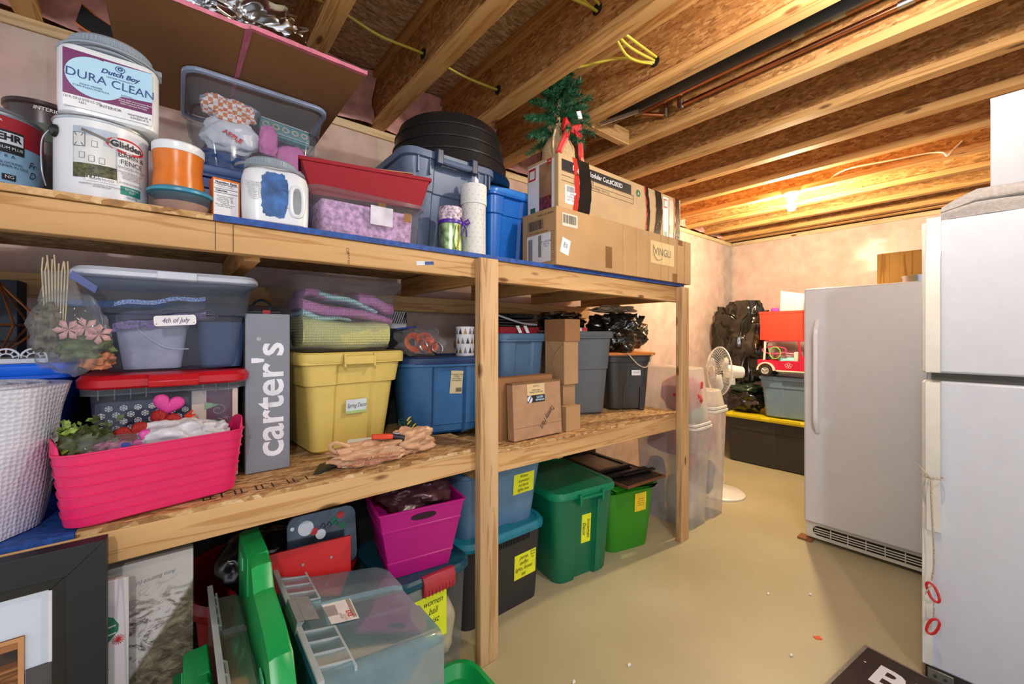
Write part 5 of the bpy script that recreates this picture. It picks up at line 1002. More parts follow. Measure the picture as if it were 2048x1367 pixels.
swm = plain('swirl_pale', '#a98a95', 0.5); firm = plain('fir_green', '#7d9a80', 0.5)
for z, s in ((0.20, 1), (0.16, -1), (0.115, 1), (0.08, 1)):
    g = MB(); g.tube([(0.012 + s*0.0008 + (0.004 + 0.0011*k)*math.cos(k*0.55), -0.1015, z + (0.004 + 0.0011*k)*0.8*math.sin(k*0.55)) for k in range(15)], 0.0012, 4); g.build('swirl', swm, t2)
for x, z in ((0.0, 0.215), (0.008, 0.165), (-0.004, 0.12)):
    g = MB(); g.add([(x-0.018, -0.1013, z-0.012), (x-0.018, -0.1013, z+0.010), (x+0.018, -0.1013, z)], [(0, 2, 1)]); g.build('fir_tree', firm, t2)
for k in range(1):
    g = MB()
    for q in range(3): a = math.pi*q/3; g.tube([(0.033 - 0.009*math.cos(a), -0.1014, 0.175 - 0.009*math.sin(a)), (0.033 + 0.009*math.cos(a), -0.1014, 0.175 + 0.009*math.sin(a))], 0.0008, 4)
    g.build('snowflake', swm, t2)
# white-lid clear tote above
LZ = MZ + 0.3305
clearnavy = clear('clear_tote_cool', '#b9c6da', 0.13, 0.1, '#dfe7f2')
t = tote('white_lid_tote', 'clear tote with a white lid and a 4th of July tag', (-0.008, 1.675, LZ), 0, 0.355, 0.44, 0.255, clearnavy, None, a=0.045, tp=0.82, see=True, handle=False, ind=0.006, shoulder=0.60, step=0.008, rim=0.012)
wl = plain('white_lid', '#d5d9e4', 0.35, var=0.02); g = MB(); g.loft([crr(0.385, 0.47, 0.05, 0.247), crr(0.402, 0.486, 0.055, 0.252), crr(0.402, 0.486, 0.055, 0.262), crr(0.385, 0.47, 0.05, 0.272), crr(0.33, 0.42, 0.04, 0.273)]); g.build('lid', wl, t)
MB().loft([[(x, -0.235, 0.246), (x, -0.248, 0.250), (x, -0.246, 0.270), (x, -0.235, 0.272)] for x in (-0.035, 0.05)]).build('lid_lip', wl, t, bevel=0.002)
tg = T('july_tag', 'small white wooden 4th of July tag on the white-lidded tote', 'tag', (-0.005, 1.455, LZ+0.140), 0, rot=(0, R(-4), 0)); MB().loft([[(x, y, z) for x, z in [(p[0], p[1]) for p in rrect(-0.045, 0.045, -0.014, 0.014, 0.006, 0, 3)]] for y in (-0.002, 0.001)]).build('tag_board', paper, tg)
for s in (-1, 1): MB().tube([(s*0.04, -0.003, -0.008), (s*0.04, -0.002, -0.008)], 0.0014, 6).build('pin', redink, tg)
scribble(tg, ['4th of July'], (0, -0.003, 0), 0.019, mat=plain('pencil', '#6a4f7c', 0.6), sx=0.75)
t2 = T('white_bucket', 'white plastic bucket with a wire bail inside the white-lidded tote', 'bucket', (-0.055, 1.60, LZ+0.004)); bw = plain('bucket_white', '#cfc8d2', 0.4); MB().loft([crr(0.125, 0.10, 0.02, 0), crr(0.155, 0.13, 0.025, 0.115), crr(0.162, 0.137, 0.027, 0.116), crr(0.162, 0.137, 0.027, 0.128)]).build('bucket_body', bw, t2); wire('bail', [(-0.04, -0.07, 0.124), (-0.01, -0.072, 0.09), (0.03, -0.071, 0.06), (0.08, -0.068, 0.055)], 0.0016, paper, t2)
tag(MB().loft([crr(0.10, 0.12, 0.02, 0, 4, 0.105, 1.58), crr(0.13, 0.16, 0.02, 0.135, 4, 0.108, 1.60)]).build('navy_bin', plain('navy_soft', '#33486e', 0.5)), 'navy container at the right inside the white-lidded tote', 'container').location = (0, 0, LZ+0.004)
lav = plain('lavender_strip', '#9a7fa8', 0.6, var=0.3, nscale=120)
for nm, lab, mm_, z0, z1, y0, th in (('garland_strip', 'lavender glitter garland strip inside the white-lidded tote', lav, 0.118, 0.160, 1.52, 0.022), ('dark_banner', 'grey-brown rolled banner above the lavender garland', plain('banner', '#5b5565', 0.6, var=0.2), 0.145, 0.195, 1.60, 0.025), ('sequin_strip', 'silver sequin strip at the top inside the white-lidded tote', plain('sequin', '#7c84a0', 0.3, metal=0.5, var=0.6, nscale=300), 0.185, 0.212, 1.56, 0.012)):
    rows = [[(-0.135 + 0.20*k/12, y0 + yy, LZ + z0 + (z1-z0)*k/12 + th*0.5*zz + 0.004*math.sin(k)) for yy, zz in ((-0.004, -1), (0.012, -1), (0.012, 1), (-0.004, 1))] for k in range(13)]
    g = MB(); g.loft(rows); tag(g.build(nm, mm_), lab, 'garland')
g = MB(); rs = random.Random(9); P7 = [(0.0 + rs.uniform(-0.05, 0.10), 1.52 + rs.uniform(-0.02, 0.05), LZ + 0.145 + rs.uniform(-0.02, 0.035)) for k in range(26)]
tag(wire('wire_lights', P7, 0.0009, plain('wire_brown', '#7a6672', 0.5), None, 5, 4), 'tangle of thin wire fairy lights in the white-lidded tote', 'lights')
# ziploc bag of flowers with sticks
t = T('flower_bag', 'clear zip bag of pink flowers with sticks poking out at the top', 'bag', (-0.195, 1.405, LZ+0.012))
crumple('bag_film', bagclear, t, (0.0, 0, 0.092), (0.068, 0.045, 0.095), 21, 0.16, 4, 60, 40, 0.85, flat=False)
g = MB(); g.loft([[(-0.052, -0.006, 0.165), (0.018, -0.012, 0.160), (0.018, 0.01, 0.160), (-0.05, 0.012, 0.165)], [(-0.044, -0.006, 0.205), (0.012, -0.012, 0.200), (0.012, 0.008, 0.200), (-0.042, 0.010, 0.205)], [(-0.046, -0.006, 0.235), (-0.002, -0.01, 0.238), (-0.002, 0.008, 0.238), (-0.044, 0.010, 0.235)]], False, False); g.build('bag_neck', bagclear, t)
g = MB(); g.hexa([(-0.002, -0.013, 0.222), (0.042, -0.016, 0.188), (0.042, -0.013, 0.188), (-0.002, -0.010, 0.222), (0.004, -0.013, 0.240), (0.046, -0.016, 0.204), (0.046, -0.013, 0.204), (0.004, -0.010, 0.240)]); g.build('zip_strip', plain('zip_blue', '#22357f', 0.35), t)
for k in range(9):
    x = -0.046 + 0.0052*k; MB().tube([(x*0.6-0.01, 0, 0.05), (x, 0.0, 0.235), (x + rs.uniform(-0.006, 0.006), -0.002, 0.262 + rs.uniform(-0.008, 0.012))], 0.0014, 6).build('stick', plain('stick_wood', '#cbb892', 0.8), t)
petal = plain('petal_pink', '#d8a4a2', 0.7, var=0.06)
for cx, cz in ((0.028, 0.105), (0.050, 0.09), (0.0, 0.10)):
    for k in range(6):
        a = 2*math.pi*k/6 + cx*30; ca, sa = math.cos(a), math.sin(a); g = MB(); 
        g.add([(cx, -0.030, cz), (cx + 0.018*math.cos(a-0.4), -0.036, cz + 0.018*math.sin(a-0.4)), (cx + 0.026*ca, -0.030, cz + 0.026*sa), (cx + 0.018*math.cos(a+0.4), -0.034, cz + 0.018*math.sin(a+0.4))], [(0, 1, 2, 3)]); g.build('petal', petal, t, solid=0.001)
crumple('leaves', plain('leaf_mix', '#4d5a36', 0.7, var=0.6, nscale=50), t, (0.025, 0, 0.062), (0.045, 0.03, 0.032), 13, 0.35, 6, 40, 24); crumple('orange_flowers', plain('flower_orange', '#a8694a', 0.7, var=0.4, nscale=50), t, (0.045, -0.005, 0.028), (0.028, 0.02, 0.022), 15, 0.3, 6, 30, 18, flat=False)
crumple('dried_stems', plain('dry_stems', '#5d5748', 0.8, var=0.6, nscale=60), t, (-0.038, 0, 0.10), (0.022, 0.03, 0.055), 17, 0.3, 6, 30, 18)
# pink ribbed basket
pk = plain('basket_pink', '#dc2363', 0.36, var=0.02)
BX = (-0.040, 1.380, MZ); t = T('pink_basket', 'hot pink ribbed plastic basket overhanging the middle shelf front', 'basket', BX, R(12)); t.scale = (1.05, 1.0, 1.07)
def brr(k, z, e=0): return crr(0.310 + 0.035*k + e, 0.105 + 0.025*k + e, 0.040, z, 6)
secs = []
for i in range(7):
    z0 = 0.006 + 0.022*i; k0 = z0/0.155
    secs += [brr(k0, z0), brr(k0 + 0.12, z0 + 0.018), brr(k0 + 0.13, z0 + 0.019, 0.004), brr(k0 + 0.14, z0 + 0.021, 0.004)]
g = MB(); g.loft([brr(0, 0.0, -0.02)] + secs + [brr(1.02, 0.160, 0.004), brr(1.02, 0.160, -0.004), brr(0.5, 0.08, -0.006), brr(0.1, 0.01, -0.006)]); g.build('basket_body', pk, t)
for s in (-1, 1):
    g = MB(); P8 = []
    for k in range(11):
        a = -math.pi/2 + math.pi*k/10; P8.append((s*(0.165 + 0.010*math.cos(a)), 0.040*math.sin(a), 0.158))
    rows = [[(x*0.985, y, z-0.006), (x, y, z-0.006), (x*1.0, y, z + 0.030*math.cos((i-5)/10*math.pi)**0.5 if abs(i-5) < 5 else z), (x*0.985, y, z + 0.030*math.cos((i-5)/10*math.pi)**0.5 if abs(i-5) < 5 else z)] for i, (x, y, z) in enumerate(P8)]
    g.loft(rows); g.build('handle_wing', pk, t)
def bw_(x, y, z): # basket-local to world
    c_, s_ = math.cos(R(12)), math.sin(R(12)); return (BX[0] + x*c_ - y*s_, BX[1] + x*s_ + y*c_, BX[2] + z)
pb = plain('grey_white_bag', '#c9c9cf', 0.3, var=0.06, nscale=14, bmp=0.5, bscale=40)
tag(crumple('shopping_bag', pb, None, bw_(0.035, 0.004, 0.163), (0.095, 0.045, 0.045), 31, 0.22, 5, 90, 50, 0.85), 'crumpled white shopping bag in the pink basket', 'bag'); tag(crumple('shopping_bag', pb, None, bw_(0.112, 0.004, 0.158), (0.045, 0.035, 0.033), 33, 0.22, 5, 60, 36, 0.85), 'white shopping bag with red print at the right end of the pink basket', 'bag')
def heart(nm, lab, loc, s, m, rz, ry):
    g = MB(); secs = []
    for j in range(9):
        ph = -math.pi/2 + math.pi*j/8; k = max(0.02, math.cos(ph)**0.7); d_ = math.sin(ph)*0.32
        secs.append([(k*s*0.062*16*math.sin(a)**3, d_*s, k*s*0.062*(13*math.cos(a) - 5*math.cos(2*a) - 2*math.cos(3*a) - math.cos(4*a))) for a in [2*math.pi*q/40 for q in range(40)]])
    g.loft(secs); o = g.build(nm, m, None, smooth=1.2); o.location = loc; o.rotation_euler = (R(8), R(ry), R(rz)); return tag(o, lab, 'heart ornament')
gr_ = plain('red_sparkle', '#a8120c', 0.3, var=0.4, nscale=500, bmp=1.0, bscale=700); gp_ = plain('pink_sparkle', '#e0479c', 0.45, var=0.15, nscale=500, bmp=0.8, bscale=700)
heart('glitter_heart', 'large red glitter heart in the middle of the pink basket', bw_(-0.045, 0.015, 0.185), 0.034, gr_, 5, -15); heart('glitter_heart', 'red glitter heart with a red ribbon behind the white bag', bw_(0.020, 0.03, 0.205), 0.034, gr_, -10, 20)
heart('glitter_heart', 'pink glitter heart propped highest above the basket', bw_(0.030, 0.045, 0.245), 0.034, gp_, 0, 15); heart('glitter_heart', 'smooth bright pink heart low between the two bags', bw_(-0.028, -0.02, 0.172), 0.026, plain('pink_smooth', '#d0449a', 0.4), 0, -60)
g = MB(); 
for k in range(5): g.tube([bw_(0.062, 0.03, 0.21), bw_(0.078 + 0.006*k, 0.02, 0.225 - 0.012*k)], 0.0028, 5)
tag(g.build('red_ribbon', plain('ribbon_redgloss', '#d63a1e', 0.3)), 'curly shiny red ribbon beside the red heart', 'ribbon')
t = T('greenery', 'artificial green leaf cluster at the left end of the pink basket', 'artificial plant', bw_(-0.125, 0.02, 0.12)); lg = plain('leaf_light', '#7d9a3e', 0.5, var=0.3, nscale=80); ld = plain('leaf_dark', '#3f4c20', 0.5, var=0.3, nscale=80)
for k in range(90):
    p0 = Vector((rs.uniform(-0.045, 0.050), rs.uniform(-0.03, 0.04), rs.uniform(0.03, 0.105))); d0 = Vector((rs.uniform(-1, 1), rs.uniform(-1, 0.3), rs.uniform(-0.2, 1))).normalized(); s0 = d0.cross(Vector((0.2, 0.9, 0.1))).normalized(); L0 = rs.uniform(0.014, 0.024)
    g = MB(); g.add([tuple(p0), tuple(p0 + d0*L0*0.5 + s0*L0*0.32), tuple(p0 + d0*L0), tuple(p0 + d0*L0*0.5 - s0*L0*0.32)], [(0, 1, 2, 3)]); g.build('leaf', lg if p0.x < 0 else ld, t)
crumple('leaf_core', ld, t, (0, 0, 0.045), (0.045, 0.035, 0.05), 3, 0.3, 6, 24, 16)
t = T('snack_bag', 'clear zip bag of rose-coloured pieces at the front left of the basket', 'bag', bw_(-0.085, -0.008, 0.162)); crumple('bag_film', bagclear, t, (0, 0, 0), (0.058, 0.028, 0.030), 41, 0.2, 5, 50, 30, 0.7); crumple('bag_contents', plain('rose_pieces', '#9c5b74', 0.5, var=0.5, nscale=90), t, (-0.005, 0, -0.003), (0.045, 0.020, 0.020), 42, 0.3, 7, 40, 24); MB().box(0.018, 0.034, -0.027, -0.025, -0.008, 0.014).build('blue_print', plain('print_blue', '#33479a', 0.4), t)
# carter's carton
cgrey = plain('carton_grey', '#7f8590', 0.6, var=0.02, bmp=0.1); t = T('grey_carton', 'tall grey carton lettered carters standing on the middle shelf', 'carton', (0.2235, 1.70, MZ))
MB().box(-0.063, 0.060, -0.205, 0.20, 0, 0.497).build('carton_body', cgrey, t, bevel=0.002); MB().box(-0.064, -0.0632, -0.203, 0.198, 0.003, 0.494).build('side_panel', plain('carton_side', '#3a332e', 0.7), t)
wtx = plain('carton_white', '#e4e6ee', 0.5); text("carter's", 0.118, wtx, t, (0.004, -0.205, 0.225), rot=math.pi/2, bold=0.0022, sx=1.02, off=0.0008); text('®', 0.016, wtx, t, (-0.026, -0.205, 0.418), rot=math.pi/2)
t = T('stroller_strap', 'black carry strap with a red tag on top of the grey carton', 'strap', (0.215, 1.57, MZ+0.499)); wire('loop', [(-0.03, 0, 0.002), (-0.026, 0, 0.03), (0.0, 0, 0.046), (0.024, 0, 0.03), (0.028, 0, 0.002)], 0.005, blackp, t); MB().box(-0.045, 0.055, -0.015, 0.06, 0.0, 0.012).build('strap_base', blackp, t, bevel=0.003); MB().box(0.0, 0.022, -0.018, -0.0155, 0.001, 0.012).build('red_tag', redink, t)
# yellow tote and knit tote
yt = plain('butter_yellow', '#d9bf66', 0.42, var=0.02)
t = tote('yellow_tote', 'butter yellow tote with a Spring Decor note under the knit blankets', (0.492, 1.745, MZ), R(5), 0.345, 0.42, 0.355, yt, yt, a=0.062, tp=0.80, ind=0.012, r=0.035, shoulder=0.70, step=0.010, lidh=0.026)
patch(0.078, 0.052, plain('note_spring', '#cfd9dc', 0.6, var=0.04), t, (0.008, -0.192, 0.165), u=(0, -0.08, 1), name='note'); patch(0.078, 0.010, plain('note_green', '#a9c47a', 0.6), t, (0.008, -0.1905, 0.144), u=(0, -0.08, 1), name='note_edge', off=0.0008); scribble(t, ['Spring Decor'], (0.010, -0.193, 0.168), 0.022, u=(0, -0.08, 1), sx=0.62)
KZ = MZ + 0.355 + 0.0145
t = tote('knit_tote', 'clear tote of folded knit blankets on the yellow tote', (0.485, 1.745, KZ), R(3), 0.37, 0.44, 0.262, clearp, None, a=0.07, tp=0.88, see=True, handle=False, ind=0.004, shoulder=0.8, step=0.004, rim=0.02)
m_, n_, b_ = nt('knit_base')
def knit(nm, col, col2=None):
    m, n, b = nt(nm); co = coords(n, (1, 1, 1)); w1 = nd(n, 'ShaderNodeTexWave', wave_type='BANDS', bands_direction='Z'); w1.inputs['Scale'].default_value = 32; w1.inputs['Distortion'].default_value = 0.6; w1.inputs['Detail Scale'].default_value = 3; n.links.new(co, w1.inputs['Vector'])
    w2 = nd(n, 'ShaderNodeTexWave', wave_type='BANDS', bands_direction='X'); w2.inputs['Scale'].default_value = 40; w2.inputs['Distortion'].default_value = 1.5; n.links.new(co, w2.inputs['Vector'])
    mu = nd(n, 'ShaderNodeMath', operation='MULTIPLY'); n.links.new(w1.outputs['Fac'], mu.inputs[0]); n.links.new(w2.outputs['Fac'], mu.inputs[1])
    c = srgb(col); c2 = srgb(col2) if col2 else tuple(v*0.62 for v in c[:3]) + (1,); r = ramp(n, mu.outputs[0], [(0.0, c2), (0.14, c)]); n.links.new(r.outputs[0], b.inputs['Base Color']); b.inputs['Roughness'].default_value = 0.95; bump(n, b, mu.outputs[0], 0.9, 0.004); return m
ky, kp, kb = knit('knit_yellow', '#d9d690'), knit('knit_pink', '#d98ac2'), knit('knit_blue', '#8fd0d8', '#d9e4dc')
def fold(nm, lab, m, x0, x1, za, zb, ha, hb_, y=1.56, seed=0, cat='blanket'):
    rows = []
    for k in range(25):
        s = k/24; x = x0 + (x1-x0)*s; z = za + (zb-za)*s + 0.006*math.sin(s*7+seed); h = ha + (hb_-ha)*s; row = []
        for q in range(18):
            a = 2*math.pi*q/18; sg = lambda v: math.copysign(abs(v)**0.6, v); row.append((x + 0.0, y + 0.13*(sg(math.cos(a))+1)*0.5*1.6 - 0.0, z + h*0.5*sg(math.sin(a)) + 0.003*noise.noise(Vector((s*6, a, seed)))))
        rows.append(row)
    g = MB(); g.loft(rows); return tag(g.build(nm, m, smooth=1.2), lab, cat)
fold('folded_blanket', 'pale yellow knit blanket folded at the bottom of the clear tote', ky, 0.335, 0.645, KZ+0.068, KZ+0.058, 0.115, 0.10, 1.548, 1)
fold('folded_blanket', 'aqua and white knit blanket peeking left above the yellow one', kb, 0.335, 0.50, KZ+0.135, KZ+0.112, 0.03, 0.008, 1.552, 2)
fold('folded_blanket', 'pink knit blanket folded across the middle of the clear tote', kp, 0.335, 0.655, KZ+0.168, KZ+0.118, 0.05, 0.028, 1.555, 3)
fold('folded_blanket', 'aqua knit blanket stripe running diagonally under the pink top fold', kb, 0.39, 0.60, KZ+0.216, KZ+0.155, 0.028, 0.02, 1.560, 4); fold('folded_blanket', 'pink knit blanket bunched at the top right of the clear tote', kp, 0.53, 0.665, KZ+0.205, KZ+0.165, 0.06, 0.05, 1.562, 5); fold('folded_blanket', 'pink knit fold at the upper left of the clear tote', kp, 0.345, 0.45, KZ+0.212, KZ+0.205, 0.035, 0.02, 1.565, 6)
# blue tote with the sticker, things on top
bt2 = plain('denim_blue', '#2f6396', 0.36, var=0.04)
t = tote('denim_blue_tote', 'denim blue tote with a price sticker left of the middle post', (0.938, 1.685, MZ), R(-13), 0.40, 0.32, 0.325, bt2, plain('denim_lid', '#1f3a66', 0.35), a=0.065, tp=0.86, ind=0.014, r=0.10, shoulder=0.12, step=0.004, handle=False)
patch(0.055, 0.10, plain('sticker_tan', '#cdbf95', 0.6, var=0.04), t, (0.035, -0.143, 0.225), u=(0, -0.07, 1), rot=-0.06, name='price_sticker', off=-0.002+0.006); text('STORAGE TOTE\n18 GAL\nLid and base\nsold together', 0.0085, ink, t, (0.035, -0.149, 0.245), u=(0, -0.07, 1), rot=-0.06, off=0.0016); barcode(t, (0.045, -0.1485, 0.192), 0.028, 0.018)
DZ = MZ + 0.325 + 0.012
t = T('ribbon_bag', 'clear zip bag of orange ribbon spools on the denim blue tote', 'bag', (0.80, 1.60, DZ+0.062)); crumple('bag_film', bagclear, t, (0, 0, 0.0), (0.105, 0.06, 0.062), 51, 0.2, 4, 70, 44, 0.8); 
orc = plain('orange_ribbon', '#d8571f', 0.35, var=0.25, nscale=60)
for cx, cz, rr2, tl in ((-0.035, 0.0, 0.042, 0.2), (0.015, 0.004, 0.040, 0.6), (0.035, -0.014, 0.034, -0.3)):
    g = MB()
    for q in range(5): g.tube([(cx + (rr2-0.005*q)*math.cos(a), -0.018 + 0.012*math.sin(a+tl) + 0.004*q, cz + (rr2-0.005*q)*math.sin(a)*0.9) for a in [2*math.pi*k/22 for k in range(22)]], 0.0032, 5, closed=True)
    o = g.build('ribbon_coil', orc, t); o['kind'] = 'stuff'
for x, z, rz2 in ((-0.002, -0.018, 0.5), (0.062, -0.026, 0.1)):
    g = MB(); g.lathe([(0.026, -0.008), (0.026, 0.008)], n=28, cap0=False, cap1=False); o = g.build('silver_spool', foil, t, solid=0.002); o.rotation_euler = (R(70), 0, rz2); o.location = (x, -0.03, z)
MB().tube([(-0.11, -0.01, 0.055), (-0.03, -0.02, 0.064)], 0.004, 6).build('zip_strip', plain('zip_navy', '#1f3f8e', 0.4), t)
t = T('tree_print_canister', 'white canister printed with small gold and black trees beside the ribbon bag', 'canister', (1.0, 1.56, DZ)); MB().lathe([(0.040, 0), (0.041, 0.002), (0.041, 0.128), (0.038, 0.130), (0.02, 0.130)], n=40).build('canister_body', plain('canister_white', '#d5d6dc', 0.35), t)
for j in range(3):
    for i in range(7):
        a0 = -math.pi/2 + (i-3)*0.55 + (0.27 if j % 2 else 0); z = 0.012 + 0.042*j; g = MB(); r_ = 0.0414
        pts3 = [(r_*math.cos(a0-0.20), r_*math.sin(a0-0.20), z), (r_*1.01*math.cos(a0), r_*1.01*math.sin(a0), z), (r_*math.cos(a0+0.20), r_*math.sin(a0+0.20), z), (r_*1.01*math.cos(a0), r_*1.01*math.sin(a0), z+0.028)]
        g.add(pts3, [(0, 1, 3), (1, 2, 3)]); g.build('tree_print', [ink, plain('gold_print', '#9a7440', 0.3, metal=0.6), greyink][(i+j) % 3], t)
t = carton('tall_dark_carton', 'tall dark carton behind the ribbon bag', (0.82, 1.95, MZ), 0, 0.20, 0.10, 0.46, plain('black_card2', '#17181b', 0.6), seam=False, tape=False)
t = T('striped_box', 'small white box with black diagonal stripes on the tall dark carton', 'box', (0.80, 1.95, MZ+0.4605)); MB().box(-0.09, 0.075, -0.05, 0.04, 0, 0.082).build('box_body', paper, t, bevel=0.001)
for k in range(15):
    x = -0.09 + 0.0115*k; MB().hexa([(x, -0.0512, 0.024), (x+0.005, -0.0512, 0.024), (x+0.005, -0.0502, 0.024), (x, -0.0502, 0.024), (min(x+0.022, 0.07), -0.0512, 0.080), (min(x+0.027, 0.075), -0.0512, 0.080), (min(x+0.027, 0.075), -0.0502, 0.080), (min(x+0.022, 0.07), -0.0502, 0.080)]).build('stripe', ink, t)
# string lights, plastic bag with knife, tiles
t = T('string_lights', 'tangled green string lights between the yellow and blue totes', 'lights', (0.712, 1.53, MZ+0.004)); gw = plain('green_wire', '#1d4a3c', 0.4)
for k in range(7): wire('light_wire', [(rs.uniform(-0.03, 0.03), rs.uniform(-0.025, 0.03), 0.004 + rs.uniform(0.0, 0.085)) for _ in range(12)], 0.0018, gw, t, 5, 5)
for k in range(5): x, y, z = rs.uniform(-0.03, 0.025), -0.03, 0.03 + 0.015*k; MB().tube([(x, y, z), (x+0.008, y, z+0.010), (x+0.016, y-0.002, z+0.016)], [0.003, 0.004, 0.001], 8).build('bulb', plain('amber_bulb', '#c9b04a', 0.3), t)
tan = plain('tan_bag_m', '#c79c79', 0.35, var=0.08, nscale=12, bmp=0.4, bscale=50)
tag(crumple('carrier_bag', tan, None, (0.50, 1.375, MZ+0.034), (0.125, 0.055, 0.036), 61, 0.30, 5, 100, 56, 0.85), 'tan plastic shopping bag with red print lying at the middle shelf front', 'bag'); tag(crumple('carrier_bag', tan, None, (0.66, 1.40, MZ+0.042), (0.09, 0.045, 0.045), 63, 0.30, 5, 70, 40, 0.85), 'loose end of tan plastic bag near the denim blue tote', 'bag')
wire('bag_handle', [(0.40, 1.37, MZ+0.05), (0.37, 1.36, MZ+0.075), (0.385, 1.355, MZ+0.09), (0.43, 1.36, MZ+0.07)], [0.006]*19, tan)
tag(bpy.data.objects['bag_handle'], 'curled tan bag handle at the left of the tan bag', 'bag'); 
text('HAVE A NICE DAY\nBUY ONE GET ONE FREE', 0.014, plain('bag_red_print', '#a8431f', 0.5), bpy.data.objects['carrier_bag'], (0.50, 1.316, MZ+0.026))
t = T('utility_knife', 'orange and black utility knife lying on the tan bag', 'knife', (0.56, 1.372, MZ+0.080), R(-12), rot=(0, R(5), R(-12))); MB().box(-0.05, 0.02, -0.011, 0.011, -0.008, 0.008).build('knife_body', plain('knife_orange', '#d8431c', 0.4), t, bevel=0.003); MB().tube([(0.015, 0, 0), (0.06, -0.002, -0.008)], 0.010, 12).build('grip', blackp, t); MB().tube([(0.0, 0.016, 0.0), (0.085, 0.03, 0.006)], 0.0045, 8).build('pen_barrel', plain('knife_silver', '#b9bdc2', 0.3, metal=0.6), t)
tag(MB().hexa([(0.44, 1.42, MZ+0.062), (0.56, 1.39, MZ+0.066), (0.56, 1.43, MZ+0.066), (0.46, 1.47, MZ+0.062), (0.44, 1.42, MZ+0.065), (0.56, 1.39, MZ+0.069), (0.56, 1.43, MZ+0.069), (0.46, 1.47, MZ+0.065)]).build('paper_card', white_p), 'white card tucked on the tan bag beside the knife', 'card')
t = T('slate_tiles', 'flat dark slate tiles in front of the yellow tote', 'tile', (0.37, 1.42, MZ+0.001), R(12)); sl = plain('slate', '#2a2622', 0.5, var=0.4, nscale=40)
for k in range(5): MB().hexa([(0.0+0.02*k, -0.05+0.008*k, 0.0), (0.11+0.012*k, -0.045+0.008*k, 0.0), (0.12+0.012*k, 0.03+0.006*k, 0.0), (0.03+0.016*k, 0.03+0.006*k, 0.0)] and [(-0.06+0.022*k, -0.05, 0.0045*k), (-0.03+0.022*k, -0.052, 0.0045*k), (0.03+0.022*k, 0.03, 0.0045*k), (-0.0+0.022*k, 0.032, 0.0045*k), (-0.06+0.022*k, -0.05, 0.004+0.0045*k), (-0.03+0.022*k, -0.052, 0.004+0.0045*k), (0.03+0.022*k, 0.03, 0.004+0.0045*k), (-0.0+0.022*k, 0.032, 0.004+0.0045*k)]).build('tile', sl, t)
g = MB(); stampm = plain('stamp_ink', '#3a2a1c', 0.8)
for x in (0.05, 0.065, 0.09, 0.12, 0.135, 0.17, 0.185, 0.21, 0.25, 0.265, 0.30): g.box(x, x+0.004, 1.335, 1.375, MZ-0.002, MZ-0.0014); 
for x in (0.05, 0.12, 0.17, 0.25): g.box(x, x+0.03, 1.335, 1.339, MZ-0.002, MZ-0.0013)
o = g.build('printed_stamp', stampm, sh); o['kind'] = 'stuff'
# ---------------- right bay
sb2 = plain('slate_blue_tote', '#4e6b8a', 0.38, var=0.03)
X_ = 1.36; t = tote('steel_blue_tote', 'steel blue tote just right of the middle post', (X_, 1.78, rz_(X_)), 0, 0.275, 0.42, 0.455, sb2, sb2, a=0.05, tp=0.88, ind=0.010, handle=False, shoulder=0.55)
BT = rz_(X_) + 0.455 + 0.0115
t = T('red_tray', 'red tray on the steel blue tote', 'tray', (1.345, 1.70, BT)); MB().loft([crr(0.25, 0.22, 0.01, 0), crr(0.27, 0.24, 0.01, 0.032)]).build('tray_body', plain('tray_red', '#9a2430', 0.4), t)
t = T('black_trays', 'jumble of black and clear trays on the red tray', 'tray', (1.35, 1.70, BT+0.033))
for k in range(3): MB().hexa([(-0.14, -0.11, 0.004+0.014*k), (0.13, -0.11, 0.0+0.014*k), (0.13, 0.10, 0.0+0.014*k), (-0.14, 0.10, 0.008+0.014*k), (-0.14, -0.11, 0.010+0.014*k), (0.13, -0.11, 0.006+0.014*k), (0.13, 0.10, 0.006+0.014*k), (-0.14, 0.10, 0.014+0.014*k)]).build('tray', blackp, t)
for x in (-0.02, 0.03): MB().hexa([(x, -0.125, -0.03), (x+0.02, -0.125, -0.03), (x+0.02, -0.121, -0.03), (x, -0.121, -0.03), (x-0.02, -0.125, 0.006), (x, -0.125, 0.006), (x, -0.121, 0.006), (x-0.02, -0.121, 0.006)]).build('white_clip', white_p, t)
wire('grey_strap', [(-0.15, -0.12, 0.055), (-0.08, -0.13, 0.035), (0.0, -0.13, 0.018), (0.10, -0.125, 0.012)], 0.005, greyp, t)
t = T('silver_platter', 'round pressed silver tray resting on the black trays', 'platter', (1.43, 1.76, BT+0.078), 0, rot=(R(2), 0, 0)); MB().lathe([(0.13, 0), (0.155, 0.008), (0.168, 0.026), (0.172, 0.028), (0.166, 0.030), (0.15, 0.012), (0.13, 0.006)], n=64, cap1=False).build('platter_body', plain('pressed_silver', '#b9bdc0', 0.25, metal=1, var=0.3, nscale=90, bmp=1.0, bscale=120), t)
for x in (0.05, 0.11): wire('wire_handle', [(x, -0.16, 0.0), (x+0.03, -0.15, 0.03), (x+0.06, -0.12, 0.05)], 0.0018, ink, t)
kc = card
def sbox(nm, lab, x0, x1, y0, y1, z0, z1, m=card, **k): return carton(nm, lab, ((x0+x1)/2, (y0+y1)/2, z0), 0, x1-x0, y1-y0, z1-z0-0.0018, m, **k)
z0 = rz_(1.53); sbox('brown_carton', 'lowest brown carton in the stack left of the grey tote', 1.487, 1.575, 1.42, 1.54, z0, 1.0, tape=False); bx = sbox('brown_carton', 'tall middle brown carton with a folded flap in the stack', 1.480, 1.582, 1.405, 1.545, 1.0005, 1.214, tape=False)
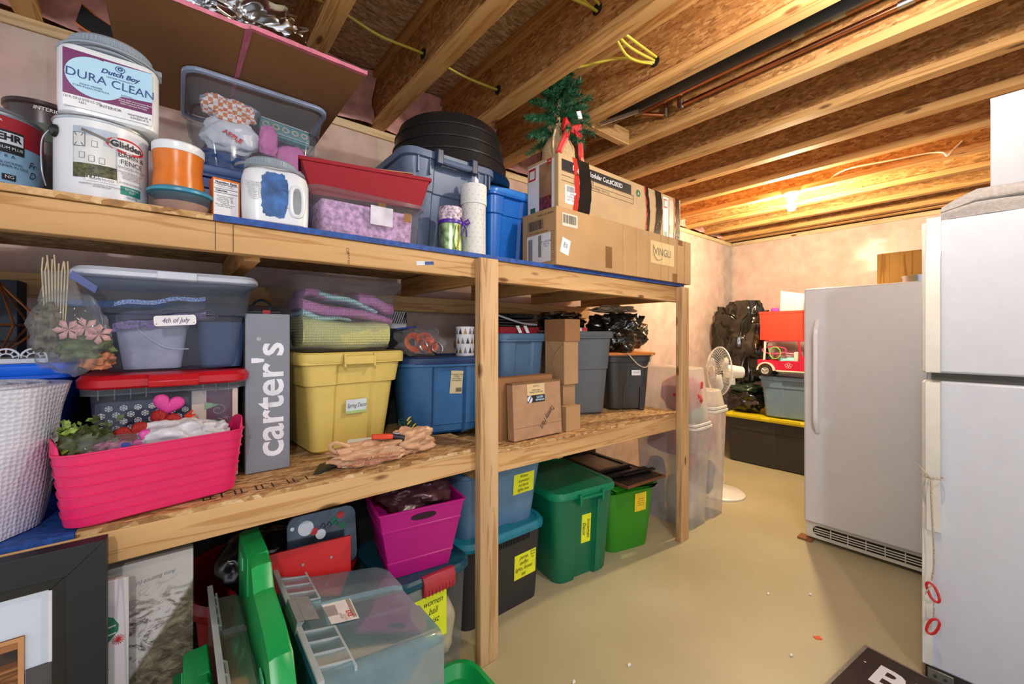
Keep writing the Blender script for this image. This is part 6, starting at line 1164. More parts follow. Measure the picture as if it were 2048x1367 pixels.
g = MB(); g.tube([(-0.0515, 0.05, 0.21), (-0.0515, 0.0, 0.15), (-0.0515, 0.02, 0.10), (-0.0515, -0.01, 0.03), (-0.0515, -0.06, 0.0)], 0.0012, 4); g.tube([(-0.0515, 0.0, 0.15), (-0.0515, -0.06, 0.205)], 0.0012, 4); g.build('flap_fold', card_edge, bx)
sbox('brown_carton', 'squarish brown carton on top of the stack', 1.480, 1.590, 1.400, 1.550, 1.2145, 1.326, card2, tape=False)
sbox('brown_carton', 'small brown carton on the shelf edge beside the mailing box', 1.430, 1.530, 1.345, 1.385, rz_(1.48), rz_(1.48)+0.118, card, tape=False)
sbox('mailing_box', 'plain flat mailing box standing behind the labelled one', 1.068, 1.395, 1.405, 1.465, rz_(1.2), 1.058, card2, tape=False)
t = T('mailing_box', 'flat brown mailing box with a meats label and upside-down handwriting', 'cardboard box', (1.250, 1.362, rz_(1.25)+0.003), 0, rot=(R(-3), 0, 0)); MB().box(-0.145, 0.145, -0.021, 0.021, 0, 0.245).build('carton_body', plain('mail_card', '#b0896a', 0.85, var=0.05, bmp=0.15, bscale=220, spec=0.2), t, bevel=0.0015); MB().box(-0.147, 0.147, -0.023, 0.023, 0.240, 0.2465).build('flap', card_edge, t, bevel=0.001); g = MB().box(-0.145, 0.145, -0.0216, -0.0208, 0.052, 0.0532); g.build('crease', card_edge, t)
patch(0.105, 0.050, plain('label_kraft', '#d6bd8c', 0.6), t, (-0.010, -0.021, 0.212), name='address_label'); text('FINE MEATS SHIPPED\nPERISHABLE\n\nCHOICES', 0.009, ink, t, (-0.010, -0.021, 0.214), rot=math.pi, off=0.0012)
patch(0.105, 0.032, plain('label_black', '#231f1d', 0.5), t, (-0.010, -0.021, 0.171), name='black_label'); text('wholesale\nMEATS', 0.0135, plain('label_pale', '#a9cbe0', 0.5), t, (0.012, -0.021, 0.171), rot=math.pi, off=0.0012, bold=0.0004)
g = MB(); g.lathe([(0.015, 0), (0.015, 0.0006)], n=28, sx=1, sy=1); o = g.build('round_emblem', white_p, t); o.rotation_euler = (R(90), 0, 0); o.location = (-0.048, -0.0216, 0.170); MB().hexa([(-0.060, -0.0226, 0.158), (-0.054, -0.0226, 0.158), (-0.054, -0.0222, 0.158), (-0.060, -0.0222, 0.158), (-0.042, -0.0226, 0.182), (-0.036, -0.0226, 0.182), (-0.036, -0.0222, 0.182), (-0.042, -0.0222, 0.182)]).build('emblem_slash', navyink, t)
scribble(t, ['Tammy Hart'], (0.055, -0.0216, 0.085), 0.038, rot=math.pi+0.85, sx=0.62)
# grey tote
gt = plain('mid_grey_tote', '#5f6468', 0.42, var=0.02)
X_ = 1.875; t = tote('grey_tote', 'plain grey tote between the brown carton stack and the black tote', (X_, 1.725, rz_(X_)), R(-22), 0.37, 0.34, 0.475, gt, gt, a=0.07, tp=0.84, ind=0.004, handle=False, shoulder=0.55, step=0.004)
GT = rz_(X_) + 0.475 + 0.0115
t = T('white_book', 'white and red booklet lying on the grey tote', 'book', (1.76, 1.64, GT), R(-22)); MB().box(-0.06, 0.09, -0.06, 0.06, 0, 0.02).build('cover', white_p, t, bevel=0.001); MB().box(0.055, 0.0905, -0.0605, 0.0, 0.001, 0.0195).build('red_corner', redink, t)
# black tote, orange lid, rope
bk2 = plain('charcoal_tote', '#393735', 0.42, var=0.03); orl = plain('orange_lid', '#d17a2a', 0.4, var=0.02)
X_ = 2.245; RZ2 = rz_(X_); t = tote('charcoal_tote', 'charcoal tote with a thin orange lid and looped rope handle', (X_, 1.63, RZ2), R(-30), 0.285, 0.28, 0.345, bk2, None, a=0.055, tp=0.86, ind=0.006, handle=False, shoulder=0.86, step=0.006, rim=0.01)
MB().loft([crr(0.325, 0.32, 0.02, 0.343), crr(0.33, 0.325, 0.022, 0.346), crr(0.33, 0.325, 0.022, 0.359), crr(0.31, 0.305, 0.02, 0.362)]).build('lid', orl, t)
wire('rope_handle', [(-0.03, -0.163, 0.362), (0.0, -0.168, 0.325), (0.04, -0.175, 0.285), (0.085, -0.175, 0.270), (0.115, -0.172, 0.300), (0.135, -0.165, 0.355)], 0.0035, plain('cotton_rope', '#cdbb98', 0.9, var=0.3, nscale=500), t)
patch(0.060, 0.034, paper, t, (0.040, -0.1395, 0.235), name='small_label'); text('TEXAS', 0.014, greyink, t, (0.040, -0.1395, 0.235), off=0.001)
g = MB(); g.tube([(-0.012, -0.141, 0.29), (-0.014, -0.133, 0.17), (-0.03, -0.131, 0.15), (-0.035, -0.124, 0.02)], 0.0012, 4); g.build('seam_line', plain('worn_edge', '#6b6863', 0.6), t); MB().hexa([(0.066, -0.132, 0.0), (0.098, -0.132, 0.0), (0.098, -0.115, 0.0), (0.066, -0.115, 0.0), (0.066, -0.142, 0.145), (0.098, -0.142, 0.145), (0.098, -0.12, 0.145), (0.066, -0.12, 0.145)]).build('corner_rib', bk2, t, bevel=0.002)
BG = RZ2 + 0.3635
tag(crumple('garbage_bag', blackbag, None, (2.20, 1.63, BG+0.118), (0.175, 0.16, 0.126), 71, 0.22, 5.5, 110, 70, 0.70, zt=BG+0.245), 'shiny black garbage bag stuffed on the orange-lidded tote', 'garbage bag')
tag(crumple('garbage_bag', blackbag, None, (1.90, 1.84, GT+0.062), (0.16, 0.13, 0.062), 73, 0.25, 4, 70, 44, 0.8), 'flatter black garbage bag spread over the grey tote', 'garbage bag')
tag(crumple('beige_bag', plain('beige_bag_m', '#b9a58b', 0.35, var=0.1, nscale=12, bmp=0.4, bscale=50), None, (2.16, 1.62, BG+0.268), (0.15, 0.10, 0.022), 75, 0.3, 5, 70, 36, 0.85), 'translucent beige plastic bag on top of the black garbage bag', 'bag')
# ============================================================ FLOOR LEVEL UNDER THE SHELF
# big black frame
bf = plain('frame_black', '#101318', 0.5, var=0.12, nscale=3, bmp=0.15, bscale=80); matb = plain('mat_pale', '#c7d0dc', 0.6, var=0.02)
t = T('picture_frame', 'large black picture frame leaning on the shelf at the lower left', 'picture frame', (-0.5, 1.248, 0))
x0, x1, z0, z1 = -0.39, 0.3815, 0.0, 0.812; fw = 0.058; lp = 0.022
def miter(xa, xb, za, zb, w, y0, y1, m, nm, bev=0.006):
    q = [((xa, za), (xb, za), (xb-w, za+w), (xa+w, za+w)), ((xb, za), (xb, zb), (xb-w, zb-w), (xb-w, za+w)), ((xb, zb), (xa, zb), (xa+w, zb-w), (xb-w, zb-w)), ((xa, zb), (xa, za), (xa+w, za+w), (xa+w, zb-w))]
    for p in q:
        g = MB(); g.loft([[(x, y, z) for x, z in p] for y in (y1, y0)]); g.build(nm, m, t, bevel=0.0012)
miter(x0, x1, z0, z1, fw, -0.022, 0.012, bf, 'frame_rail'); miter(x0+fw, x1-fw, z0+fw, z1-fw, lp, -0.010, 0.010, plain('frame_inner', '#14130f', 0.4), 'inner_lip')
MB().box(x0+fw+lp, x1-fw-lp, 0.002, 0.004, z0+fw+lp, z1-fw-lp).build('mat_board', matb, t)
MB().box(x0+fw+lp, x1-fw-lp, 0.0, 0.0015, z1-fw-lp-0.006, z1-fw-lp).build('mat_bevel', paper, t); MB().box(x1-fw-lp-0.006, x1-fw-lp, 0.0, 0.0015, z0+fw+lp, z1-fw-lp).build('mat_bevel', paper, t)
ar = MB().box(-0.20, 0.263, -0.002, 0.0018, 0.20, 0.650).build('art_print', wood('art_wood', '#a8764a', '#6d4526', 'X', knots=False, scale=1.4), t); MB().box(-0.20, 0.263, -0.0032, -0.002, 0.642, 0.650).build('art_border', plain('art_edge', '#c08a5a', 0.6), t); MB().box(0.255, 0.263, -0.0032, -0.002, 0.20, 0.642).build('art_border', plain('art_edge', '#c08a5a', 0.6), t)
MB().box(-0.20, 0.254, -0.0028, -0.002, 0.605, 0.628).build('art_dark_board', plain('art_dark', '#3a2a20', 0.6, var=0.4), t)  # dark strip across the art print
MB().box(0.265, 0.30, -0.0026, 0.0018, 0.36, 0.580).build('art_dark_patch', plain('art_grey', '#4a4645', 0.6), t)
# white christmas board
wb2 = wood('whitewash', '#d9d5e0', '#c2bccb', 'Z', knots=False)
t = T('christmas_sign', 'whitewashed board sign with a green ornament and red gifts beside the black frame', 'sign', (-0.17, 1.283, 0)); MB().box(-0.10, 0.083, -0.006, 0.006, 0.0, 0.698).build('board', wb2, t, bevel=0.001)
sg_g = plain('sign_green', '#1f6a4c', 0.6); sg_r = plain('sign_red', '#b8242c', 0.6)
g = MB(); prf = [(0.0, 0.052), (0.006, 0.048), (0.008, 0.040), (0.026, 0.030), (0.035, 0.012), (0.034, -0.002), (0.020, -0.020), (0.008, -0.032), (0.0, -0.046)]
g.loft([[(0.032 + x, y, 0.585 + z) for x, z in prf] + [(0.032 - x, y, 0.585 + z) for x, z in reversed(prf[1:-1])] for y in (-0.0062, -0.0070)]); g.build('ornament_print', sg_g, t)
for z in (0.575, 0.592): MB().hexa([(0.0, -0.0078, z-0.003), (0.062, -0.0078, z+0.004), (0.062, -0.0070, z+0.004), (0.0, -0.0070, z-0.003), (0.0, -0.0078, z), (0.062, -0.0078, z+0.007), (0.062, -0.0070, z+0.007), (0.0, -0.0070, z)]).build('ornament_stripe', wb2, t)
g = MB()
for k in range(8): a = math.pi*k/8; g.tube([(0.066-0.011*math.cos(a), -0.0066, 0.563-0.011*math.sin(a)), (0.066+0.011*math.cos(a), -0.0066, 0.563+0.011*math.sin(a))], 0.0007, 4)
g.build('star_burst', sg_r, t); g = MB(); g.tube([(0.040, -0.0066, 0.54), (0.046, -0.0066, 0.545), (0.042, -0.0066, 0.52), (0.034, -0.0066, 0.505)], 0.0014, 5); g.tube([(0.030, -0.0066, 0.508), (0.044, -0.0066, 0.516), (0.050, -0.0066, 0.503)], 0.0014, 5); g.build('script_stroke', sg_g, t)
for xa, xb, za, zb in ((-0.02, 0.044, 0.455, 0.475), (-0.02, 0.050, 0.437, 0.453), (-0.02, 0.040, 0.400, 0.435), (-0.02, 0.034, 0.30, 0.398)): MB().box(xa, xb, -0.0068, -0.006, za, zb).build('gift_print', sg_r, t)
g = MB()
for z in (0.464, 0.446, 0.42, 0.41): g.box(-0.02, 0.036, -0.0074, -0.0068, z-0.0008, z+0.0008)
for x in (0.01, 0.024): g.box(x-0.0008, x+0.0008, -0.0074, -0.0068, 0.30, 0.475)
o = g.build('gift_lines', wb2, t); o['kind'] = 'stuff'
# canvas
m_, n_, b_ = nt('canvas_photo'); co = coords(n_); sp = nd(n_, 'ShaderNodeSeparateXYZ'); n_.links.new(co, sp.inputs[0])
n1 = nd(n_, 'ShaderNodeTexNoise'); n1.inputs['Scale'].default_value = 22; n1.inputs['Detail'].default_value = 8; n1.inputs['Roughness'].default_value = 0.75; n1.inputs['Distortion'].default_value = 1.2; mp_ = coords(n_, (1, 1, 1.6), (0, R(35), 0)); n_.links.new(mp_, n1.inputs['Vector'])
dg = nd(n_, 'ShaderNodeMath', operation='MULTIPLY_ADD'); dg.inputs[1].default_value = 1.6; n_.links.new(sp.outputs['X'], dg.inputs[0]); 
ng = nd(n_, 'ShaderNodeMath', operation='MULTIPLY'); ng.inputs[1].default_value = -1.0; n_.links.new(sp.outputs['Z'], ng.inputs[0]); n_.links.new(ng.outputs[0], dg.inputs[2])
st_ = nd(n_, 'ShaderNodeMapRange'); st_.inputs[1].default_value = -0.34; st_.inputs[2].default_value = -0.325; n_.links.new(dg.outputs[0], st_.inputs[0])
hz_ = nd(n_, 'ShaderNodeMapRange'); hz_.inputs[1].default_value = 0.66; hz_.inputs[2].default_value = 0.56; n_.links.new(sp.outputs['Z'], hz_.inputs[0])
rl = ramp(n_, n1.outputs[0], [(0.40, '#2c2722'), (0.46, '#8d8682'), (0.52, '#c3bfc0')]); rd_ = ramp(n_, n1.outputs[0], [(0.35, '#1f1b14'), (0.5, '#625a48'), (0.66, '#968c76')])
mA = nd(n_, 'ShaderNodeMix', data_type='RGBA'); n_.links.new(hz_.outputs[0], mA.inputs[0]); mA.inputs[6].default_value = srgb('#b5b0ac'); n_.links.new(rl.outputs[0], mA.inputs[7])
mB = nd(n_, 'ShaderNodeMix', data_type='RGBA'); n_.links.new(st_.outputs[0], mB.inputs[0]); n_.links.new(mA.outputs[2], mB.inputs[6]); n_.links.new(rd_.outputs[0], mB.inputs[7]); n_.links.new(mB.outputs[2], b_.inputs['Base Color']); b_.inputs['Roughness'].default_value = 0.55
t = T('canvas_print', 'glittery black-and-white landscape canvas between the frame and the green lids', 'canvas', (-0.15, 1.342, 0)); MB().box(-0.20, 0.181, -0.012, 0.022, 0, 0.703).build('canvas_wrap', m_, t, bevel=0.002)
text('Anna Beatrice (c)', 0.015, greyink, t, (0.110, -0.012, 0.655), shear=0.5, rot=math.pi+0.12, sx=0.7)
# green lids and nested clear totes lying on their sides
gl_ = plain('lid_green', '#0e9a4c', 0.32, var=0.03); gd_ = plain('tote_green_dark', '#0c7a3c', 0.35, var=0.03)
def stand_lid(t, off, y0, y1, z0, z1):
    w = (y1-y0)/2; h = z1-z0
    def sec(xx, e):
        c = 0.05; return [(xx, -w+e, c), (xx, -w+c, e), (xx, w-c, e), (xx, w-e, c), (xx, w-e, h-0.03), (xx, w-0.03, h-e), (xx, 0.02, h-e), (xx, -0.02, h-0.045-e), (xx, -w*0.55, h-0.055-e), (xx, -w+0.05, h-0.075-e), (xx, -w+e, h-0.14)]
    g = MB(); g.loft([sec(0, 0.004), sec(0.012, 0), sec(0.040, 0), sec(0.044, 0.003), sec(0.044, 0.010), sec(0.016, 0.014)]); o = g.build('lid', gl_, t); o.location = off
    MB().hexa([(-0.004, w*0.25, h-0.10), (0.060, w*0.25, h-0.10), (0.060, w-0.01, h-0.10), (-0.004, w-0.01, h-0.10), (-0.002, w*0.28, h-0.004), (0.046, w*0.28, h+0.004), (0.046, w-0.03, h+0.004), (-0.002, w-0.03, h-0.004)]).build('hinge_wing', gl_, o, bevel=0.003)
    for yy, zz in ((w*0.62, h-0.045), (-w*0.62, h-0.15)):
        MB().hexa([(-0.006, yy-0.022, zz-0.022), (-0.003, yy-0.022, zz-0.022), (-0.003, yy+0.022, zz-0.022), (-0.006, yy+0.022, zz-0.022), (-0.006, yy-0.022, zz+0.012), (-0.003, yy-0.022, zz+0.012), (-0.003, yy+0.022, zz+0.012), (-0.006, yy+0.022, zz+0.012)]).build('slot', plain('lid_slot', '#54c48a', 0.3), o)
t = T('lower_green_lid', 'lower green lid standing on edge right of the canvas', 'storage tote', (0.012, 1.1225, 0.06)); stand_lid(t, (0, 0, 0), 0.93, 1.315, 0.06, 0.47)  # lone green lid on edge, with an unseen body piece put behind it
MB().loft([crr(0.02, 0.34, 0.008, 0.02, 3, -0.012, 0), crr(0.02, 0.34, 0.008, 0.36, 3, -0.012, 0)]).build('body', gd_, t)
t = T('base_green_tote', 'shallow green tray on the floor beneath the clear totes', 'tray', (0.43, 1.01, 0)); g = MB(); g.loft([crr(0.76, 0.52, 0.06, 0.0), crr(0.80, 0.56, 0.07, 0.045), crr(0.82, 0.58, 0.08, 0.050), crr(0.82, 0.58, 0.08, 0.058), crr(0.79, 0.55, 0.07, 0.058), crr(0.75, 0.51, 0.06, 0.02)]); g.build('tray_body', gl_, t)
def side_tote(name, label, x0, x1, cy, cz, w, d, w1, d1, m, tk=True):
    t = T(name, label, 'storage tote', (x0, cy, cz-d/2)); hz = d/2
    def sc(x, ww, dd, i): return [(x, p[0], hz - p[1]) for p in foot(ww, dd, 0.03, 0, i, 0.055, 0.006)]
    L_ = x1-x0; ms = lambda k: (w + (w1-w)*k, d + (d1-d)*k)
    secs = [sc(0, w+0.02, d+0.02, 0.0), sc(0.008, w+0.022, d+0.022, 0.0), sc(0.012, w+0.004, d+0.004, 0.004)]
    for k in (0.16, 0.26): secs.append(sc(L_*k, *ms(k), 0.012))
    for k in (0.262, 0.9): secs.append(sc(L_*k, *[q-0.012 for q in ms(k)], 0.012))
    secs.append(sc(L_, w1-0.03, d1-0.03, 0.010)); g = MB(); g.loft(secs, False, True); g.build('body', m, t, smooth=0.5)
    edge = clear('clear_edge_' + name, '#e9f0f6', 0.55, 0.15)
    for s in (-1, 1):
        for k in range(4):
            y = s*(0.072 + 0.046*k); xe = L_*0.262; ze = d - (d-d1)*0.26*0.5; MB().hexa([(0.01, y-0.002, d-0.008), (xe, y-0.002, ze-0.012), (xe, y+0.002, ze-0.012), (0.01, y+0.002, d-0.008), (0.01, y-0.002, d+0.0055), (xe, y-0.002, ze+0.0012), (xe, y+0.002, ze+0.0012), (0.01, y+0.002, d+0.0055)]).build('rib', edge, t)
        ya, yb = min(s*0.072, s*0.235), max(s*0.072, s*0.235); MB().hexa([(xe-0.004, ya, ze-0.012), (xe+0.001, ya, ze-0.012), (xe+0.001, yb, ze-0.012), (xe-0.004, yb, ze-0.012), (xe-0.004, ya, ze+0.0015), (xe+0.001, ya, ze+0.0012), (xe+0.001, yb, ze+0.0012), (xe-0.004, yb, ze+0.0015)]).build('step_edge', edge, t)
    MB().box(-0.002, 0.010, -w/2-0.012, w/2+0.012, d+0.004, d+0.0125).build('rim_edge', edge, t)
    return t
ctl = clear('clear_cyan', '#b3d2de', 0.48, 0.08, '#bcdce2')
st1 = side_tote('overturned_tote', 'clear tote lying on its side in front with an open end and product sticker', 0.228, 0.555, 1.175, 0.30, 0.50, 0.43, 0.44, 0.325, ctl)
MB().hexa([(-0.006, -0.058, 0.424), (0.018, -0.058, 0.452), (0.018, 0.058, 0.452), (-0.006, 0.058, 0.424), (0.0, -0.058, 0.432+0.024), (0.052, -0.058, 0.442), (0.052, 0.058, 0.442), (0.0, 0.058, 0.456)]).build('grey_latch', plain('latch_grey', '#878d92', 0.4), st1, bevel=0.003, label='grey latch clip')
def slab(cx, cy, w, h, m, nm, dz, rotk=-0.08):
    # sticker lying on the sloping upper side
    zz = lambda x: 0.43 - 0.012 - 0.006 - x*(0.052/0.327) + dz
    c_, s_ = math.cos(rotk), math.sin(rotk); P_ = []
    for a, b in ((-w/2, -h/2), (w/2, -h/2), (w/2, h/2), (-w/2, h/2)):
        x = cx + a*c_ - b*s_; y = cy + a*s_ + b*c_; P_.append((x, y, zz(x)))
    MB().hexa(P_ + [(x, y, z+0.0006) for x, y, z in P_]).build(nm, m, st1)
slab(0.120, 0.010, 0.080, 0.105, paper, 'product_sticker', 0.004); slab(0.098, 0.020, 0.034, 0.050, plain('sticker_grey', '#a8a4a6', 0.5), 'sticker_picture', 0.0048); slab(0.152, 0.012, 0.010, 0.095, plain('sticker_taupe', '#a3988c', 0.5), 'sticker_band', 0.0048)
text('EXE', 0.018, redink, st1, (0.134, -0.028, 0.4025), (0, -1, 0), (1, 0, -0.16), off=0.0025, bold=0.0006); text('28.9 Qt', 0.009, ink, st1, (0.112, -0.030, 0.4065), (0, -1, 0), (1, 0, -0.16), off=0.0025)
tealt = plain('teal_inner', '#0f5a68', 0.4, var=0.08, nscale=4)
t = T('teal_inner_tote', 'teal tote nested inside the overturned clear tote', 'storage tote', (0.240, 1.170, 0.094)); g = MB(); g.loft([[(x, p[0], 0.18 - p[1]*1.0) for p in crr(w_, d_, 0.03, 0)] for x, w_, d_ in ((0.0, 0.44, 0.350), (0.12, 0.415, 0.315), (0.29, 0.39, 0.275))]); g.build('tote_body', tealt, t)
nct = side_tote('nested_clear_tote', 'clear tote on its side with a bright green lid standing upright', 0.066, 0.135, 1.17, 0.31, 0.50, 0.44, 0.49, 0.43, clear('clear_grey', '#9aa39a', 0.35, 0.12, '#aab3ab'))
stand_lid(nct, (0.142-0.066, 1.185-1.17, 0.075-(0.31-0.22)), 0.90, 1.47, 0.075, 0.668)
# red tub and what it holds
rtub = plain('red_tub', '#b80f18', 0.34, var=0.03)
t = T('red_tub', 'round-cornered red tub with rolled rim under the shelf', 'tub', (0.272, 1.69, 0)); g = MB(); g.loft([crr(0.40, 0.38, 0.12, 0, 8), crr(0.46, 0.44, 0.13, 0.38, 8), crr(0.50, 0.48, 0.15, 0.40, 8), crr(0.51, 0.49, 0.155, 0.425, 8), crr(0.49, 0.47, 0.15, 0.447, 8), crr(0.46, 0.44, 0.13, 0.435, 8), crr(0.39, 0.37, 0.11, 0.02, 8)]); g.build('tub_body', rtub, t)
MB().box(-0.275, -0.235, -0.09, 0.05, 0.395, 0.44).build('tub_handle', rtub, t, bevel=0.012)
t = T('red_board', 'flat red board with two screws leaning on the red tub', 'board', (0.335, 1.425, 0.452), 0, rot=(R(-8), R(2), R(-3))); MB().box(-0.125, 0.118, -0.005, 0.005, 0, 0.118).build('board', plain('panel_red', '#cf1a1c', 0.45, var=0.02), t, bevel=0.001)
for x in (-0.03, 0.055): MB().tube([(x, -0.0075, 0.065), (x, -0.0045, 0.065)], 0.004, 12).build('screw', steel, t)
t = T('snowman_tin', 'dark glossy tin with a painted snowman behind the red board', 'tin', (0.375, 1.475, 0.455), 0, rot=(R(-10), 0, R(-4))); tn = plain('tin_slate', '#3b4652', 0.15, metal=0.4, var=0.3, nscale=12)
g = MB(); g.loft([[(x, y, z) for x, z in [(p[0], p[1]) for p in rrect(-0.10, 0.115, 0, 0.19, 0.03, 0, 4)]] for y in (-0.006, 0.02)]); g.build('tin_body', tn, t)
for x, z, r_, m in ((-0.045, 0.148, 0.024, white_p), (0.0, 0.118, 0.016, white_p), (-0.02, 0.132, 0.012, redink), (0.045, 0.150, 0.014, sg_g), (0.065, 0.165, 0.012, redink), (0.07, 0.13, 0.012, sg_g), (-0.085, 0.155, 0.006, white_p)):
    g = MB(); g.loft([[(x + r_*math.cos(a), y, z + r_*math.sin(a)) for a in [2*math.pi*k/18 for k in range(18)]] for y in (-0.006, -0.0075)]); g.build('painted_dot', m, t)
for k in range(3): wire('painted_swirl', [(0.0+0.02*k, -0.0075, 0.14), (0.008+0.02*k, -0.0075, 0.150), (0.015+0.02*k, -0.0075, 0.142), (0.01+0.02*k, -0.0075, 0.135)], 0.0009, ink, t, 4, 4)
t = T('polka_bag', 'black polka-dotted bag bulging from the red tub', 'bag', (0.22, 1.60, 0.44)); crumple('bag_body', plain('black_gloss', '#0e0e10', 0.15), t, (0, 0, 0.06), (0.12, 0.11, 0.09), 81, 0.15, 4, 50, 32)
for k in range(12): 
    a = rs.uniform(-2.6, -0.7); h = rs.uniform(-0.02, 0.07); g = MB(); p = Vector((0.112*math.cos(a), 0.115*math.sin(a), 0.06 + h)); MB().lathe([(0.009, 0), (0.009, 0.001)], p.x, p.y, 10).build('polka_dot', paper, t).location = (0, 0, p.z) 
# teal-lidded clear tote with magenta bin on top
tl = plain('teal_dark_lid', '#12495a', 0.35, var=0.03)
t = T('teal_lid_tote', 'clear tote with a dark teal lid and red latch under the magenta bin', 'storage tote', (0.70, 1.475, 0)); g = MB(); g.loft([crr(0.27, 0.33, 0.04, 0), crr(0.30, 0.36, 0.05, 0.385)], True, False); g.build('body', clearp, t)
g = MB(); g.loft([crr(0.315, 0.375, 0.06, 0.378, 8), crr(0.33, 0.39, 0.07, 0.385, 8), crr(0.33, 0.39, 0.07, 0.402, 8), crr(0.31, 0.37, 0.06, 0.41, 8)]); g.build('lid', tl, t)
g = MB(); g.loft([[(x, -0.190, 0.345), (x, -0.204, 0.350), (x, -0.206, 0.395), (x, -0.196, 0.414), (x, -0.180, 0.414)] for x in (-0.05, 0.075)]); g.build('latch', plain('latch_red', '#a82a33', 0.35), t, bevel=0.003)
for k in range(9): MB().box(-0.045+0.0135*k, -0.0435+0.0135*k, -0.2068, -0.2045, 0.348, 0.372).build('latch_rib', plain('latch_red', '#a82a33', 0.35), t)
patch(0.14, 0.16, note_y, t, (-0.02, -0.181, 0.255), name='yellow_note'); scribble(t, ['women', 'ball', 'misc', 'etc'], (-0.005, -0.182, 0.262), 0.032, sx=0.8)
for nm, lab, col, c_, rd in (('cream_bundle', 'cream fabric bundle low in the teal-lidded clear tote', '#cbb98f', (0.78, 1.44, 0.13), (0.06, 0.10, 0.11)), ('white_bundle', 'white bundle at the top of the teal-lidded clear tote', '#c9c4bb', (0.72, 1.48, 0.29), (0.10, 0.12, 0.08))): tag(crumple(nm, plain(nm+'_m', col, 0.9, var=0.1), None, c_, rd, 83, 0.12, 3, 36, 24), lab, 'bundle')
mg = plain('magenta', '#b50f7a', 0.4, var=0.02); t = T('magenta_bin', 'magenta open storage bin with a cut-out handle holding a brown bag', 'bin', (0.682, 1.425, 0.4115), R(-9))
g = MB(); w0, w1, dd0, dd1, hh = 0.215, 0.305, 0.19, 0.27, 0.238
def ms_(k, z, e=0): return crr(w0 + (w1-w0)*k + e, dd0 + (dd1-dd0)*k + e, 0.008, z, 2)
g.loft([ms_(0, 0), ms_(0.22, 0.05), ms_(0.23, 0.052, 0.004), ms_(0.25, 0.058, 0.004), ms_(0.26, 0.06), ms_(0.72, 0.17), ms_(0.73, 0.172, 0.004), ms_(0.75, 0.178, 0.004), ms_(0.76, 0.18), ms_(1, hh), ms_(1, hh, 0.010), ms_(1, hh+0.004, 0.010), ms_(1, hh+0.004, -0.006), ms_(0, 0.006, -0.006)]); g.build('bin_body', mg, t)
g = MB(); yk = -dd0/2 - (dd1-dd0)/2*0.88 - 0.001
g.loft([[(0.045*math.copysign(abs(math.cos(a))**0.7, math.cos(a)), yk + yy - 0.012*math.sin(a)*0.17, 0.210 + 0.012*math.sin(a)) for a in [2*math.pi*k/24 for k in range(24)]] for yy in (0.002, -0.001)]); g.build('handle_slot', plain('slot_dark', '#2a0a1c', 0.8), t)
tag(crumple('brown_bag', plain('brown_plastic', '#4a2a30', 0.3, var=0.1), None, (0.69, 1.43, 0.655), (0.12, 0.10, 0.05), 85, 0.25, 4, 60, 36), 'brown plastic bag stuffed in the magenta bin', 'bag')
# teal lid + charcoal tote, slate-blue tote on it
chr_ = plain('charcoal_dark', '#2b2a2e', 0.45, var=0.03, bmp=0.15, bscale=300); tlb = plain('turquoise_lid', '#1f7f96', 0.36, var=0.03)
t = T('turquoise_lid_tote', 'dark charcoal tote with a ribbed turquoise lid on the floor behind the middle post', 'storage tote', (1.135, 1.665, 0)); g = MB(); g.loft([crr(0.43, 0.43, 0.05, 0, 6), crr(0.47, 0.47, 0.07, 0.30, 6), crr(0.475, 0.475, 0.075, 0.345, 6)]); g.build('body', chr_, t)
g = MB(); g.loft([crr(0.50, 0.50, 0.09, 0.338, 8), crr(0.515, 0.515, 0.10, 0.345, 8), crr(0.515, 0.515, 0.10, 0.358, 8), crr(0.49, 0.49, 0.09, 0.375, 8), crr(0.46, 0.46, 0.08, 0.375, 8), crr(0.45, 0.45, 0.08, 0.366, 8)]); g.build('lid', tlb, t)
for k in range(26):
    x = -0.05 + 0.0095*k; MB().hexa([(x, -0.2575, 0.345), (x+0.004, -0.2575, 0.345), (x+0.004, -0.235, 0.36), (x, -0.235, 0.36), (x, -0.2590, 0.358), (x+0.004, -0.2590, 0.358), (x+0.004, -0.24, 0.3775), (x, -0.24, 0.3775)]).build('lid_rib', tlb, t)
    if k < 20: MB().box(x, x+0.003, -0.241, -0.234, 0.305, 0.338).build('body_rib', chr_, t)
patch(0.130, 0.115, note_y, t, (0.115, -0.228, 0.185), u=(0, -0.06, 1), name='yellow_note', rot=0.02); scribble(t, ['purse,', 'stuffys', 'lights, boxes', 'etc'], (0.105, -0.2295, 0.185), 0.026, u=(0, -0.06, 1)); scribble(t, ['Garland', 'Books', 'toys'], (0.158, -0.232, 0.222), 0.013, u=(0, -0.06, 1))
sbl = plain('dusty_blue', '#5f83a3', 0.38, var=0.03); t = T('dusty_blue_tote', 'dusty blue tote with a yellow note stacked on the turquoise lid', 'storage tote', (1.145, 1.675, 0.3665), 0)
g = MB(); wv = lambda w_, z, i: foot(w_, w_*0.98, 0.05, z, i, 0.05, 0.03, 5); g.loft([wv(0.40, 0.0, 0.02), wv(0.42, 0.08, 0.008), wv(0.435, 0.15, 0.0), wv(0.470, 0.290, 0.0)]); g.build('body', sbl, t)
g = MB(); g.loft([crr(0.485, 0.48, 0.06, 0.272), crr(0.49, 0.485, 0.06, 0.276), crr(0.49, 0.485, 0.06, 0.292), crr(0.475, 0.47, 0.06, 0.298)]); g.build('lid', sbl, t)
patch(0.125, 0.095, note_y, t, (0.110, -0.2215, 0.190), u=(0, -0.09, 1), name='yellow_note', off=0.001); scribble(t, ['Winter', 'snowman', 'no faerie', 'lights now'], (0.108, -0.2235, 0.192), 0.021, u=(0, -0.09, 1))
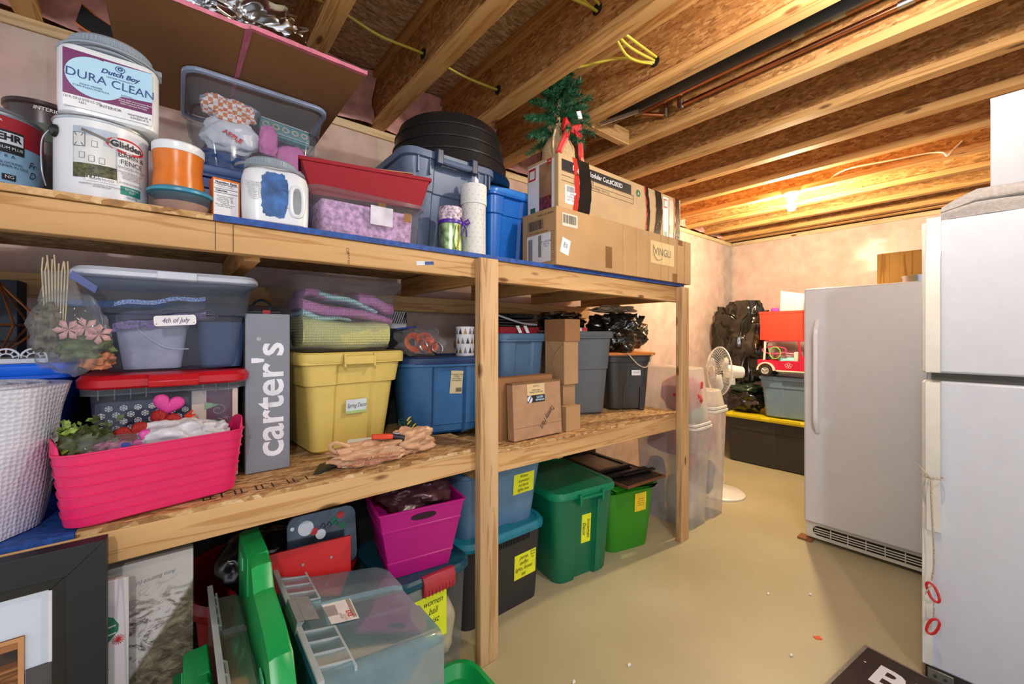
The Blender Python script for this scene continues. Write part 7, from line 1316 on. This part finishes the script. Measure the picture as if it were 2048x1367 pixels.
# green lidded bin
gg = plain('forest_green', '#0a6e4c', 0.34, var=0.03); gl2 = plain('forest_lid', '#0b8058', 0.32, var=0.03)
t = T('green_storage_bin', 'dark green lidded bin with a latch handle and Snowmen note', 'storage tote', (1.655, 1.620, 0), R(-8)); fw_ = lambda k, z, i, o=0: foot(0.345 + 0.065*k + o, 0.43 + 0.05*k + o, 0.055, z, i, 0.06, 0.006, 6, 0, 0)
g = MB(); g.loft([fw_(0, 0, 0.016, -0.01), fw_(0, 0.012, 0.016), fw_(0.9, 0.40, 0.016), fw_(1, 0.435, 0.004)]); g.build('body', gg, t)
g = MB(); g.loft([crr(0.425, 0.505, 0.07, 0.428, 8), crr(0.437, 0.517, 0.075, 0.434, 8), crr(0.437, 0.517, 0.075, 0.452, 8), crr(0.42, 0.50, 0.07, 0.466, 8), crr(0.37, 0.45, 0.06, 0.4665, 8), crr(0.365, 0.445, 0.06, 0.463, 8)]); ld_ = g.build('lid', gl2, t)
MB().box(-0.075, 0.085, -0.275, -0.262, 0.425, 0.438).build('latch_bar', gl2, t, bevel=0.002)
for x in (-0.075, 0.073): MB().box(x, x+0.014, -0.278, -0.236, 0.400, 0.452).build('latch_arm', gl2, t, bevel=0.002)
MB().hexa([(0.066, -0.222, 0.012), (0.10, -0.222, 0.012), (0.10, -0.19, 0.012), (0.066, -0.19, 0.012), (0.070, -0.248, 0.40), (0.106, -0.248, 0.40), (0.106, -0.21, 0.40), (0.070, -0.21, 0.40)]).build('front_rib', gg, t, bevel=0.003)
patch(0.062, 0.150, note_y, t, (0.018, -0.212, 0.245), u=(0, -0.06, 1), name='yellow_note'); scribble(t, ['Snowmen', 'Decor'], (0.018, -0.2135, 0.245), 0.030, u=(0, -0.06, 1), rot=-math.pi/2, sx=0.85)
# lime tote + frames
lm = plain('lime_tote_green', '#2f8a1c', 0.34, var=0.01); t = T('lime_tote', 'bright lime green tote with an orange-yellow note under the picture frames', 'storage tote', (2.085, 1.585, 0), R(-14))
g = MB(); g.loft([crr(0.29, 0.34, 0.05, 0, 6), crr(0.295, 0.345, 0.05, 0.01, 6), crr(0.365, 0.40, 0.06, 0.345, 6), crr(0.395, 0.425, 0.07, 0.352, 8), crr(0.42, 0.44, 0.075, 0.365, 8), crr(0.415, 0.435, 0.075, 0.400, 8), crr(0.37, 0.40, 0.06, 0.408, 8), crr(0.34, 0.38, 0.05, 0.39, 8)]); g.build('body', lm, t)
patch(0.085, 0.11, plain('note_amber', '#efd22c', 0.6), t, (0.055, -0.198, 0.275), u=(0, -0.08, 1), name='yellow_note', rot=0.03); scribble(t, ['tablecloths', 'large winter', 'towels linen', 'small bowls'], (0.055, -0.1995, 0.275), 0.013, u=(0, -0.08, 1), mat=plain('note_red_ink', '#a8541c', 0.6))
def pframe(nm, lab, loc, rz, w, d, h, fwid, rim_m, fill_m):
    t = T(nm, lab, 'picture frame', loc, rz)
    for p in (((-w/2, -d/2), (w/2, -d/2), (w/2-fwid, -d/2+fwid), (-w/2+fwid, -d/2+fwid)), ((w/2, -d/2), (w/2, d/2), (w/2-fwid, d/2-fwid), (w/2-fwid, -d/2+fwid)), ((w/2, d/2), (-w/2, d/2), (-w/2+fwid, d/2-fwid), (w/2-fwid, d/2-fwid)), ((-w/2, d/2), (-w/2, -d/2), (-w/2+fwid, -d/2+fwid), (-w/2+fwid, d/2-fwid))):
        g = MB(); g.loft([[(x, y, z) for x, y in p] for z in (0, h)]); g.build('frame_rail', rim_m, t, bevel=0.0015)
    MB().box(-w/2+fwid, w/2-fwid, -d/2+fwid, d/2-fwid, 0.001, h*0.55).build('picture', fill_m, t); return t
bpf = plain('frame_blackwood', '#15100e', 0.4); brf = plain('frame_copper', '#7c4f35', 0.4, metal=0.3)
pframe('picture_frame', 'lowest copper-edged frame lying on the lime tote', (2.075, 1.56, 0.4095), R(-4), 0.34, 0.50, 0.013, 0.012, brf, plain('backing_black', '#121114', 0.5))
pframe('picture_frame', 'black ridged frame second in the pile on the lime tote', (2.045, 1.62, 0.4235), R(-10), 0.27, 0.36, 0.020, 0.03, bpf, bpf); pframe('picture_frame', 'black frame with a brown picture on top of the pile', (2.02, 1.66, 0.4445), R(-6), 0.26, 0.34, 0.018, 0.026, bpf, plain('picture_tan', '#8a7460', 0.3, var=0.1))
for k in range(2): pframe('picture_frame', ['narrow black frame in front of the topmost brown picture', 'narrow black ridged frame nearest the copper edge'][k], (2.10+0.03*k, 1.455-0.035*k, 0.4245-0.0*k), R(-10), 0.26, 0.028, 0.014-0.003*k, 0.009, bpf, bpf)
t = carton('black_bin_back', 'large black bin on the floor at the back behind the lime tote', (2.10, 1.98, 0), 0, 0.50, 0.12, 0.55, plain('black_bin_m', '#1b1b1c', 0.5), cat='bin', seam=False, tape=False)  # black bin widened across the wall so the gap stays dark
t = carton('black_bin_back', 'black bin at the back behind the dark green bin', (1.60, 1.98, 0), 0, 0.44, 0.12, 0.56, MATS['black_bin_m'], cat='bin', seam=False, tape=False)
t = carton('black_bin_back', 'black bin at the back behind the magenta bin', (0.78, 1.95, 0), 0, 0.36, 0.20, 0.56, MATS['black_bin_m'], cat='bin', seam=False, tape=False)
t = carton('black_bin_back', 'black bin at the back behind the red tub', (0.18, 2.0, 0), 0, 0.50, 0.12, 0.56, MATS['black_bin_m'], cat='bin', seam=False, tape=False)
